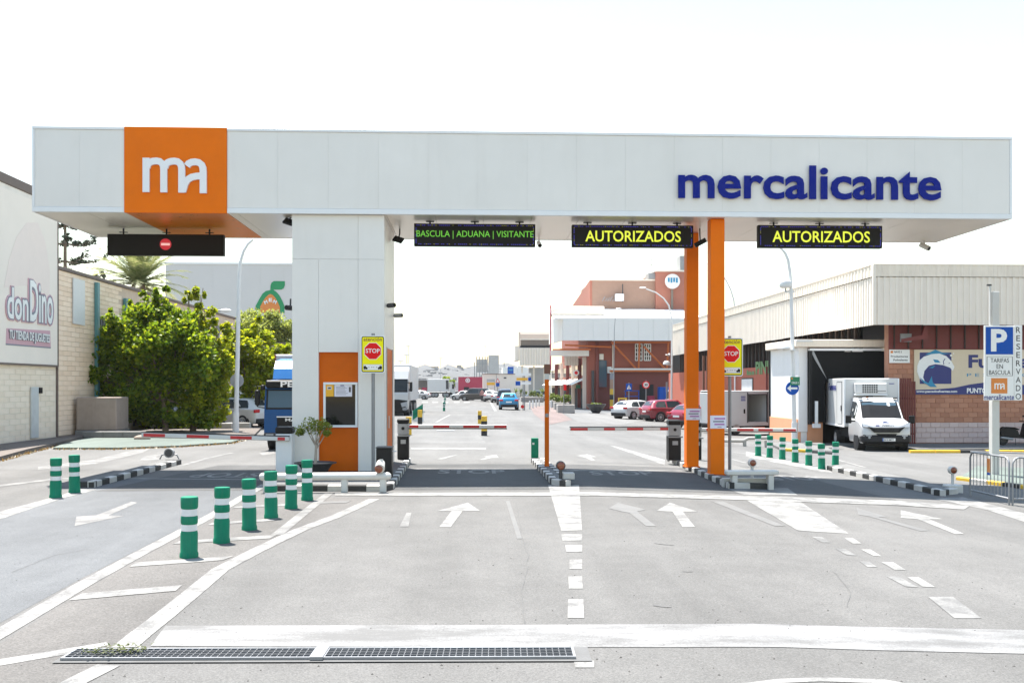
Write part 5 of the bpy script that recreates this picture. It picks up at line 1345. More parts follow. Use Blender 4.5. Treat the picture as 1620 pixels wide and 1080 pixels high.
def block_wall(parent, O, u, nrm, length, z0, z1, bw, bh, mats, maxp, proud=.02, keep=None, name='block', joint=.012, flush_from=0):
    """courses of blocks on a wall face: O origin (ground line), u along the wall, nrm outwards; first maxp (nearest u=0) are parts"""
    O, u, nrm = Vector(O), Vector(u).normalized(), Vector(nrm).normalized()
    meshes = {}
    def proto(w, h, mm):
        k = (round(w, 2), round(h, 2), mm)
        if k not in meshes:
            m = MB(); c = .006
            a, b = joint / 6, w - joint / 6; d, e = joint / 2, h - joint / 2
            P = lambda s, z, q: u * s + Vector((0, 0, z)) + nrm * q
            vs = [P(a, d, -.01), P(b, d, -.01), P(b, e, -.01), P(a, e, -.01), P(a + c, d + c, proud), P(b - c, d + c, proud), P(b - c, e - c, proud), P(a + c, e - c, proud)]
            fs = [(4, 5, 6, 7), (0, 1, 5, 4), (1, 2, 6, 5), (2, 3, 7, 6), (3, 0, 4, 7)]
            if (u.cross(Vector((0, 0, 1)))).dot(nrm) < 0: fs = [f[::-1] for f in fs]
            m.v = [Vector(v) for v in vs]; m.f = [list(f) for f in fs]
            me = bpy.data.meshes.new(name); me.from_pydata([tuple(v) for v in m.v], [], m.f); me.materials.append(MATS[mm]); me.update()
            meshes[k] = (me, m)
        return meshes[k]
    todo = []
    rows = int(round((z1 - z0) / bh)); bh = (z1 - z0) / rows
    for r in range(rows):
        s = -(bw / 2) * (r % 2)
        while s < length - .02:
            a, b = max(0, s), min(length, s + bw)
            if b - a > .08:
                if keep is None or keep((a + b) / 2, z0 + (r + .5) * bh): todo.append((a, r, b - a))
            s += bw
    todo.sort()
    rest = MB(); p0 = parent
    while p0.parent is not None: p0 = p0.parent
    for i, (a, r, w) in enumerate(todo):
        mm = random.choice(mats); me, m = proto(w, bh, mm)
        loc = O + u * a + Vector((0, 0, z0 + r * bh - O.z))
        if i < maxp:
            o = bpy.data.objects.new(name, me); COL.objects.link(o); o.parent = parent; o.location = loc - p0.location + nrm * random.uniform(-.002, .002)
        else:
            rest.merge(m, T(loc + nrm * random.uniform(-.002, .002)), mm)
    if rest.v: rest.build(name, None, parent, kind='stuff')
WX = -16.3
yc = WX / rat(90)
tall = thing('toy_shop_building', 'tall cream building with a large toy shop billboard on its flank', 'building', (WX - 6, 28, 0))
MB().bx(WX - 16, WX - .02, 14, yc, 0, 9.2, 'mortar').build('wall', 'render_cream', tall)
MB().bx(WX - 16, WX + .06, 14, yc + .03, 9.2, 9.55, ch=.02).build('parapet', 'coping_brown', tall)
zb0 = PX(88, 577.5, WX).z
MB().bx(WX - .02, WX + .02, 14, yc - .02, zb0 + .08, 9.19).build('wall_face', 'render_cream', tall)
MB().bx(WX - .1, WX + .05, yc - .06, yc + .02, 0.15, 9.2).build('corner_strip', 'coping_brown', tall)
block_wall(tall, (WX - .02, 29, .15), (0, 1, 0), (1, 0, 0), yc - .1 - 29, .15, zb0, .8, .2, ('block_pale_a', 'block_pale_b'), 220)
cabd = lambda px, py: PX(px, py, WX)
a, b = cabd(47, 697), cabd(58.5, 697)
MB().bx(WX + .01, WX + .07, a.y, b.y, .2, cabd(50, 612).z, ch=.01).build('meter_cabinet', 'mid_grey', tall)
md = [o for o in tall.children if o.name.startswith('meter_cabinet')][0]; MATS['cab_grey'] = mat('cab_grey', (.55, .56, .55), rough=.5, dirt=.2); md.data.materials[0] = MATS['cab_grey']
a = cabd(62, 617); MB().bx(WX + .01, WX + .08, a.y - .12, a.y + .12, a.z - .12, a.z + .1, ch=.01).build('switch_box', 'black', tall)
# billboard
bb = thing('billboard', 'weathered billboard reading donDino tu tienda de juguetes', 'billboard', (WX, 30, zb0))
MB().bx(WX + .022, WX + .075, 16, yc - .12, zb0, 9.0).build('board', 'billboard', bb)
MB().bx(WX + .02, WX + .10, 16, yc - .06, zb0 - .07, zb0 - .002).bx(WX + .02, WX + .10, yc - .118, yc - .06, zb0, 9.0).build('frame', 'coping_brown', bb)
def wall_text(s, pxa, pxb, pya, pyb, bold, mm, off, par, X=WX + .075):
    A, B = PX(pxa, pyb, X), PX(pxb, pyb, X); z0_ = (PX(pxa, pyb, X).z + PX(pxb, pyb, X).z) / 2; zt_ = PX((pxa + pxb) / 2, pya, X).z
    z0_ = PX((pxa + pxb) / 2, pyb, X).z
    q = MB(); q.merge(text_mb(s, B.y - A.y, zt_ - z0_, bold, .03, mm), face_w(X + off - .03, A.y, z0_)); return q
yv = lambda px: PX(px, 500, WX + .075).y
zv = lambda px, py: PX(px, py, WX + .075).z
sh = MB()
for s_, a_, b_, t_, u_ in (('don', 10, 43, 456, 506), ('Dino', 46, 82, 447, 511)):
    for k, (grow, mm, of, ex_) in enumerate(((.075, 'pink_print', .034, 2.4), (.05, 'ink_grey', .040, 1.3), (.012, 'sign_white', .046, 0))):
        q = wall_text(s_, a_ - ex_, b_ + ex_, t_ - ex_, u_ + ex_ * 1.3, grow, mm, of, bb); sh.merge(q)
sh.build('shop_name', None, bb)
q = MB(); q.prism([(yv(10), zv(10, 519)), (yv(79), zv(79, 523)), (yv(80), zv(80, 549)), (yv(9), zv(9, 543))], (WX + .077, WX + .085), 'pink_print', ax='x')
q.prism([(yv(9), zv(9, 543)), (yv(80), zv(80, 549)), (yv(80), zv(80, 551)), (yv(9), zv(9, 545.5))], (WX + .077, WX + .084), 'ink_grey', ax='x')
q.build('slogan_panel', None, bb)
wall_text('TU TIENDA DE JUGUETES', 13, 77, 525, 543, .06, 'ink_grey', .018 + .03, bb).build('slogan', 'ink_grey', bb)
wall_text('TU TIENDA DE JUGUETES', 13, 77, 525, 543, .015, 'sign_white', .024 + .03, bb).build('slogan_face', 'sign_white', bb)
q = MB()
q.prism([(yv(px), zv(px, py)) for px, py in ((6, 455), (14, 410), (26, 375), (42, 352), (60, 352), (72, 385), (79, 430), (78, 470), (60, 452), (30, 452))], (WX + .0765, WX + .081), 'pink_pale', ax='x')
q.build('pale_pink_shape', None, bb)

low = thing('block_wall_building', 'long low beige block building with flat brown coping', 'building', (WX - 5, 50, 0))
WL = WX - .12; yl = WL / rat(372)
zr = PX(91, 421, WL).z
MB().bx(WL - 8, WL - .02, yc + .04, yl, 0, zr - .12).build('wall', 'mortar', low)
MB().bx(WL - 8.1, WL + .07, yc + .04, yl + .1, zr - .115, zr + .02, ch=.01).build('coping', 'coping_brown', low)
def holes(s, z):
    return True
block_wall(low, (WL - .02, yc + .05, .15), (0, 1, 0), (1, 0, 0), yl - yc - .1, .15, zr - .13, .8, .2, ('block_a', 'block_b', 'block_c'), 300)
a, b = PX(113.5, 513, WL), PX(132, 513, WL); MB().bx(WL + .02, WL + .07, a.y, b.y, PX(120, 513, WL).z, PX(120, 441, WL).z, ch=.006).build('white_panel', 'white_clean', low)
for px, t_, b_ in ((150.5, 447, 640), (196, 472, 600), (231.5, 480, 600), (266, 490, 600), (293.5, 498, 600), (343, 515, 600)):
    a = PX(px, 560, WL); MB().bx(WL + .02, WL + .16, a.y - .12, a.y + .12, max(.15, PX(px, b_, WL).z) if b_ < 640 else .5, PX(px, t_, WL).z).build('drainpipe', 'teal_pipe' if px < 200 else 'mid_grey', low)
for px0, px1 in ((155, 186), (204, 226), (240, 260)):
    a, b = PX(px0, 520, WL), PX(px1, 520, WL); z0_, z1_ = PX(px0, 540, WL).z, PX(px0, 500, WL).z
    w = MB().bx(WL + .01, WL + .035, a.y, b.y, z0_, z1_).build('window', 'glass_dark', low)
    MB().bx(WL + .01, WL + .16, a.y - .08, b.y + .08, z0_ - .14, z0_ - .002).build('sill', 'concrete_brown', w)
    n = 9
    g = MB()
    for i in range(n + 1): yy = a.y + (b.y - a.y) * i / n; g.bx(WL + .05, WL + .08, yy - .025, yy + .025, z0_, z1_)
    for zz in (z0_ + .03, (z0_ + z1_) / 2, z1_ - .03): g.bx(WL + .082, WL + .10, a.y, b.y, zz - .02, zz + .02)
    g.build('grille', 'mid_grey', w)
for px0, px1, p0_, p1_ in ((276, 281, 498, 520), (285.5, 289.5, 494, 512), (299, 303, 494, 508)):
    a, b = PX(px0, 505, WL), PX(px1, 505, WL); MB().bx(WL + .02, WL + .05, a.y, b.y, PX(px0, p1_, WL).z, PX(px0, p0_, WL).z).build('orange_banner', 'banner_orange', low)
# pavements on the west side
sheet('pavement', [[(WX - .1, 12), (WX - .1, 41.5)] + gp((150, 690), (136, 693), (97, 703.5), (45, 716), (0, 729), (-120, 752))], 'brown_paving', h=.13)
sheet('pavement', [gp((100, 704), (137, 694.5), (222, 694.5), (381, 697), (366, 701.5), (284, 707), (187, 710.5), (84, 710.5))], 'green_paving', h=.06)
sheet('pavement', [gp((150, 689.5), (137, 693.5), (222, 693.5), (400, 693.5), (420, 672), (330, 672))], 'brown_paving', h=.10)
em = MB()
for (a, b) in (((84, 711), (187, 711)), ((187, 711), (284, 707.5)), ((284, 707.5), (366, 702)), ((366, 702), (405, 692)), ((45, 717), (97, 704.5)), ((0, 730), (45, 717))):
    for i in range(120):
        f = random.random(); p = G(a[0] + (b[0]-a[0]) * f, a[1] + (b[1]-a[1]) * f) + Vector((random.gauss(0, .05), random.gauss(0, .10), 0)); l = random.uniform(.05, .14); an = random.uniform(0, 6.28)
        d = Vector((math.cos(an) * .8, math.sin(an) * .8, random.uniform(.1, .9))) * l; e = Vector((-math.sin(an), math.cos(an), 0)) * l * .25
        em.add([p - e, p + e, p + d], [(0, 1, 2)])
leafmat('dry_grass', [(0.13, 0.075, 0.02), (0.18, 0.115, 0.03), (0.09, 0.075, 0.02)], 0.3)
em.build('grass', 'dry_grass', kind='stuff')['label'] = 'dry brown weeds along the pavement edge'
# concrete enclosure and low walls
p = G(157, 688); t = thing('concrete_enclosure', 'square brown concrete enclosure standing against the beige wall', 'enclosure', (-15.7, 40.4, .1))
MB().bx(-16.25, XA(184, 39.7), 39.7, 41.1, .32, ZA(628, 39.7, 160), ch=.03).build('box', 'concrete_brown', t)
MB().bx(-16.28, XA(184, 39.7) + .05, 39.65, 41.15, .1, .318, ch=.02).build('plinth', 'concrete', t)
lw = thing('low_wall', 'low grey concrete wall at the foot of the leafy trees', 'wall', (-14, 39.3, .1))
a = XA(130, 38.9); b = XA(226, 38.9)
for i in range(3): MB().bx(a + (b-a)*i/3 + .006, a + (b-a)*(i+1)/3 - .006, 38.9, 39.35, .06, ZA(682.5, 38.9, 180), ch=.015).build('wall_block', 'concrete', lw)
for px0, px1, py, Y, lab in ((355, 395, 672, 46.5, 'low concrete kerb block beside the lamp post'), (318, 366, 678, 46.0, 'low concrete kerb block under the white parked car'), (395, 416, 667, 52, 'low concrete kerb block before the blue truck')):
    tag(MB().bx(XA(px0, Y), XA(px1, Y), Y, Y + .35, 0, .36, ch=.02).build('kerb_stone', 'concrete_pale'), lab, 'kerb', 'low concrete blocks by the parked cars')
q = G(225, 697); tag(MB().ball((0, 0, 0), .22, 'concrete_brown', sc=(1.5, .8, .6)).build('stone'), 'brown stone lying at the end of the low wall', 'stone'); bpy.data.objects['stone'].location = (q.x, q.y, .10)

# ------------------------------------------------------------------ lamp posts
def lamp_post(px, base, pts, label, rad=.09, dz=0.0, head=True, y=None, m='pole_white', hd=(1, 0)):
    p = G(px, base, dz) if y is None else Vector((XA(px, y), y, gz(XA(px, y)) + dz)); t = thing('lamp_post', label, 'lamp post', p, 0, 'curved white lamp posts')
    P = [p] + [PY(a, b, p.y) for a, b in pts]
    sm = [P[0]]
    for i in range(1, len(P)): sm.append(P[i])
    MB().tube(sm, rad, 12, m, rad * .5).build('pole', None, t)
    MB().bx(p.x - .2, p.x + .2, p.y - .2, p.y + .2, p.z - .05, p.z + .04, ch=.01).build('base_plate', 'galvanised', t)
    MB().cyl(p + Vector((0, 0, .04)), p + Vector((0, 0, 1.0)), rad * 1.35, n=14, m=m).build('base_sleeve', None, t)
    if head:
        e = P[-1]; d = (P[-1] - P[-2]).normalized()
        MB().ball(e + d * .30, .13, 'trim_grey', sc=(2.4, 1.2, .55)).build('lamp_head', None, t)
    return t, p
lp1, pp = lamp_post(373, 687, ((374.5, 620), (376, 560), (377, 500), (378, 440), (380, 416), (385, 398), (392, 386), (400, 379)), 'curved white lamp post before the leafy trees', .105)
c = PY(373.5, 602, pp.y); t = thing('traffic_sign', 'round grey back of a traffic sign on the lamp post by the trees', 'sign', c)
MB().cyl(c + Vector((0, .13, 0)), c + Vector((0, .15, 0)), .30, n=28, m='mid_grey').build('sign_plate', None, t)
MB().bx(c.x - .03, c.x + .03, c.y + .09, c.y + .13, c.z - .2, c.z + .2).build('clamp', 'galvanised', t)

# ------------------------------------------------------------------ trees and plants on the west side
def tree(name, label, cat, y, blobs, trunk, m, leaf, n, group=None, ydep=1.0, bark='wood_trunk', limbs=True, cl=(.36, .42, .34)):
    """blobs: (px, py, rx, ry) in the photograph, given depth; trunk: (px, base py, r)"""
    k = y / F; tx, tb, tr_ = trunk
    base = Vector((XA(tx, y), y, gz(XA(tx, y)) + .02))
    t = thing(name, label, cat, base, 0, group)
    cs = []
    for (px, py, rx, ry) in blobs:
        c = PY(px, py, y) + Vector((0, random.uniform(-1, 1) * rx * k * .5 * ydep, 0)); cs.append((c, (rx * k, rx * k * .8 * ydep, ry * k)))
    tm = MB(); top = sum((c for c, _ in cs), Vector()) / len(cs)
    fork = base.lerp(Vector((base.x + (top.x - base.x) * .2, y, top.z)), .45)
    tm.tube([base, base.lerp(fork, .5) + Vector((.04, 0, 0)), fork], tr_, 10, bark, tr_ * .7)
    for c, r in cs:
        mid = fork.lerp(c, .5) + Vector((random.gauss(0, .08), random.gauss(0, .08), -.05)); tm.tube([fork, mid, c + Vector((0, 0, r[2] * .5))], tr_ * .45, 6, bark, .015)
    tm.build('trunk', None, t)
    tot = sum(r[0] * r[2] for _, r in cs); lm = MB()
    for c, r in cs:
        nn = int(n * r[0] * r[2] / tot)
        # clumps within each blob keep it uneven
        kk = max(3, int(nn / 110))
        for _ in range(kk):
            d = Vector((random.gauss(0, 1), random.gauss(0, 1), random.gauss(0, 1))).normalized() * random.uniform(.35, .95)
            leaves(lm, c + Vector((d.x * r[0], d.y * r[1], d.z * r[2])), (r[0] * cl[0], r[1] * cl[1], r[2] * cl[2]), nn // kk, leaf, shell=.25)
    lm.build('crown', m, t)
    return t
tree('leafy_tree', 'dense dark green leafy tree behind the low wall', 'tree', 42.5,
     [(190, 560, 55, 40), (150, 575, 32, 26), (240, 530, 60, 55), (220, 610, 80, 55), (290, 600, 55, 70), (250, 655, 70, 30), (200, 650, 50, 30), (253, 475, 13, 26), (229, 465, 9, 10), (210, 490, 10, 22), (232, 495, 26, 30), (165, 530, 24, 16), (305, 645, 40, 34), (270, 560, 50, 50), (180, 610, 40, 36), (285, 530, 44, 40), (300, 570, 46, 60), (240, 500, 34, 36), (200, 520, 36, 26), (140, 582, 24, 12), (124, 590, 10, 8), (136, 600, 20, 18), (148, 560, 26, 20), (150, 640, 14, 16), (160, 605, 40, 30), (205, 540, 44, 34), (255, 520, 50, 40), (235, 585, 70, 50), (262, 462, 7, 12), (178, 500, 8, 14)],
     (262, 684, .14), 'leaf_tree', .18, 42000, 'leafy trees by the west pavement')
tree('leafy_tree', 'lighter green leafy tree whose top rises beside the lamp post', 'tree', 43.5,
     [(316, 478, 16, 24), (298, 478, 9, 15), (310, 520, 30, 30), (330, 560, 36, 40), (318, 610, 40, 46), (338, 640, 26, 32), (345, 590, 28, 44), (322, 500, 22, 20), (350, 530, 18, 24), (300, 540, 34, 30), (325, 580, 36, 50), (352, 570, 18, 30), (322, 462, 6, 12), (296, 466, 5, 10)],
     (305, 683, .15), 'leaf_bright', .165, 14500, 'leafy trees by the west pavement')
tree('leafy_tree', 'bright yellow green tree between the lamp post and the blue truck', 'tree', 49,
     [(395, 560, 34, 38), (420, 580, 34, 40), (400, 620, 34, 34), (380, 590, 24, 40), (440, 560, 24, 26), (405, 525, 18, 22), (450, 590, 20, 40), (385, 640, 24, 20), (430, 620, 24, 30), (362, 560, 22, 40), (358, 610, 20, 34), (372, 530, 18, 22), (435, 590, 30, 44), (410, 550, 30, 30), (368, 640, 16, 20)],
     (396, 672, .12), 'leaf_bright', .18, 21000, 'leafy trees by the west pavement')
tree('feathery_tree', 'pale feathery tree rising behind the leafy trees under the fruit emblem', 'tree', 72,
     [(420, 515, 40, 28), (395, 520, 26, 22), (445, 510, 26, 24), (380, 512, 18, 14), (430, 535, 44, 22), (460, 525, 22, 22)], (425, 640, .2), 'leaf_feather', .17, 15000)
# palm
py_ = 62.0; pc = PY(219, 452, py_); base = Vector((pc.x, py_, 0))
t = thing('palm_tree', 'date palm crown rising behind the beige block wall', 'palm', base)
MB().tube([base, base.lerp(pc, .5) + Vector((.1, 0, 0)), pc - Vector((0, 0, .3))], .32, 12, 'wood_trunk', .26).build('trunk', None, t)
MB().ball(pc - Vector((0, 0, .2)), .45, 'wood_trunk', sc=(1, 1, 1.2)).build('crown_heart', None, t)
for i in range(60):
    an = i * 2.399; el = R(84 - 92 * (i / 60.0) + random.uniform(-8, 8)); L_ = random.uniform(3.3, 4.0)
    d = Vector((math.cos(an) * math.cos(el), math.sin(an) * math.cos(el), math.sin(el))); sd = Vector((-math.sin(an), math.cos(an), 0))
    pts = []; p = pc.copy(); dd = d.copy(); n = 10
    for k in range(n + 1):
        pts.append(p.copy()); p = p + dd * (L_ / n); dd = (dd + Vector((0, 0, -.075 - .007 * k))).normalized()
    f = MB()
    f.tube(pts, .022, 4, None, .006)
    for k in range(1, n):
        for q in range(3):
            a = pts[k].lerp(pts[k+1], q / 3); tdir = (pts[k+1] - pts[k]).normalized(); l = .75 * math.sin(math.pi * min(.97, (k + q/3) / n * .85 + .12)) + .06
            for s in (-1, 1):
                ld = (sd * s * .75 + tdir * .75 + Vector((0, 0, random.uniform(-.15, .15)))).normalized(); wv = tdir * .06
                f.add([a - wv, a + wv, a + ld * l + Vector((0, 0, -.06 * l))], [(0, 1, 2)])
    f.build('frond', 'leaf_palm', t)
# araucaria
ay = 68.0; ab = Vector((XA(103, ay), ay, 0))
t = thing('araucaria_tree', 'sparse dark araucaria with tiered branches beyond the billboard', 'tree', ab)
MB().tube([ab, ab + Vector((0, 0, 9)), ab + Vector((0, 0, 19))], .22, 10, 'wood_trunk', .05).build('trunk', None, t)
for tier in range(9):
    zz = 7.2 + tier * 1.25; ln = 3.6 - tier * .30
    br = MB(); bl = MB()
    for k in range(6):
        an = k * 1.047 + tier * .5; d = Vector((math.cos(an), math.sin(an), .0)); p0 = ab + Vector((0, 0, zz)); pts = [p0 + d * ln * f + Vector((0, 0, -.25 * math.sin(f * 2.6) + .55 * f * f)) for f in (0, .25, .5, .75, 1)]
        br.tube(pts, .05, 5, 'wood_trunk', .015)
        for j in range(11):
            f = random.uniform(.3, 1.02); c = p0 + d * ln * f + Vector((random.gauss(0, .12), random.gauss(0, .12), -.25 * math.sin(f * 2.6) + .55 * f * f + .1)); leaves(bl, c, (.22, .22, .16), 16, .16)
    o = br.build('branch_tier', None, t); bl.build('needles', 'leaf_pine', o)

# ------------------------------------------------------------------ grey warehouse with the fruit emblem
wy = 112.0; wx0, wx1 = XA(262, wy), XA(560, wy); wz = ZA(418.5, wy, 400)
t = thing('grey_warehouse', 'huge plain grey warehouse with a green fruit emblem', 'warehouse', ((wx0 + wx1) / 2, wy, 0))
n = 8
for i in range(n):
    MB().bx(wx0 + (wx1 - wx0) * i / n + .003, wx0 + (wx1 - wx0) * (i+1) / n - .003, wy + random.uniform(0, .004), wy + .3, 0, wz).build('wall_panel', 'warehouse_grey', t)
MB().bx(wx0, wx1, wy + .31, wy + 40, 0, wz - .05).build('body', 'warehouse_grey', t)
MB().bx(wx0 - .1, wx1 + .1, wy - .08, wy + 40, wz, wz + .22).build('roof_edge', 'trim_grey', t)
ex = lambda u: XA(395 + u / 16.6, wy); ez = lambda v: ZA(435 + v / 16.6, wy, 430)
e = MB()
e.prism([(ex(u), ez(v)) for u, v in ((160, 810), (250, 640), (340, 490), (430, 420), (545, 395), (548, 280), (575, 200), (640, 160), (925, 160), (925, 270), (890, 350), (830, 382), (630, 382), (635, 400), (700, 440), (780, 530), (850, 660), (910, 800), (915, 1000), (150, 1000))], (wy - .05, wy - .02), 'logo_green')
e.prism([(ex(u), ez(v)) for u, v in ((280, 830), (360, 680), (430, 580), (500, 520), (550, 500), (610, 525), (670, 590), (740, 710), (795, 840), (800, 990), (270, 990))], (wy - .08, wy - .055), 'logo_orange')
for s_, u, v, an in (('M', 430, 715, 25), ('E', 550, 655, 0), ('M', 665, 705, -25)):
    tm = text_mb(s_, ex(90) - ex(0), ez(0) - ez(95), .04, 0, 'sign_white'); q = MB(); w_ = (ex(90) - ex(0)) / 2; h_ = (ez(0) - ez(95)) / 2
    q.merge(tm, T((ex(u), wy - .10, ez(v))) @ Matrix.Rotation(R(-an), 4, 'Y') @ T((-w_, 0, -h_))); e.merge(q)
e.build('fruit_emblem', None, t)
t = thing('brown_shed', 'low brown shed wall seen between the trees and the blue truck', 'shed', (XA(440, 66), 66, 0))
MB().bx(XA(405, 66), XA(520, 66), 66, 72, 0, ZA(545, 66, 440)).build('wall', 'concrete_brown', t)
MB().bx(XA(405, 66) - .1, XA(520, 66), 65.9, 72.1, ZA(545, 66, 440), ZA(545, 66, 440) + .15).build('coping', 'coping_brown', t)
c = PY(357, 491, 60); t = thing('street_light', 'small street light leaning out over the block wall', 'street light', (c.x - 1, 60, 0))
MB().tube([(c.x - 1.3, 60, 0), (c.x - 1.25, 60, 6.5), (c.x - 1.0, 60, c.z - .05), (c.x - .1, 60, c.z)], .06, 8, 'mid_grey').build('pole', None, t); MB().ball(c, .16, 'trim_grey', sc=(2.2, 1, .7)).build('lamp_head', None, t)
# ------------------------------------------------------------------ the fish market hall on the east side
mat('clad_white', (0.78, 0.70, 0.605), rough=0.6, var=0.05, scale=1.0, dirt=0.22, dirtcol=(0.42, 0.36, 0.29), streak=4)
mat('clad_cap', (0.76, 0.67, 0.56), rough=0.65, var=0.07, scale=1.5, dirt=0.35, dirtcol=(0.36, 0.30, 0.24), streak=5)
mat('brick_a', (0.44, 0.205, 0.125), rough=0.85, var=0.08, scale=4, bump=0.3)
mat('brick_b', (0.40, 0.185, 0.115), rough=0.85, var=0.08, scale=4, bump=0.3)
mat('brick_c', (0.47, 0.23, 0.145), rough=0.85, var=0.08, scale=4, bump=0.3)
mat('brick_white_a', (0.62, 0.49, 0.46), rough=0.8, var=0.06, scale=4, bump=0.3)
mat('brick_white_b', (0.58, 0.45, 0.42), rough=0.8, var=0.06, scale=4, bump=0.3)
mat('brick_mortar', (0.40, 0.20, 0.13), rough=0.95, var=0.08)
mat('red_wall', (0.42, 0.11, 0.065), rough=0.8, var=0.06, scale=2)
mat('red_dark', (0.15, 0.025, 0.02), rough=0.6, var=0.12)
mat('dark_brown', (0.045, 0.028, 0.022), rough=0.8, var=0.2)
mat('peach', (0.74, 0.36, 0.20), rough=0.85, var=0.06, scale=2, bump=.2)
mat('dock_panel', (0.76, 0.745, 0.735), rough=0.45, var=0.03, dirt=0.1, streak=3)
mat('fish_beige', (0.66, 0.55, 0.40), rough=0.6, var=0.03)
mat('fish_navy', (0.022, 0.030, 0.16), rough=0.5, var=0.03)
mat('fish_teal', (0.02, 0.24, 0.42), rough=0.5, var=0.03)
mat('fish_green', (0.12, 0.24, 0.085), rough=0.6, var=0.1)
FY = 41.5; FX = FY * rat(1383)
zf0, zf1 = ZA(513.5, FY, 1383), ZA(419.3, FY, 1383); zc = ZA(438, FY, 1383)
hall = thing('market_hall', 'long market hall with pale ribbed metal fascia round its corner', 'building', (FX + 4, 60, gz(17)))
def corr(x0, x1, z0, z1, y, depth=.05, pitch=.28, flat=False):
    """one ribbed sheet facing -y"""
    prof = []; x = x0; k = 0
    n = max(1, round((x1 - x0) / pitch)); pt = (x1 - x0) / n
    for i in range(n):
        a = x0 + pt * i
        prof += [(a, y), (a + pt * .45, y), (a + pt * .55, y - depth), (a + pt * .92, y - depth)]
    prof.append((x1, y))
    m = MB(); vs = []
    for (a, b) in prof: vs += [(a, b, z0), (a, b, z1)]
    m.add(vs, [(2*i, 2*i+2, 2*i+3, 2*i+1) for i in range(len(prof)-1)]); 
    vs2 = [(a, b + .012, z) for (a, b, z) in vs]; m.add(vs2, [(2*i+1, 2*i+3, 2*i+2, 2*i) for i in range(len(prof)-1)])
    return m
nx = 9
for i in range(nx):
    a, b = FX + 1.12 * i, FX + 1.12 * (i + 1) - .008
    corr(a, b, zf0 + random.uniform(-.01, .01), zc, FY + random.uniform(0, .004)).build('fascia_sheet', 'clad_white', hall)
    corr(a, b, zc + .02, zf1, FY - .055, .02, .37).build('cap_sheet', 'clad_cap', hall)
MB().bx(FX - .075, FX + .05, FY - .075, FY + .05, zf0, zf1).build('corner_trim', 'clad_white', hall)
yend = FX / rat(1063)
ny = int((yend - FY) / 1.12)
rotl = lambda mb: (lambda o: (o.merge(mb, T((FX, FY, 0)) @ Matrix.Rotation(R(-90), 4, 'Z')), o)[1])(MB())
for i in range(ny):
    a, b = -1.12 * (i + 1), -1.12 * i - .008          # local x runs towards the gate once turned
    rotl(corr(a, b, zf0 + random.uniform(-.01, .01), zc, 0 + random.uniform(0, .004), .03, .28)).build('fascia_sheet', 'clad_white', hall)
    rotl(corr(a, b, zc + .02, zf1 + random.uniform(-.01, .01), -.055, .02, .37)).build('cap_sheet', 'clad_cap', hall)
MB().bx(FX - .05, FX + 10.2, FY - .08, FY + .3, zf1 + .003, zf1 + .05).bx(FX - .09, FX + .3, FY + .302, yend, zf1 + .003, zf1 + .05).build('cap_flashing', 'clad_cap', hall)
MB().bx(FX + .1, FX + 12, FY + .15, yend, zf1 - .35, zf1 - .2).build('roof', 'mid_grey', hall)
MB().bx(FX + .08, FX + 12, FY + .12, yend, zf0 + .12, zf0 + .16).build('canopy_soffit', 'dark_brown', hall)
# south wall under the canopy, of brick courses
BY = 42.7; bx0 = XA(1405, BY); bz0 = gz(18) + .12; bz1 = ZA(553, BY, 1450)
MB().bx(bx0, bx0 + 9.5, BY + .0, BY + .4, bz0 - .2, zf0 + .15).build('wall', 'brick_mortar', hall)
zmid = ZA(667.5, BY, 1500)
block_wall(hall, (bx0, BY, bz0), (1, 0, 0), (0, -1, 0), 8.6, zmid, bz1, .44, .222, ('brick_a', 'brick_b', 'brick_c'), 240, name='brick')
block_wall(hall, (bx0, BY, bz0), (1, 0, 0), (0, -1, 0), 8.6, bz0, zmid - .01, .44, .222, ('brick_white_a', 'brick_white_b'), 60, name='brick', proud=.026)
MB().bx(bx0, bx0 + 9.5, BY - .10, BY - .03, bz1 + .02, zf0 + .10).build('red_beam', 'red_dark', hall)
for i in range(14):
    x = bx0 + .2 + i * .66; MB().bx(x, x + .05, BY - .16, BY - .102, bz1 + .05, zf0 + .08).build('batten', 'dark_brown', hall)
q = MB(); q.prism([(XA(1428, FY + .4), ZA(540, FY, 1428)), (XA(1468, FY + .4), ZA(535, FY, 1468)), (XA(1468, FY + .4), ZA(515, FY, 1468)), (XA(1463, FY + .4), ZA(515, FY, 1463)), (XA(1459, FY + .4), ZA(529, FY, 1460)), (XA(1428, FY + .4), ZA(535, FY, 1428))], (FY + .4, FY + .55)); q.build('bracket', 'red_dark', hall)
MB().bx(XA(1422, BY), XA(1422, BY) + .5, BY - .2, BY - .11, ZA(541, BY, 1424), ZA(528, BY, 1424)).build('floodlight', 'mid_grey', hall)
# west wall, red, with louvres above
RX = FX + .55
ry0 = 45.0
MB().bx(RX, RX + .3, ry0, yend + 4, gz(18) - .1, ZA(583, 60, 1180) + .1).build('wall', 'red_wall', hall)
zl = ZA(583, 60, 1180) + .1
for i in range(int((yend - ry0) / .8)):
    y = ry0 + .8 * i; MB().bx(RX + .02, RX + .14, y, y + .16, zl, zf0 + .10).build('louvre', 'dark_brown', hall)
MB().bx(RX + .3, RX + .4, ry0, yend + 4, zl, zf0 + .12).build('louvre_back', 'black_matt', hall)
lt = MB(); A = RX / rat(1222); B = RX / rat(1196)
tm = text_mb('PINU', B - A, ZA(571, (A+B)/2, 1208) - ZA(592, (A+B)/2, 1208), .03, .02, 'fish_green'); lt.merge(tm, T((RX - .01, B, ZA(592, (A+B)/2, 1208))) @ Matrix.Rotation(R(-90), 4, 'Z'))
A2 = RX / rat(1194); B2 = RX / rat(1182)
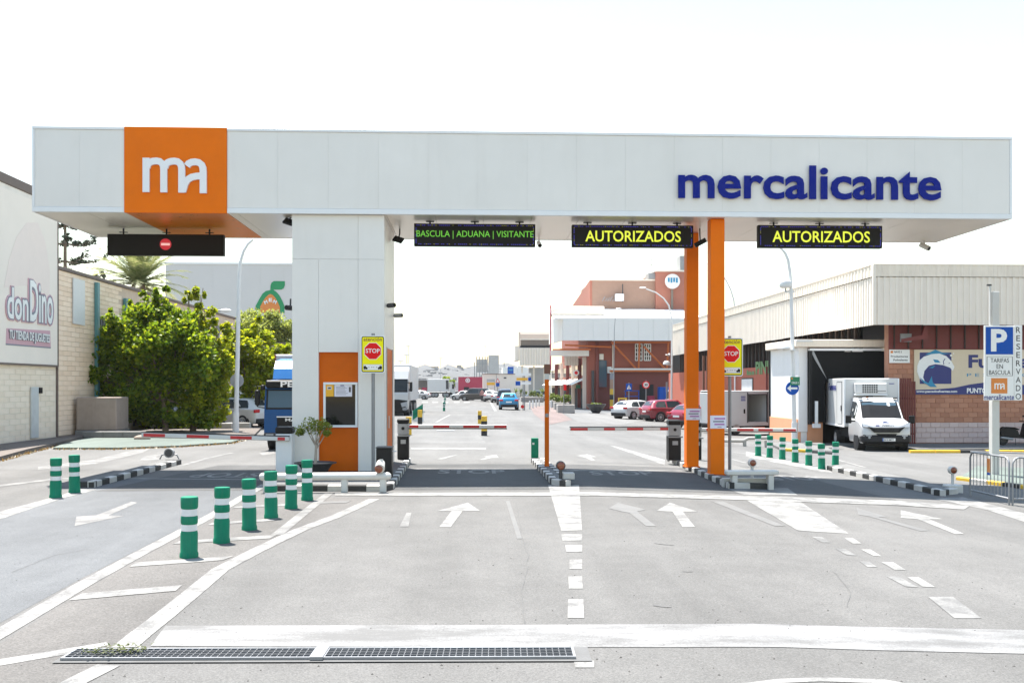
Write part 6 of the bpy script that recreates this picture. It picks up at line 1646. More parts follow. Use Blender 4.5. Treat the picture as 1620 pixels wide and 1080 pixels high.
tm = text_mb('las', B2 - A2, ZA(585, (A2+B2)/2, 1188) - ZA(593, (A2+B2)/2, 1188), .03, .02, 'fish_green'); lt.merge(tm, T((RX - .01, B2, ZA(593, (A2+B2)/2, 1188))) @ Matrix.Rotation(R(-90), 4, 'Z'))
lt.build('lettering', None, hall)
A, B = RX / rat(1191), RX / rat(1174.5); w = MB().bx(RX - .06, RX - .005, A, B, ZA(640, 60, 1180), ZA(599, 60, 1180), ch=.01).build('door', 'dock_panel', hall)
MB().bx(RX - .03, RX - .002, A - .12, B + .12, ZA(642, 60, 1180), ZA(597, 60, 1180)).build('door_frame', 'black', w)
for px in (1165.5, 1216): yy = RX / rat(px); MB().cyl((RX - .12, yy, gz(18)), (RX - .12, yy, zl), .06, n=8, m='trim_grey' if px < 1200 else 'red_dark').build('drainpipe', None, hall)
# rusty frame at the far corner
for px in (1112, 1118): x = XA(px, 70); MB().bx(x, x + .14, 70, 70.15, gz(14), 4.4).build('post', 'rust', hall)
# loading dock ------------------------------------------------------------------------------
DY = 44.5; d0 = XA(1263, DY); d1 = XA(1411, DY); dzr = ZA(537.5, DY, 1300); g0 = gz(16)
dk = thing('loading_dock', 'white loading dock with black curtain shelter round the parked truck', 'loading dock', ((d0 + d1) / 2, DY, g0))
xa, xb, xc_ = XA(1270, DY), XA(1277, DY), XA(1400, DY); DB = d0 / rat(1219)
zs1 = ZA(663, DY, 1240)
for i in range(4):
    ya_ = DY + .02 + (DB - DY - .02) * i / 4; MB().bx(d0, d0 + .12, ya_ + .004, DY + .02 + (DB - DY - .02) * (i + 1) / 4 - .004, zs1 + .01, dzr - .36).build('side_panel', 'dock_panel', dk)
MB().bx(d0 - .01, xb, DY - .05, DY + .3 - .29, zs1 - .6, dzr - .36, ch=.01).build('frame_post', 'dock_panel', dk)
MB().bx(d0 + .13, xb - .01, DY + .02, DB, g0 - .1, dzr - .37).build('inner_wall', 'dock_panel', dk)
MB().bx(d0 - .05, d0 + .125, DY + .02, DB, g0 - .1, zs1, ch=.01).build('base_wall', 'peach', dk)
MB().bx(xb + .004, xb + .75, DY - .01, DY + .8, g0 - .1, zs1 - .02).build('base_wall', 'peach', dk)
MB().bx(d0 - .25, d1 + .1, DY - .45, DB + .1, dzr - .35, dzr, ch=.03).build('roof_slab', 'clad_cap', dk)
MB().bx(d0 - .25, xb + .1, DY - .47, DY - .452, dzr - .12, dzr - .01).build('roof_flashing', 'white_clean', dk)
MB().bx(xb + .02, xb + .14, DY - .3, DY, g0 + .9, dzr - .52).build('shelter_side', 'black', dk)
MB().bx(xc_, d1, DY - .3, DY, g0 + .9, dzr - .52).build('shelter_side', 'dark_grey', dk)
MB().bx(xb + .02, d1, DY - .34, DY - .02, dzr - .52, dzr - .42, 'trim_grey').build('shelter_rail', None, dk)
zcur = ZA(596, DY, 1340)
MB().bx(xb + .15, xc_ - .01, DY - .16, DY - .12, zcur - .25, dzr - .53).build('head_curtain', 'black_matt', dk)
q = MB(); q.prism([(xb + .15, g0 + 1.0), (xb + .15, dzr - .54), (xb + .30, dzr - .54), (xb + .75, zcur), (xb + .78, g0 + 1.0)], (DY - .22, DY - .18)); q.build('side_curtain', 'black_matt', dk)
q = MB(); q.prism([(xb + .02, dzr - .40), (xb + .16, dzr - .42), (xb + .85, zcur - .10), (xb + .28, dzr - .95)], (DY - .27, DY - .235)); q.build('torn_flap', 'mid_grey', dk)
MB().bx(xb + .15, xc_, DY + .4, DY + .5, g0, dzr - .4).build('dark_interior', 'black_matt', dk)
q = MB(); zx, zz_ = XA(1332, DY), ZA(556, DY, 1340); q.ribbon([(zx, zz_ + .13), (zx + .24, zz_ + .13), (zx + .06, zz_ + .01), (zx + .34, zz_ + .01)], .05, (DY - .175, DY - .165), 'sign_white'); q.bx(zx + .42, zx + .95, DY - .175, DY - .165, zz_ - .01, zz_ + .06, 'trim_grey'); q.build('curtain_emblem', None, dk)
MB().bx(XA(1289, DY - .4), XA(1293, DY - .4), DY - .5, DY - .4, g0 + .95, ZA(634, DY, 1290)).bx(XA(1286, DY - .4), XA(1297, DY - .4), DY - .52, DY - .3, g0 + .75, g0 + .94).build('buffer_post', 'trim_grey', dk)
MB().bx(d0 - .06, d0 + .1, DB + .01, DB + .12, g0, dzr - .4).build('black_edge_strip', 'black', dk)
# red slatted gate and boards on the brick wall
gt = thing('slatted_gate', 'dark red slatted gate standing behind the refrigerated truck', 'gate', (XA(1436, 42.2), 42.2, bz0))
for i in range(7):
    x = XA(1424.5, 42.2) + i * .105; h_ = ZA(598 if i < 5 else 603, 42.2, 1436)
    MB().bx(x, x + .075, 42.2, 42.24, bz0 - .15, h_, ch=.008).build('slat', 'red_dark', gt)
for zz in (bz0 + .4, bz0 + 2.0): MB().bx(XA(1424, 42.2), XA(1447, 42.2), 42.245, 42.28, zz, zz + .06).build('rail', 'red_dark', gt)
SY = BY - .06
sx_ = lambda px: XA(px, SY); sz_ = lambda py: ZA(py, SY, 1500)
t = thing('direction_board', 'white board reading Productores Polivalente beside the dock', 'sign', (sx_(1423), SY, sz_(574)))
MB().bx(sx_(1407), sx_(1439), SY - .02, SY + .01, sz_(574), sz_(553), ch=.004).build('plate', 'sign_white', t)
MB().bx(sx_(1408.5), sx_(1412.5), SY - .025, SY - .0205, sz_(558.6), sz_(555), 'logo_orange').build('orange_mark', None, t)
q = MB()
for s_, a, b, c, d in (('NAVE 3', 1414, 1426, 555.2, 558.2), ('Productores', 1409, 1436, 562, 565.4), ('Polivalente', 1413, 1435.5, 567.6, 571)): q.merge(text_mb(s_, sx_(b) - sx_(a), sz_(c) - sz_(d), .015, 0, 'dark_grey', T((sx_(a), SY - .024, sz_(d)))))
q.build('lettering', None, t)
fs = thing('fishmonger_sign', 'wide beige fish shop sign with a leaping fish and navy base', 'sign', (sx_(1500), SY, sz_(624)))
MB().bx(sx_(1446), sx_(1446) + 6.2, SY - .03, SY + .01, sz_(624), sz_(553)).build('board', 'fish_beige', fs)
q = MB(); X1 = sx_(1446) + 6.19
W = [(sx_(1446.5), sz_(623.8)), (sx_(1446.5), sz_(616.5)), (sx_(1480), sz_(615.5)), (sx_(1510), sz_(613)), (sx_(1533), sz_(608)), (sx_(1555), sz_(605)), (sx_(1590), sz_(606)), (sx_(1625), sz_(609)), (X1, sz_(611)), (X1, sz_(623.8))]
q.prism(W, (SY - .036, SY - .031), 'fish_navy'); q.build('navy_wave', None, fs)
e = MB()
e.bx(sx_(1454.5), sx_(1504.5), SY - .036, SY - .031, sz_(607), sz_(557.5), 'fish_navy')
fxy = lambda u, v: (sx_(1420 + u / 4.91), sz_(500 + v / 4.91))
e.prism([fxy(*p) for p in ((210, 300), (290, 260), (350, 285), (410, 290), (300, 300))], (SY - .040, SY - .037), 'fish_teal')
body = ((150, 385), (165, 345), (200, 315), (260, 295), (320, 290), (375, 310), (415, 350), (438, 395), (425, 425), (405, 400), (350, 380), (290, 372), (240, 385), (205, 425), (195, 475), (210, 510), (235, 530), (205, 520), (165, 480), (148, 430))
e.prism([fxy(*p) for p in body], (SY - .045, SY - .041), 'sign_white')
e.prism([fxy(*p) for p in ((165, 470), (200, 500), (235, 520), (262, 465), (268, 510), (302, 550), (250, 548), (195, 512))], (SY - .049, SY - .046), 'fish_teal')
e.prism([fxy(*p) for p in ((272, 335), (310, 340), (330, 362), (285, 360))], (SY - .049, SY - .046), 'fish_teal')
e.prism([fxy(*p) for p in ((240, 400), (290, 382), (270, 405))], (SY - .049, SY - .046), 'fish_teal')
e.ribbon([fxy(*p) for p in ((365, 330), (352, 350), (355, 375))], .035, (SY - .049, SY - .046), 'fish_navy')
e.cyl((fxy(397, 365)[0], SY - .049, fxy(397, 365)[1]), (fxy(397, 365)[0], SY - .046, fxy(397, 365)[1]), .022, n=10, m='fish_navy')
for u, v, r in ((412, 305, .05), (432, 290, .03), (425, 330, .025)): a, b = fxy(u, v); e.cyl((a, SY - .039, b), (a, SY - .037, b), r, n=12, m='sign_white')
e.build('fish_emblem', None, fs)
q = MB()
for s_, a, b, c, d, bo, mm in (('Fuentes', 1531.5, 1640, 561, 582, .035, 'fish_navy'), ('P E S C A D O S', 1529, 1640, 590.5, 595.5, .0, 'fish_teal'), ('www.pescadosfuentes.com', 1449, 1513.5, 616.8, 621.8, .03, 'sign_white'), ('PUNTO VENTA', 1529, 1592, 613.6, 621.6, .035, 'sign_white')):
    q.merge(text_mb(s_, sx_(b) - sx_(a), sz_(c) - sz_(d), bo, 0, mm, T((sx_(a), SY - .0385, sz_(d)))))
q.build('lettering', None, fs)
# pavement before the hall, with painted kerb
pav = sheet('pavement', [[(bx0 - 2.2, BY + .2), (bx0 + 11, BY + .2), (bx0 + 11, 39.5)] + gp((1450, 714), (1440, 712))], 'concrete_floor', h=.10)
kerb_run(pav, gp((1440, 716.5), (1640, 716.5)), .12, .18, .95, ('kerb_yellow', 'kerb_yellow', 'kerb_black'), 1)
kk = sheet('pavement', [gp((1236, 713), (1320, 719), (1300, 703), (1215, 703))], 'concrete_floor', h=.10)
kerb_run(kk, gp((1233, 713), (1278, 716), (1325, 718.5)), .12, .16, .9, ('kerb_yellow', 'kerb_black'), 1)
ki = sheet('pavement', [gp((1512, 759), (1640, 775), (1640, 742), (1545, 738))], 'green_paving', h=.03)
kerb_run(ki, gp((1512, 759), (1640, 776)), .10, .15, .55, ('kerb_yellow', 'kerb_white', 'kerb_yellow', 'kerb_black'), 1)
# low pipe rail by the van
p = G(1130, 704); t = thing('pipe_rail', 'low white pipe rail on the ground before the panel van', 'rail', p)
MB().tube([PY(1128, 697, p.y), PY(1176, 697, p.y), PY(1184, 693, p.y), PY(1218, 692, p.y)], .07, 8, 'concrete_pale').build('pipe', None, t)
for px in (1135, 1178, 1212): X = XA(px, p.y); MB().bx(X - .06, X + .06, p.y - .06, p.y + .06, gz(X), ZA(696, p.y, px) - .02).build('stub', 'concrete_pale', t)

# ------------------------------------------------------------------ parking sign, lamp post with arrow sign, crowd fences
p = G(1576, 752); t = thing('parking_sign', 'tall white and blue parking sign reading RESERVADO and TARIFAS EN BASCULA', 'sign', p)
Y = p.y; X = lambda px: XA(px, Y); Z = lambda py: ZA(py, Y, 1585)
MB().bx(X(1570), X(1581.5), Y, Y + .2, p.z, Z(461), ch=.01).build('post', 'white_paint', t)
MB().bx(X(1566.5), X(1569), Y + .02, Y + .08, Z(600), Z(452), 'white_paint').bx(X(1563), X(1569.5), Y + .02, Y + .08, Z(452), Z(449.5), 'dark_grey').build('cable_pipe', None, t)
y = Y - .07
MB().bx(X(1555.5), X(1602), y, y + .05, Z(633), Z(515), ch=.006).build('sign_plate', 'sign_white', t)
MB().bx(X(1602.5), X(1615), y - .002, y + .045, Z(633), Z(514.5), ch=.006).build('side_plate', 'sign_white', t)
pl = [o for o in t.children if o.name.startswith('sign_plate')][0]; sp = [o for o in t.children if o.name.startswith('side_plate')][0]
MB().bx(X(1557.5), X(1600.5), y - .006, y - .001, Z(560.5), Z(517.5)).build('blue_square', 'sign_blue', pl)
q = MB(); q.merge(text_mb('P', X(1591) - X(1565.5), Z(520.5) - Z(556), .035, 0, 'sign_white', T((X(1565.5), y - .009, Z(556))))); q.build('lettering_white', None, pl)
q = MB()
for a, b, c, d in ((1559.5, 1599.5, 564.4, 564), (1559.5, 1599.5, 594.5, 594.1), (1559.3, 1559.7, 594.3, 564.2), (1599.3, 1599.7, 594.3, 564.2)): q.bx(X(a) - .004, X(b) + .004, y - .005, y - .001, Z(max(c, d)), Z(min(c, d)), 'dark_grey')
for s_, a, b, c, d in (('TARIFAS', 1565, 1594, 566.5, 573.5), ('EN', 1574.5, 1584.5, 576, 583), ('BASCULA', 1562.5, 1596.5, 585.5, 592.5)): q.merge(text_mb(s_, X(b) - X(a), Z(c) - Z(d), 0, 0, 'dark_grey', T((X(a), y - .006, Z(d)))))
q.merge(text_mb('mercalicante', X(1602) - X(1554.5), Z(623.5) - Z(632.3), .01, 0, 'navy', T((X(1554.6), y - .006, Z(632.3)))))
q.build('lettering', None, pl)
MB().bx(X(1566), X(1591.5), y - .006, y - .001, Z(622), Z(598)).build('orange_square', 'logo_orange', pl)
q = MB(); s2 = (X(1587) - X(1571)) / 441.0
for k, s in enumerate(strokes): q.ribbon([(X(1571) + (a - 330) * s2, Z(606) - (b - 306) * s2 * 1.05) for a, b in s], 50 * s2, (y - .0075 - .0008 * k, y - .0065), 'sign_white')
q.build('logo_letters', None, pl)
q = MB()
for i, ch in enumerate('RESERVADO'):
    zc_ = 522 + i * 13.1; w_ = {'E': 6.0, 'S': 6.2, 'O': 8.4, 'D': 7.2, 'R': 7.0, 'A': 7.8, 'V': 7.4}.get(ch, 7)
    q.merge(text_mb(ch, X(1608.6 + w_/2) - X(1608.6 - w_/2), Z(zc_ - 4.6) - Z(zc_ + 4.6), .005, 0, 'dark_grey', T((X(1608.6 - w_/2), y - .006, Z(zc_ + 4.6)))))
q.build('lettering', None, sp)
def crowd_fence(pa, pb, label, n=11, top=1.08):
    A, B = Vector(pa), Vector(pb); d = (B - A); L_ = d.length; an = math.atan2(d.y, d.x)
    t = thing('crowd_fence', label, 'crowd barrier', A, an, 'steel crowd barriers')
    dz = (B.z - A.z)
    fr = MB(); fr.tube([(0, 0, .14), (0, 0, top - .12), (.06, 0, top - .03), (.16, 0, top), (L_ - .16, 0, top + dz), (L_ - .06, 0, top - .03 + dz), (L_, 0, top - .12 + dz), (L_, 0, .14 + dz), (L_ - .04, 0, .14 + dz), (.04, 0, .14)], .021, 10); fr.build('frame', 'galvanised', t, world=False)
    for i in range(1, n): x = L_ * i / n; b = MB(); b.cyl((x, 0, .15 + dz * i / n), (x, 0, top - .01 + dz * i / n), .009, n=6); b.build('bar', 'galvanised', t, world=False)
    for x in (0, L_):
        z = dz if x else 0
        b = MB(); b.cyl((x, 0, .0 + z), (x, 0, .16 + z), .02, n=8); b.build('foot', 'galvanised', t, world=False)
    return t
a = G(1535, 784); b = G(1596.5, 799); f1 = crowd_fence(a, b, 'first steel crowd barrier beside the amber beacon, with an orange tag', 11, 1.0)
q = MB(); q.bx(.86, .98, -.03, -.022, .62, .92, 'logo_orange').bx(.86, .98, -.03, -.022, .56, .615, 'sign_blue'); q.build('tag', None, f1, world=False)
a = G(1602, 799.5); b = G(1665, 800.0); crowd_fence(a, b, 'second steel crowd barrier cut by the edge of the view', 11, 1.0)
q = G(1532, 714.5); a, b = G(1535, 719), G(1640, 722)
t = thing('hand_rail', 'thin grey rail running beyond the crowd barriers', 'rail', a)
MB().tube([a + Vector((0, 0, .12)), b + Vector((0, 0, .12))], .03, 8, 'galvanised').build('rail', None, t)
lp2, pp2 = lamp_post(1257, 706, ((1256, 640), (1254.5, 580), (1253, 520), (1252, 470), (1250, 432), (1247, 412), (1242, 400), (1236, 393), (1226, 388)), 'curved white lamp post beside the loading dock, with a dome camera', .10, y=42.6)
c = PY(1243, 450, pp2.y)
t = thing('dome_camera', 'white dome camera on the lamp post above the market hall roof line', 'camera', c); MB().lathe([(0, .2), (.16, .19), (.27, .12), (.30, 0), (.28, -.1), (.20, -.16), (0, -.18)], c, 18).build('housing', 'white_clean', t)
MB().cyl(c + Vector((0, 0, -.17)), c + Vector((0, 0, -.36)), .035, m='mid_grey').bx(c.x - .04, pp2.x, c.y - .03, c.y + .03, c.z - .36, c.z - .30, 'white_clean').cyl(c + Vector((-.01, 0, .19)), c + Vector((-.01, 0, .36)), .012, m='mid_grey', n=6).build('bracket', None, t)
c = PY(1240, 549, pp2.y - .3)
t = thing('dome_lamp', 'white dome lamp bracketed on the lamp post below the dock roof', 'lamp', c); MB().lathe([(0, .17), (.15, .14), (.26, .04), (.29, -.06), (.27, -.09), (0, -.10)], c, 20).build('shade', 'white_clean', t)
MB().bx(c.x, pp2.x, c.y - .03, c.y + .32, c.z - .15, c.z - .105).build('bracket', 'white_clean', t)
c = PY(1253.5, 614, pp2.y - .16); rr_ = .30
t = thing('arrow_sign', 'round blue sign with a white arrow on the lamp post by the dock', 'sign', c)
MB().cyl(c, c + Vector((0, .03, 0)), rr_, n=32, m='sign_blue').build('sign_plate', None, t)
MB().prism([(c.x - .24, c.z), (c.x - .07, c.z + .15), (c.x - .07, c.z + .045), (c.x + .23, c.z + .045), (c.x + .23, c.z - .045), (c.x - .07, c.z - .045), (c.x - .07, c.z - .15)], (c.y - .006, c.y - .002), 'sign_white').build('arrow', None, t)
MB().bx(c.x - .03, c.x + .07, c.y + .031, c.y + .10, c.z - .1, c.z + .1).build('clamp', 'galvanised', t)
c = PY(1258.5, 602.5, pp2.y - .26); 
t = thing('street_name_plate', 'small green plate reading CALLE above the blue arrow sign', 'sign', c)
MB().bx(c.x - .23, c.x + .20, c.y, c.y + .05, c.z - .19, c.z + .19, ch=.006).build('plate', 'sign_green', t)
q = text_mb('CALLE 1', .32, .09, .02, 0, 'sign_white', T((c.x - .18, c.y - .004, c.z - .12))); q.cyl((c.x - .16, c.y - .005, c.z + .11), (c.x - .16, c.y - .001, c.z + .11), .04, n=12, m='logo_orange'); q.build('lettering', None, t)
# ------------------------------------------------------------------ the red brick hall in the middle distance
mat('canopy_white', (0.76, 0.745, 0.725), rough=0.5, var=0.03, scale=.5)
mat('tile_pink', (0.36, 0.225, 0.165), rough=0.85, var=0.07, scale=2)
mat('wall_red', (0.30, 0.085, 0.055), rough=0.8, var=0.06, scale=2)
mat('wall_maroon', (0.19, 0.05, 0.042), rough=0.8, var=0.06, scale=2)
mat('wall_coral', (0.40, 0.155, 0.105), rough=0.85, var=0.06, scale=2)
mat('beige_far', (0.76, 0.69, 0.60), rough=0.85, var=0.04, scale=.5)
mat('brown_far', (0.20, 0.165, 0.135), rough=0.85, var=0.08, scale=.5)
mat('crimson', (0.42, 0.03, 0.07), rough=0.6, var=0.03)
mat('silo_grey', (0.42, 0.41, 0.40), rough=0.6, var=0.08, scale=.6)
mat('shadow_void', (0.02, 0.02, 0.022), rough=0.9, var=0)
mat('frame_orange', (0.55, 0.14, 0.03), rough=0.5, var=0.05)
HYY = 103.0; gx = gz(12)
hx = lambda px, y=HYY: XA(px, y)
hz_ = lambda py, y=HYY, px=950: ZA(py, y, px)
hl = thing('brick_hall', 'red brick hall with white canopy and orange steel brackets', 'building', (hx(980), HYY + 4, gx))
WY = 106.0; UY0 = 116.0
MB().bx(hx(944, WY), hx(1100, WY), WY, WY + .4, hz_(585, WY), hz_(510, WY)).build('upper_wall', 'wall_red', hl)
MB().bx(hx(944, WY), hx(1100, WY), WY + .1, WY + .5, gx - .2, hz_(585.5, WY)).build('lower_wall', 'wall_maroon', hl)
MB().bx(hx(929, WY), hx(944, WY) - .01, WY - .3, WY + .3, gx - .2, hz_(540, WY)).build('side_wall', 'wall_red', hl)
MB().bx(hx(929, WY), hx(1100, WY), WY + .6, WY + 30, gx - .2, hz_(510, WY)).build('body', 'wall_red', hl)
# canopy
cx0, cx1 = hx(890.5), hx(1105)
for i in range(9):
    a = cx0 + (cx1 - cx0) * i / 9; b = cx0 + (cx1 - cx0) * (i+1) / 9
    MB().bx(a + .006, b - .006, HYY, HYY + .15, hz_(538.5), hz_(503)).build('canopy_panel', 'canopy_white', hl)
yb_ = 122.0
q = MB(); q.add([(cx0 - .02, HYY + .01, hz_(538.5)), (cx0 - .02, HYY + .01, hz_(503)), (XA(868.5, yb_), yb_, ZA(505, yb_, 868)), (XA(868.5, yb_), yb_, ZA(545, yb_, 868))], [(0, 1, 2, 3)]); 
q.add([(cx0 + .1, HYY + .01, hz_(538.5)), (cx0 + .1, HYY + .01, hz_(503)), (XA(868.5, yb_) + .1, yb_, ZA(505, yb_, 868)), (XA(868.5, yb_) + .1, yb_, ZA(545, yb_, 868))], [(3, 2, 1, 0)]); q.build('canopy_side', 'canopy_white', hl)
MB().bx(cx0 + .1, cx1, HYY + .16, WY - .02, hz_(503) - .3, hz_(503) - .1).build('canopy_roof', 'canopy_white', hl)
q = MB(); q.prism([(HYY + .2, hz_(503) - .12), (HYY + .2, hz_(503) + .02), (UY0, ZA(488.5, UY0, 1000)), (UY0, ZA(488.5, UY0, 1000) - .3)], (XA(873, 107), XA(1105, 107)), ax='x'); q.build('roof', 'canopy_white', hl)
MB().bx(XA(870.5, 107.5), XA(872, 107.5), 107.4, 107.9, ZA(585, 107.5, 870), ZA(483, 107.5, 870)).build('roof_edge', 'crimson', hl)
MB().cyl((XA(873, 107), 107, ZA(493, 107, 900)), (XA(955, 107), 107, ZA(493, 107, 900)), .62, n=16, m='beige_far').build('roof_duct', None, hl)
MB().bx(hx(874), hx(936), HYY + 2.4, HYY + 2.5, hz_(562), hz_(553)).build('canopy_inner_beam', 'canopy_white', hl)
for a, b in (((896, 545), (970, 548)), ((876, 552), (937, 552))):
    MB().tube([(hx(a[0]), HYY + 1.4, hz_(a[1])), (hx(b[0]), HYY + 1.4, hz_(b[1]))], .10, 6, 'frame_orange').build('truss', None, hl)
MB().bx(hx(970), hx(1100), HYY + 1.5, HYY + 1.65, hz_(541.5), hz_(539)).build('beam', 'frame_orange', hl)
MB().bx(hx(970), hx(1100), WY - .5, WY - .02, hz_(588, WY), hz_(585.5, WY)).build('balcony_edge', 'frame_orange', hl)
MB().bx(hx(970), hx(1100), WY - .55, WY - .03, hz_(585.2, WY), hz_(582.5, WY)).build('balcony_ledge', 'canopy_white', hl)
for a, b in (((972, 541), (1015, 585)), ((1016, 541), (1017, 584)), ((1023, 547), (1060, 583)), ((1062, 541), (1063, 584))):
    MB().tube([(hx(a[0]), HYY + 1.6, hz_(a[1])), (hx(b[0]), WY - .3, hz_(b[1], WY))], .11, 6, 'frame_orange').build('bracket', None, hl)
for a, b in ((1005, 1015.5), (1019, 1029)):
    w = MB().bx(hx(a, WY), hx(b, WY), WY - .06, WY - .005, hz_(570, WY), hz_(544, WY)).build('window', 'glass_dark', hl)
    g = MB()
    for i in range(4): x = hx(a, WY) + (hx(b, WY) - hx(a, WY)) * i / 3; g.bx(x - .05, x + .05, WY - .13, WY - .07, hz_(570, WY), hz_(544, WY))
    for j in range(5): zz = hz_(570, WY) + (hz_(544, WY) - hz_(570, WY)) * j / 4; g.bx(hx(a, WY), hx(b, WY), WY - .15, WY - .131, zz - .05, zz + .05)
    g.build('window_bars', 'sign_white', w)
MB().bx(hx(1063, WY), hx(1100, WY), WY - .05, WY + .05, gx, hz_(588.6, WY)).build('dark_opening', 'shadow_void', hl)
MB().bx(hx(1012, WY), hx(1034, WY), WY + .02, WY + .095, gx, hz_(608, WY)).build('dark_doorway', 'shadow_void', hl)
MB().bx(hx(947, WY), hx(959, WY), WY - .40, WY - .32, hz_(612, WY), hz_(570, WY)).build('glass_panel', 'glass_blue', hl)
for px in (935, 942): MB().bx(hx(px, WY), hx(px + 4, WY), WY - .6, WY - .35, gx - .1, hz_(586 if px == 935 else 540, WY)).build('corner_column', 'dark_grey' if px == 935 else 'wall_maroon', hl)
MB().bx(hx(947.5, WY), hx(954, WY), WY - .45, WY - .33, hz_(569, WY), hz_(560, WY)).build('wall_lamp', 'beige_far', hl)
MB().bx(hx(960.5, WY), hx(967, WY), WY - .25, WY - .02, hz_(590, WY), hz_(580, WY)).build('notice_board', 'sign_white', hl)
MB().cyl((hx(969, WY), WY - .2, gx), (hx(969, WY), WY - .2, hz_(538, WY)), .07, n=8, m='beige_far').build('drainpipe', None, hl)
yc_ = 104.0; x = hx(965.5, yc_)
for z0_, z1_, mm in ((gx, hz_(632, yc_), 'kerb_yellow'), (hz_(632, yc_), hz_(624, yc_), 'kerb_black'), (hz_(624, yc_), hz_(615, yc_), 'kerb_yellow'), (hz_(615, yc_), hz_(600, yc_), 'tile_pink'), (hz_(600, yc_), hz_(590, yc_), 'ink_grey')):
    MB().bx(x, x + .45, yc_, yc_ + .45, z0_ + .004, z1_).build('column_band', mm, hl)
# upper storey
UY = 116.0; ux = lambda px: XA(px, UY); uz = lambda py, px=1000: ZA(py, UY, px)
MB().bx(ux(937), ux(1052), UY, UY + 12, uz(490), uz(444)).build('upper_storey', 'tile_pink', hl)
q = MB(); q.prism([(UY + .02, uz(492)), (UY + .02, uz(443)), (UY + 22, ZA(480, UY + 22, 893) - .6), (UY + 22, uz(492))], (ux(937) - .3, ux(937) - .005), ax='x'); q.build('gable_side', 'wall_coral', hl)
MB().bx(ux(937) - .3, ux(1052), UY - .12, UY + .1, uz(444), uz(441.5)).build('parapet_coping', 'beige_far', hl)
MB().bx(ux(1036), ux(1085), UY - .6, UY + 8, uz(490), uz(430.5)).build('stair_tower', 'wall_coral', hl)
MB().bx(ux(1034), ux(1087), UY - .75, UY + 8.1, uz(430.3), uz(428)).build('tower_coping', 'beige_far', hl)
MB().bx(ux(1025.5), ux(1037), UY - .2, UY + 2, uz(441), uz(432)).build('roof_unit', 'mid_grey', hl)
MB().bx(ux(1075), ux(1086), UY - .3, UY + 1.5, uz(428), uz(404.5)).build('chimney', 'mid_grey', hl)
MB().tube([(ux(1034), UY + 1, uz(432)), (ux(1034), UY + 1, uz(408.5))], .06, 6, 'mid_grey').bx(ux(1019), ux(1034), UY + .96, UY + 1.04, uz(409.6), uz(409), 'mid_grey').bx(ux(1027), ux(1034), UY + .96, UY + 1.04, uz(418), uz(417), 'mid_grey').build('antenna', None, hl)
MB().bx(ux(972), ux(985), UY - 1.0, UY - .2, uz(477), uz(466)).build('air_conditioner', 'trim_grey', hl)
MB().tube([(ux(984), UY - .5, uz(478)), (ux(984), UY - .5, uz(450))], .07, 6, 'dark_grey').build('vent_pipe', None, hl)
for i in range(9): MB().tube([(ux(952 + i * 2), UY - .5, uz(477)), (ux(956 + i * 2), UY - .5, uz(470 + (i % 3)))], .05, 5, 'mid_grey').build('cable', None, hl) if i % 2 == 0 else None
c = (ux(1060.5), UY - 1.4, uz(446.5))
t = thing('round_roof_sign', 'round white sign on a post above the brick hall roof', 'sign', (c[0], c[1], uz(490)))
MB().cyl((c[0], c[1], c[2]), (c[0], c[1] + .3, c[2]), .90, n=32, m='canopy_white').build('disc', None, t)
q = MB()
for i in range(4): q.bx(c[0] - .6 + .33 * i, c[0] - .38 + .33 * i, c[1] - .03, c[1] - .005, c[2] - .1 - .08 * (i % 2), c[2] + .42, 'fish_teal')
q.build('faded_lettering', None, t); MB().bx(c[0] - .12, c[0] + .12, c[1] + .31, c[1] + .5, uz(492), c[2]).build('post', 'brown_far', t)
# the receding flank of stalls
FXX = 12.9
fl = thing('stall_flank', 'coral facade of small shops receding beside the brick hall', 'building', (FXX, 125, gx))
ys = [107, 112, 119, 126, 134, 143, 154]
for i, (a, b) in enumerate(zip(ys, ys[1:])):
    MB().bx(FXX + (.0 if i % 2 else .25), FXX + 6, a + .01, b, gx - .2, ZA(566, 112, 900)).build('wall_bay', ('wall_coral', 'tile_pink', 'beige_far')[i % 3], fl)
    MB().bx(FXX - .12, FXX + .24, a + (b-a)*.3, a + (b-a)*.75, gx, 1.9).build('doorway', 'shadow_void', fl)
    MB().bx(FXX - .12, FXX + .24, a + (b-a)*.2, a + (b-a)*.8, 3.4, 4.6).build('window', 'glass_dark', fl)
    MB().bx(FXX - .35, FXX + .2, a - .12, a + .12, gx, ZA(566, 112, 900) - .05).build('pillar', ('beige_far', 'wall_maroon')[i % 2], fl)
    q = MB(); q.prism([(FXX - 1.5, 2.3), (FXX - 1.45, 2.35), (FXX + .2, 3.15), (FXX + .2, 3.0)], (a + .5, b - .5)); q.build('awning', ('sign_white', 'beige_far')[i % 2], fl)
MB().bx(XA(911, 109), XA(918, 109), 108.9, 109, ZA(614, 109, 915), ZA(608.5, 109, 915)).build('green_plate', 'sign_green', fl)
MB().cyl((XA(911.5, 108), 108, ZA(589.5, 108, 911)), (XA(911.5, 108), 108.1, ZA(589.5, 108, 911)), .34, n=20, m='sign_white').cyl((XA(911.5, 108), 107.98, ZA(589.5, 108, 911)), (XA(911.5, 108), 107.995, ZA(589.5, 108, 911)), .2, n=16, m='sign_red').build('round_shop_sign', None, fl)
cor = corr(XA(893, 110), XA(915, 110), ZA(578, 110, 900), ZA(563, 110, 900), 110, .08, .35); cor.build('ribbed_awning', 'beige_far', fl)
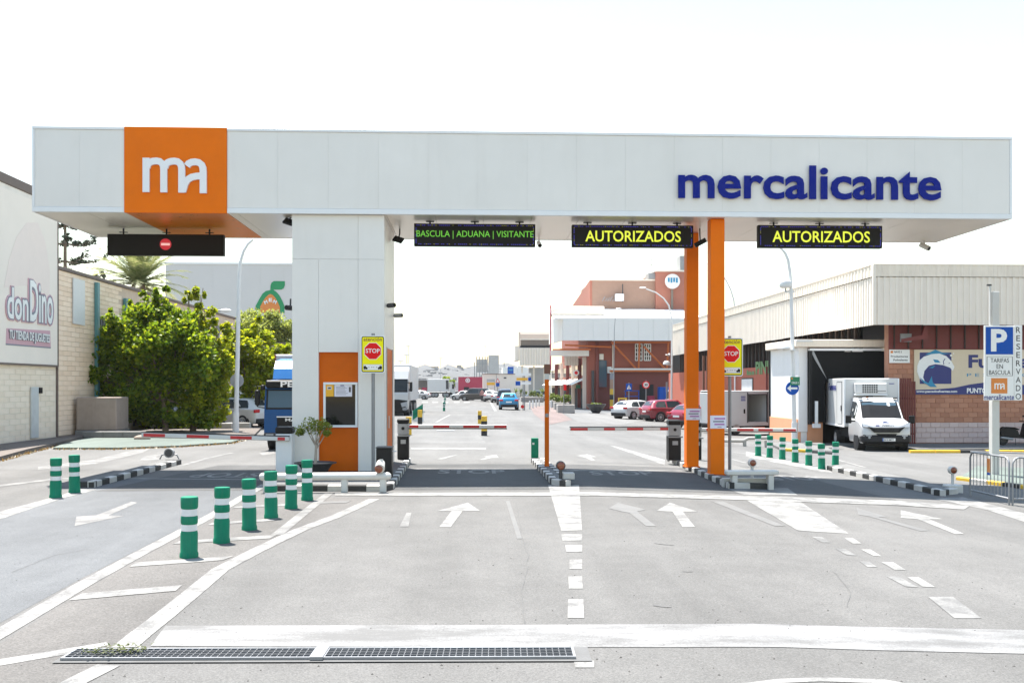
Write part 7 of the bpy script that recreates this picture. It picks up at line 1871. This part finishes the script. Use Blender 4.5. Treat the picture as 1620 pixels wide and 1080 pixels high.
# far ribbed canopy over the street
ky = 168.0; kx = lambda px: XA(px, ky); kz = lambda py: ZA(py, ky, 845)
t = thing('far_canopy_building', 'far beige ribbed canopy with a brown curved roof beside the street', 'building', (kx(848), ky, gz(12)))
for i in range(6):
    a = kx(822) + (kx(872) - kx(822)) * i / 6; b = kx(822) + (kx(872) - kx(822)) * (i+1) / 6
    corr(a, b - .01, kz(578), kz(550), ky, .12, .5).build('fascia_sheet', 'beige_far', t)
MB().bx(kx(815), kx(822), ky + .3, ky + 8, kz(570), kz(547)).build('side_fascia', 'beige_far', t)
q = MB(); q.prism([(ky + .5, kz(546)), (ky + .4, kz(537)), (ky + 1.2, kz(528)), (ky + 3, kz(523)), (ky + 8, kz(522)), (ky + 8, kz(546))], (kx(824), kx(872)), ax='x'); q.build('curved_roof', 'brown_far', t)
MB().bx(kx(823.5), kx(872), ky + .2, ky + .45, kz(537.5), kz(535.8)).build('roof_band', 'beige_far', t)
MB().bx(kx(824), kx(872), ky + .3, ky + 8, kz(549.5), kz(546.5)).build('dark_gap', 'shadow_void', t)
for px in (826, 845, 862): MB().bx(kx(px), kx(px) + .3, ky + 3, ky + 3.3, gz(12), kz(578)).build('column', 'beige_far', t)
MB().bx(kx(840), kx(872), ky + 7, ky + 7.3, gz(12), kz(580)).build('rear_wall', 'silo_grey', t)
# beige boundary building at the street end
by = 205.0; b_x = lambda px: XA(px, by); b_z = lambda py: ZA(py, by, 810)
t = thing('beige_boundary_building', 'long low beige building closing the end of the street', 'building', (b_x(815), by, 0))
MB().bx(b_x(764), b_x(880), by, by + 12, -.8, b_z(592)).build('wall', 'beige_far', t); MB().bx(b_x(764) - .1, b_x(880), by - .15, by + 12, b_z(592), b_z(591)).build('coping', 'brown_far', t)
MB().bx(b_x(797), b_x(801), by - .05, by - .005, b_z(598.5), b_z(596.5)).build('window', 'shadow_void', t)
MB().bx(b_x(785), b_x(785.6), by - .08, by - .005, b_z(612), b_z(592)).build('drainpipe', 'mid_grey', t)
# crimson shop
cy = 190.0; c_x = lambda px: XA(px, cy); c_z = lambda py: ZA(py, cy, 745)
t = thing('crimson_shop', 'crimson flat roofed shop with a round white emblem', 'building', (c_x(745), cy, 0))
MB().bx(c_x(725), c_x(763.5), cy, cy + 10, -.1, c_z(596)).build('wall', 'crimson', t)
MB().cyl((c_x(740), cy - .1, c_z(601.5)), (c_x(740), cy - .02, c_z(601.5)), .46, n=24, m='sign_white').cyl((c_x(740), cy - .14, c_z(601.5)), (c_x(740), cy - .11, c_z(601.5)), .30, n=20, m='crimson').build('emblem', None, t)
MB().bx(c_x(738.8), c_x(741.2), cy - .18, cy - .15, c_z(603), c_z(600)).build('emblem_bar', 'sign_white', t)
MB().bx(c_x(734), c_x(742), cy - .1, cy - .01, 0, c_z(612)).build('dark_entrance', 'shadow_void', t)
# cement plant
sy = 330.0; s_x = lambda px: XA(px, sy); s_z = lambda py: ZA(py, sy, 770)
t = thing('cement_plant', 'grey silos and steel frame of a plant behind the beige building', 'industrial plant', (s_x(770), sy, 0))
MB().cyl((s_x(781), sy, 0), (s_x(781), sy, s_z(562)), (s_x(790) - s_x(773)) / 2, n=24, m='silo_grey').build('silo', None, t)
for px in (754, 758.5, 763, 767.5, 771): MB().bx(s_x(px) - .16, s_x(px) + .16, sy, sy + .3, 0, s_z(564)).build('frame_post', 'mid_grey', t)
for i, px in enumerate((756, 761, 765.5, 770)): MB().cyl((s_x(px), sy + 2, s_z(588)), (s_x(px), sy + 2, s_z(568)), .38, n=12, m='silo_grey').build('tank', None, t)
for py in (575, 588): MB().bx(s_x(753), s_x(773), sy - .02, sy + .32, s_z(py + .6), s_z(py - .6)).build('frame_beam', 'mid_grey', t)
MB().bx(s_x(750), s_x(751.5), sy, sy + .4, 0, s_z(573)).build('chimney', 'mid_grey', t)
MB().bx(s_x(797), s_x(798.2), sy, sy + .4, 0, s_z(573)).build('chimney', 'mid_grey', t)
t = thing('blue_billboard', 'blue board standing on posts above the beige building', 'billboard', (XA(807, 230), 230, 0))
MB().bx(XA(803, 230), XA(812.5, 230), 230, 230.2, ZA(591.5, 230, 807), ZA(580, 230, 807)).build('board', 'sign_blue', t); MB().bx(XA(804.5, 230), XA(811, 230), 229.9, 229.99, ZA(586, 230, 807), ZA(584, 230, 807)).build('pale_strip', 'fish_teal', t)
for px in (804, 811): MB().bx(XA(px, 230), XA(px, 230) + .12, 230.21, 230.3, -.5, ZA(591, 230, 807)).build('post', 'mid_grey', t)
# white storage blocks behind
t = thing('white_depot', 'pale low depot with panelled front behind the blue board', 'building', (XA(822, 260), 260, 0))
for i in range(5): MB().bx(XA(795 + i * 8, 260) + .02, XA(803 + i * 8, 260) - .02, 260, 268, -.5, ZA(581 - (i % 2), 260, 810)).build('bay', 'canopy_white', t)

# ------------------------------------------------------------------ lorries far down the yard
def trailer(px0, px1, top, base, label, open_=False, cabside=None):
    y = 2.12 * F / (base - HY); x0, x1 = XA(px0, y), XA(px1, y); zt_ = ZA(top, y, px0); L_ = x1 - x0
    t = thing('parked_lorry', label, 'truck', ((x0+x1)/2, y, 0), 0, 'lorries parked across the far yard')
    if open_:
        MB().bx(x0, x1, y + 2.35, y + 2.45, 1.1, zt_).bx(x0, x1, y, y + 2.45, zt_ - .1, zt_ + .0).bx(x0, x0 + .1, y, y + 2.34, 1.1, zt_ - .11).bx(x1 - .1, x1, y, y + 2.34, 1.1, zt_ - .11).build('box_shell', 'silo_grey', t)
        MB().bx(x0, x1, y, y + 2.45, .95, 1.09).build('load_floor', 'mid_grey', t)
        MB().bx(x0 + L_ * .58, x1 - .15, y + .3, y + 1.4, 1.1, 1.1 + (zt_ - 1.1) * .35).build('red_crates', 'crimson', t); MB().bx(x0 + L_ * .12, x0 + L_ * .52, y + .3, y + 1.4, 1.1, 1.1 + (zt_ - 1.1) * .33).build('pale_crates', 'tile_pink', t)
    else:
        MB().bx(x0, x1, y, y + 2.5, 1.15, zt_, ch=.04).build('cargo_box', 'box_white', t)
        MB().bx(x1 - .55, x1 - .05, y - .02, y + .0, 1.6, zt_ - .2).build('dark_stripe', 'dark_grey', t)
    for f in ((.12, .26, .40) if not open_ else (.2, .35, .75)) + ((.80, .93) if not open_ else ()):
        m = MB(); m.cyl((x0 + L_ * f, y, .5), (x0 + L_ * f, y + .35, .5), .5, n=18, m='rubber'); m.cyl((x0 + L_ * f, y - .01, .5), (x0 + L_ * f, y + .02, .5), .27, n=14, m='mid_grey'); m.build('wheel', None, t)
    MB().bx(x0 + .2, x1 - .2, y + .4, y + 2.1, .75, .94).build('chassis', 'black_matt', t)
    if cabside:
        a, b = XA(cabside[0], y), XA(cabside[1], y); zc2 = ZA(cabside[2], y, cabside[0])
        MB().prism([(a, .6), (a, zc2), (b - .5, zc2), (b, zc2 * .55), (b, .6)], (y, y + 2.4)).build('cab', 'paint_white', t)
        MB().bx(a + (b-a)*.45, a + (b-a)*.85, y - .02, y - .003, zc2 * .55, zc2 * .85).build('side_window', 'glass_dark', t)
        m = MB(); m.cyl((b - .9, y, .5), (b - .9, y + .35, .5), .5, n=18, m='rubber'); m.build('wheel', None, t)
trailer(655, 676.5, 600.5, 628, 'open sided lorry with red crates in the far yard', True)
trailer(677, 710, 599.5, 628.5, 'white box lorry side on in the far yard', cabside=(711, 720, 604))
trailer(720.5, 735, 603, 626.5, 'grey box lorry beyond the white box lorry', False)
trailer(744, 762, 600, 623, 'cream lorry with yellow marks before the crimson shop', cabside=(763, 770, 604))
bpy.data.objects['parked_lorry.003']['label'] = 'cream coloured lorry standing before the crimson shop'
# person beside the parked cars
def person(px, base, label):
    p = G(px, base); t = thing('person', label, 'person', p)
    me = bpy.data.meshes.new('body'); J = [(0,0,.95), (0,0,1.2), (0,-.01,1.42), (0,0,1.52), (0,-.02,1.66), (.10,0,.90), (.11,.02,.50), (.11,.05,.07), (.12,-.08,.03), (-.10,0,.90), (-.11,-.06,.50), (-.11,-.02,.07), (-.12,-.15,.03), (.20,0,1.40), (.26,.03,1.12), (.25,-.06,.88), (-.20,0,1.40), (-.27,.02,1.12), (-.25,-.08,.88)]
    E = [(0,1),(1,2),(2,3),(3,4),(0,5),(5,6),(6,7),(7,8),(0,9),(9,10),(10,11),(11,12),(2,13),(13,14),(14,15),(2,16),(16,17),(17,18)]
    me.from_pydata(J, E, []); o = bpy.data.objects.new('body', me); COL.objects.link(o); o.parent = t
    md = o.modifiers.new('Skin', 'SKIN'); sv = me.skin_vertices[0].data
    rad = [.16, .15, .17, .06, .10, .10, .07, .045, .04, .10, .07, .045, .04, .06, .045, .035, .06, .045, .035]
    for v, r in zip(sv, rad): v.radius = (r, r * .85)
    sv[0].use_root = True; o.modifiers.new('Sub', 'SUBSURF').levels = 1
    mm = bpy.data.materials.new('person_mat'); mm.use_nodes = True; nt = mm.node_tree; b = nt.nodes['Principled BSDF']
    tc = nt.nodes.new('ShaderNodeTexCoord'); sp_ = nt.nodes.new('ShaderNodeSeparateXYZ'); cr_ = nt.nodes.new('ShaderNodeValToRGB'); mr_ = nt.nodes.new('ShaderNodeMapRange'); mr_.inputs[2].default_value = 1.8
    nt.links.new(tc.outputs['Object'], sp_.inputs[0]); nt.links.new(sp_.outputs[2], mr_.inputs[0]); nt.links.new(mr_.outputs[0], cr_.inputs[0]); nt.links.new(cr_.outputs[0], b.inputs['Base Color'])
    cr_.color_ramp.interpolation = 'CONSTANT'; e = cr_.color_ramp.elements; e[0].color = (.02, .02, .03, 1); e[1].position = .5; e[1].color = (.45, .22, .2, 1); x = e.new(.86); x.color = (.45, .28, .2, 1); x = e.new(.94); x.color = (.03, .02, .015, 1)
    me.materials.append(mm)
person(762.5, 636, 'person in pink top and dark trousers beside the parked cars')

# ------------------------------------------------------------------ street furniture in the middle distance
def post_sign(name, label, px, base, y=None):
    p = G(px, base) if y is None else Vector((XA(px, y), y, gz(XA(px, y)))); return thing(name, label, 'sign', p), p
t, p = post_sign('speed_sign', 'round red edged sign reading 30 among the parked cars', 1022, 656)
c = PY(1022, 608.5, p.y - .06); MB().cyl(p, (p.x, p.y, c.z + .45), .045, n=10, m='galvanised').build('post', None, t)
pl = MB().cyl(c, c + Vector((0, .02, 0)), .36, n=28, m='sign_red').build('sign_plate', None, t)
MB().cyl(c - Vector((0, .01, 0)), c - Vector((0, .004, 0)), .26, n=28, m='sign_white').build('white_face', None, pl); text_mb('30', .32, .25, .03, 0, 'black', T((c.x - .16, c.y - .014, c.z - .125))).build('lettering', 'black', pl)
t, p = post_sign('crossing_sign', 'blue square pedestrian crossing sign before the brick hall', 995, 656)
c = PY(995, 612, p.y - .06); MB().cyl(p, (p.x, p.y, c.z + .42), .045, n=10, m='galvanised').build('post', None, t)
s = .28; pl = MB().bx(c.x - s, c.x + s, c.y, c.y + .02, c.z - s*1.15, c.z + s*1.15, ch=.005).build('sign_plate', 'sign_blue', t)
MB().prism([(c.x - .2, c.z - .2), (c.x + .2, c.z - .2), (c.x, c.z + .22)], (c.y - .006, c.y - .002), 'sign_white').build('triangle', None, pl)
q = MB(); q.bx(c.x - .02, c.x + .03, c.y - .012, c.y - .008, c.z - .08, c.z + .05, 'black').cyl((c.x + .005, c.y - .012, c.z + .085), (c.x + .005, c.y - .008, c.z + .085), .028, n=8, m='black').ribbon([(c.x, c.z - .07), (c.x - .06, c.z - .18)], .03, (c.y - .012, c.y - .008), 'black').ribbon([(c.x, c.z - .07), (c.x + .07, c.z - .18)], .03, (c.y - .012, c.y - .008), 'black'); q.build('walking_figure', None, pl)
t, p = post_sign('traffic_sign', 'grey edge-on sign on a thin post behind the dark red crossover', 1054.5, 660)
MB().cyl(p, (p.x, p.y, ZA(604, p.y, 1054)), .045, n=10, m='galvanised').build('post', None, t); MB().bx(p.x - .08, p.x + .08, p.y - .06, p.y - .045, ZA(620, p.y, 1054), ZA(604, p.y, 1054)).build('sign_plate', 'mid_grey', t)
lp3, pp3 = lamp_post(1062.5, 660, ((1062.5, 620), (1063, 580), (1063, 545), (1063, 520), (1062, 500), (1058, 483), (1050, 472), (1038, 463), (1022, 457)), 'curved white lamp post with a street lamp before the brick hall', .10)
c = PY(1054.5, 575.5, pp3.y - .2); t = thing('dome_lamp', 'white dome lamp low on the lamp post before the brick hall', 'lamp', c); MB().lathe([(0, .28), (.2, .24), (.30, .08), (.30, -.05), (0, -.07)], c, 18).build('shade', 'white_clean', t); MB().bx(c.x, pp3.x, c.y - .03, c.y + .2, c.z - .13, c.z - .08).build('bracket', 'white_clean', t)
c = PY(1058, 561, pp3.y - .2); small_cam(c, (-.6, -1, -.3), 'white_clean', 'small white camera on the lamp post before the brick hall', s=1.6, up=False)
lp4, pp4 = lamp_post(1163, 640, ((1163, 560), (1163, 500), (1161, 475), (1156, 458), (1148, 442), (1138, 430), (1126, 419)), 'curved white lamp post rising behind the market hall roof', .10, y=88)
lp5, pp5 = lamp_post(971, 650, ((971, 600), (971.5, 560), (972, 520), (974, 495), (976, 492)), 'thin grey lamp post touching the white canopy', .05, y=98, m='mid_grey')
def planter(px, base, w, label, plants=1, big=.55):
    p = G(px, base); t = thing('planter_box', label, 'planter', p, 0, 'square concrete planters along the pink path')
    MB().bx(p.x - w/2, p.x + w/2, p.y, p.y + w, p.z, p.z + .75, ch=.03).build('box', 'concrete_pale', t); MB().bx(p.x - w/2 + .1, p.x + w/2 - .1, p.y + .1, p.y + w - .1, p.z + .70, p.z + .752).build('soil', 'concrete_brown', t)
    s = thing('shrub', 'small green shrub growing in the %s' % label.replace('square concrete planter', 'planter'), 'shrub', p + Vector((0, w/2, .75)), 0, 'shrubs in the square planters')
    m = MB()
    for k in range(5): leaves(m, p + Vector((random.uniform(-.4, .4) * w, w/2, 1.0 + random.uniform(0, big))), (.28, .28, .3), 45, .2)
    m.build('foliage', 'leaf_shrub', s); m = MB(); m.tube([p + Vector((0, w/2, .74)), p + Vector((.05, w/2, 1.2))], .03, 5, 'wood_trunk'); m.build('stem', None, s)
for i, (px, b, w, lab) in enumerate(((896, 653.5, 1.5, 'square concrete planter nearest the gate on the pink path'), (889, 648.5, 1.5, 'square concrete planter second from the gate'), (881, 644.5, 1.5, 'square concrete planter third from the gate'), (876, 641, 1.5, 'square concrete planter fourth from the gate, by the orange post'), (836, 636, 2.2, 'square concrete planter beside the direction signs'), (850, 636, 2.0, 'square concrete planter behind the orange post'))): planter(px, b, w, lab, big=.4 + .2 * (i > 3))
def dracaena(px, base, top, label):
    p = G(px, base); h = ZA(top, p.y, px) - p.z; t = thing('small_palm', label, 'palm', p, 0, 'small palms along the far path'); m = MB(); m.tube([p, p + Vector((0, 0, h * .6))], .09, 6, 'wood_trunk'); m.build('trunk', None, t)
    m = MB()
    for i in range(60):
        a = random.uniform(0, 6.28); e = random.uniform(-.3, 1.2); d = Vector((math.cos(a) * math.cos(e), math.sin(a) * math.cos(e), math.sin(e))); s_ = Vector((-math.sin(a), math.cos(a), 0)) * .07; o = p + Vector((0, 0, h * .6)); l = h * .5 * random.uniform(.7, 1.2)
        m.add([o + s_, o - s_, o + d * l + Vector((0, 0, -.15 * l))], [(0, 1, 2)])
    m.build('crown', 'leaf_shrub', t)
for px, b, tp, lab in ((816, 632, 612, 'small palm beside the direction signs'), (824, 632, 613, 'small palm between the direction signs and the orange post'), (858, 634, 611, 'small palm just before the orange post'), (878, 634, 612, 'small palm just past the orange post'), (888, 636, 613, 'small palm before the coral shops'), (900, 636, 615, 'small palm nearest the white wall lamp')): dracaena(px, b, tp, lab)
q = G(943, 653.5); t = thing('bowl_planter', 'round dark bowl planter before the brick hall', 'planter', q); MB().lathe([(.32, 0), (.38, .08), (.75, .55), (.92, .80), (.92, .86), (.85, .86), (.78, .78), (0, .76)], q, 24).build('bowl', 'dark_grey', t)
m = MB(); leaves(m, q + Vector((0, 0, .86)), (.6, .6, .12), 160, .14); m.build('ground_plants', 'leaf_shrub', t)
sheet('pink_path', [gp((838, 643), (868, 641), (868, 640), (905, 664), (868, 672), (845, 655))], 'pink_paving', 0.012)
sheet('forecourt', [gp((880, 645), (975, 645), (1030, 662), (985, 672), (915, 668))], 'concrete_floor', 0.008)
ramp = sheet('forecourt_ramp', [gp((902, 647), (965, 647), (975, 653), (912, 653))], 'asphalt_new', 0.012)
t = thing('yellow_cabinet', 'yellow steel frame box standing beside the crossing sign', 'cabinet', G(985, 652)); p = t.location
for (a, b) in ((978, 980), (989.5, 991.5)): MB().bx(XA(a, p.y), XA(b, p.y), p.y, p.y + .1, p.z, ZA(629.5, p.y, 985)).build('post', 'kerb_yellow', t)
MB().bx(XA(980, p.y), XA(990, p.y), p.y + .02, p.y + .08, ZA(650, p.y, 985), ZA(636, p.y, 985)).build('panel', 'kerb_yellow', t); MB().bx(XA(978, p.y), XA(992, p.y), p.y + .01, p.y + .11, ZA(631, p.y, 985), ZA(629, p.y, 985)).build('top_rail', 'kerb_yellow', t)
t = thing('blue_rack', 'blue steel rack with shelves under the brick hall balcony', 'rack', (XA(1000, 103), 103, gx))
for px in (989, 1010): MB().bx(XA(px, 103), XA(px + 1.2, 103), 103, 103.1, gx, ZA(617, 103, 1000)).build('upright', 'sign_blue', t)
for py in (617.5, 626, 635): MB().bx(XA(989, 103), XA(1011, 103), 103, 103.8, ZA(py, 103, 1000) - .08, ZA(py, 103, 1000)).build('shelf', 'sign_blue', t)
t = thing('red_bin', 'dark red container under the brick hall balcony', 'container', (XA(1031, 103), 103, gx)); MB().bx(XA(1026, 103), XA(1036, 103), 103, 104, gx, ZA(627, 103, 1030), ch=.05).build('body', 'crimson', t); MB().bx(XA(1025.6, 103), XA(1036.4, 103), 102.95, 104.05, ZA(627, 103, 1030) + .003, ZA(626, 103, 1030)).build('lid', 'crimson', t)
t = thing('blue_cabinet', 'blue steel cabinet behind the edge-on traffic sign', 'cabinet', (XA(1050, 102), 102, gx)); MB().bx(XA(1043, 102), XA(1058, 102), 102, 103, gx, ZA(612, 102, 1050), ch=.03).build('body', 'sign_blue', t); MB().bx(XA(1050.3, 102), XA(1050.6, 102), 101.98, 101.997, gx + .1, ZA(613, 102, 1050)).build('door_gap', 'black', t)
q = G(850, 633.5); car('parked_car', 'white people carrier side on behind the small palms', q + Vector((0, 1, 0)), R(85), 'paint_white', 'mpv', 4.6, 1.8, 1.8)
t, p = post_sign('thin_post_sign', 'narrow sign on a thin pale post before the coral shops', 892, 654); MB().cyl(p, (p.x, p.y, ZA(606, p.y, 892)), .035, n=8, m='galvanised').build('post', None, t); MB().bx(p.x - .02, p.x + .22, p.y - .06, p.y - .04, ZA(617, p.y, 892), ZA(608, p.y, 892)).build('sign_plate', 'sign_red', t)
# direction signs on the central kerb
t, p = post_sign('direction_sign', 'white and orange street direction board on a grey post', 829, 649)
for px in (827.6, 830): MB().cyl((XA(px, p.y), p.y, p.z), (XA(px, p.y), p.y, ZA(590, p.y, 829)), .05, n=8, m='galvanised').build('post', None, t)
for a, b, c_, d_, mm in ((815, 840, 590, 594.5, 'sign_white'), (817, 835, 597.5, 601.5, 'paper_yellow'), (835.5, 840, 597, 602, 'sign_blue'), (815.5, 823, 603, 609.5, 'sign_blue'), (824, 840, 604, 608, 'sign_white')):
    MB().bx(XA(a, p.y), XA(b, p.y), p.y - .1, p.y - .06, ZA(d_, p.y, 829), ZA(c_, p.y, 829)).build('board', mm, t)
MB().cyl(PY(826.5, 643, p.y - .12), PY(826.5, 643, p.y - .08), .16, n=14, m='sign_red').build('reflector', None, t)
t, p = post_sign('warning_sign', 'red triangular warning sign above a blue plate by the parked cars', 787.5, 640)
MB().cyl(p, (p.x, p.y, ZA(598, p.y, 787)), .05, n=8, m='galvanised').build('post', None, t); c = PY(787.5, 601.5, p.y - .1)
k = p.y / F; MB().prism([(c.x - 3.6 * k, c.z - 3.4 * k), (c.x + 3.6 * k, c.z - 3.4 * k), (c.x, c.z + 3.6 * k)], (c.y, c.y + .03), 'sign_red').prism([(c.x - 2.2 * k, c.z - 2.7 * k), (c.x + 2.2 * k, c.z - 2.7 * k), (c.x, c.z + 1.8 * k)], (c.y - .02, c.y - .005), 'sign_white').build('triangle', None, t)
MB().bx(c.x - 2.8 * k, c.x + 2.8 * k, c.y, c.y + .03, c.z - 9.5 * k, c.z - 4 * k).build('blue_plate', 'sign_blue', t)
t, p = post_sign('shop_board', 'grey and orange board on posts before the crimson shop', 776, 630)
MB().bx(XA(770, p.y), XA(783, p.y), p.y, p.y + .1, ZA(604, p.y, 776), ZA(599.5, p.y, 776)).build('board', 'silo_grey', t); MB().bx(XA(770, p.y), XA(783, p.y), p.y, p.y + .1, ZA(609, p.y, 776), ZA(604.6, p.y, 776)).build('orange_board', 'paper_yellow', t)
for px in (771, 782): MB().bx(XA(px, p.y), XA(px, p.y) + .1, p.y + .11, p.y + .2, p.z, ZA(600, p.y, 776)).build('post', 'mid_grey', t)
# small white bollards along the path
wb = None
for i, (px, b, wl) in enumerate(((838, 647, 'white path bollard nearest the direction signs'), (843, 645.5, 'white path bollard, second from the direction signs'), (848, 644, 'white path bollard midway between the direction signs and orange post'), (853, 643, 'white path bollard just before the orange post'), (872, 645, 'white path bollard just past the orange post'), (868.5, 651, 'white path bollard nearest the gate, beside the orange post'))):
    p = G(px, b)
    if wb is None:
        wb = thing('path_bollard', wl, 'bollard', p, 0, 'small white bollards along the pink path'); m = MB(); m.lathe([(0, 0), (.08, 0), (.08, .72), (.06, .80), (0, .82)], n=10); m.build('body', 'white_clean', wb, world=False)
    else: dup(wb, p, label=wl)
# weighbridge between the lanes, with striped posts and a chevron board
wbr = sheet('weighbridge', [gp((645, 688.5), (757, 688.5), (770, 701), (645, 701))], 'concrete_floor', 0.006)
def striped_post(px, base, top, label, m_=('kerb_yellow', 'kerb_black'), r=.10, n=2):
    p = G(px, base); h = ZA(top, p.y, px) - p.z; t = thing('striped_post', label, 'post', p, 0, 'yellow and black posts at the weighbridge')
    for i in range(n):
        MB().cyl((p.x, p.y, p.z + h * i / n), (p.x, p.y, p.z + h * (i+1) / n - .002), r, n=14, m=m_[(n - 1 - i) % 2]).build('band', None, t)
striped_post(759, 670, 649.5, 'slim striped post standing free beyond the weighbridge', n=3, r=.11)
striped_post(766, 689, 658, 'thick striped post at the weighbridge corner beside the middle lane', n=4, r=.13)
striped_post(664.5, 671, 648, 'striped post before the green chevron board', n=2, r=.13)
striped_post(646.5, 688, 659, 'striped post half behind the ticket machine', n=3, r=.13)
p = G(661, 667); t = thing('chevron_board', 'green and white chevron board beyond the ticket machine', 'sign', p)
for i in range(2):
    q = MB(); z0_ = ZA(664 - i * 6.5, p.y, 660); q.prism([(XA(653, p.y), z0_), (XA(669, p.y), z0_ + .42), (XA(669, p.y), z0_ + .72), (XA(653, p.y), z0_ + .30)], (p.y, p.y + .05)); q.build('chevron', 'bollard_green', t)
MB().bx(XA(652, p.y), XA(670, p.y), p.y + .06, p.y + .09, ZA(666.5, p.y, 660), ZA(649, p.y, 660)).build('board', 'sign_white', t); MB().bx(XA(660, p.y), XA(661.5, p.y), p.y + .1, p.y + .18, 0, ZA(652, p.y, 660)).build('post', 'galvanised', t)
q = G(705, 681); t = thing('manhole_cover', 'round steel cover lying on the weighbridge lane', 'manhole cover', q); m = MB(); m.cyl(q, q + Vector((0, 0, .02)), .45, n=24, m='mid_grey'); m.cyl(q + Vector((0, 0, .02)), q + Vector((0, 0, .024)), .36, n=24, m='galvanised'); m.build('cover', None, t)

# ------------------------------------------------------------------ lamp masts, far trees, hills
for i, (px, top, Y) in enumerate(((643.5, 562, 190), (645.8, 548, 240), (634, 572, 210), (767.5, 548, 400), (697, 567, 300))):
    x = XA(px, Y); z = ZA(top, Y, px); t = thing('light_mast', ('thin light mast over the white lorry', 'taller light mast beside the white lorry', 'faint light mast behind the booth corner', 'far light mast above the silos', 'far light mast over the hills with a round head')[i], 'light mast', (x, Y, 0), 0, 'light masts far down the yard')
    MB().cyl((x, Y, 0), (x, Y, z), .10, .07, n=8, m='silo_grey').build('pole', None, t); MB().bx(x - .6, x + .6, Y - .15, Y + .15, z, z + .25).build('lamp_head', 'canopy_white', t)
for i, (px, Y, r) in enumerate(((706, 300, 2.6), (712, 320, 2.0), (868, 215, 2.4), (876, 230, 3))):
    tree('far_tree', ('round dark tree behind the white box lorry', 'smaller dark tree beside the one behind the white box lorry', 'dark tree beside the far canopy', 'dark tree under the far canopy roof')[i], 'tree', Y, [(px, 603 if i < 2 else 596, r * F / Y, r * F / Y * .8), (px + 3, 606, r * F / Y * .8, r * F / Y * .6)], (px, 0, .2), 'leaf_tree', .7, 500, 'far trees at the street end')
mat('hill_dry', (0.060, 0.058, 0.056), rough=0.95, var=0.3, scale=.02)
mat('hill_house', (0.10, 0.092, 0.088), rough=0.9, var=0.1, scale=.01)
bm = bmesh.new(); rows = []
prof = lambda px: 600 - 12 * max(0, min(1, (px - 560) / 110)) - 9 * math.exp(-((px - 690) / 60) ** 2) - 8 * math.exp(-((px - 790) / 50) ** 2) - 5 * math.exp(-((px - 840) / 70) ** 2) + 2.2 * math.sin(px * .13) + 1.3 * math.sin(px * .37 + 1)
cols = [300 + 12 * i for i in range(85)]
for j, (Y, f) in enumerate(((1150, 0), (1280, .45), (1400, .8), (1500, 1), (1750, .6))):
    rows.append([bm.verts.new((XA(px, Y), Y, max(-2, (CAMH + (HY - prof(px)) / F * 1500) * f) + (random.uniform(-2, 2) if 0 < j < 4 else -3))) for px in cols])
for a, b in zip(rows, rows[1:]):
    for i in range(len(a)-1): bm.faces.new((a[i], a[i+1], b[i+1], b[i]))
me = bpy.data.meshes.new('hills'); bm.to_mesh(me); bm.free(); me.materials.append(MATS['hill_dry']); me.polygons.foreach_set('use_smooth', [True] * len(me.polygons))
o = bpy.data.objects.new('hills', me); COL.objects.link(o); structure(o)
hm = MB()
for i in range(130):
    px = random.uniform(640, 790); Y = random.uniform(1160, 1480); f = min(1, (Y - 1150) / 330); z = (CAMH + (HY - prof(px)) / F * 1500) * f * .9
    x = XA(px, Y); s = random.uniform(3, 9); hm.bx(x, x + s, Y, Y + 6, z - 5, z + random.uniform(2, 6), 'hill_house')
hm.build('hillside_houses', None, kind='stuff')['label'] = 'pale houses scattered over the far hills'
# the air between
hz = bpy.data.materials.new('haze_air'); hz.use_nodes = True; nt = hz.node_tree; nt.nodes.clear()
ou = nt.nodes.new('ShaderNodeOutputMaterial'); pv = nt.nodes.new('ShaderNodeVolumePrincipled'); pv.inputs['Color'].default_value = (.93, .96, 1, 1); pv.inputs['Density'].default_value = HAZE; pv.inputs['Anisotropy'].default_value = .2
nt.links.new(pv.outputs[0], ou.inputs['Volume']); MATS['haze_air'] = hz
if HAZE > 0:
    o = MB().bx(-3200, 3200, -100, 3700, -4, 60).build('haze', 'haze_air'); o['kind'] = 'stuff'
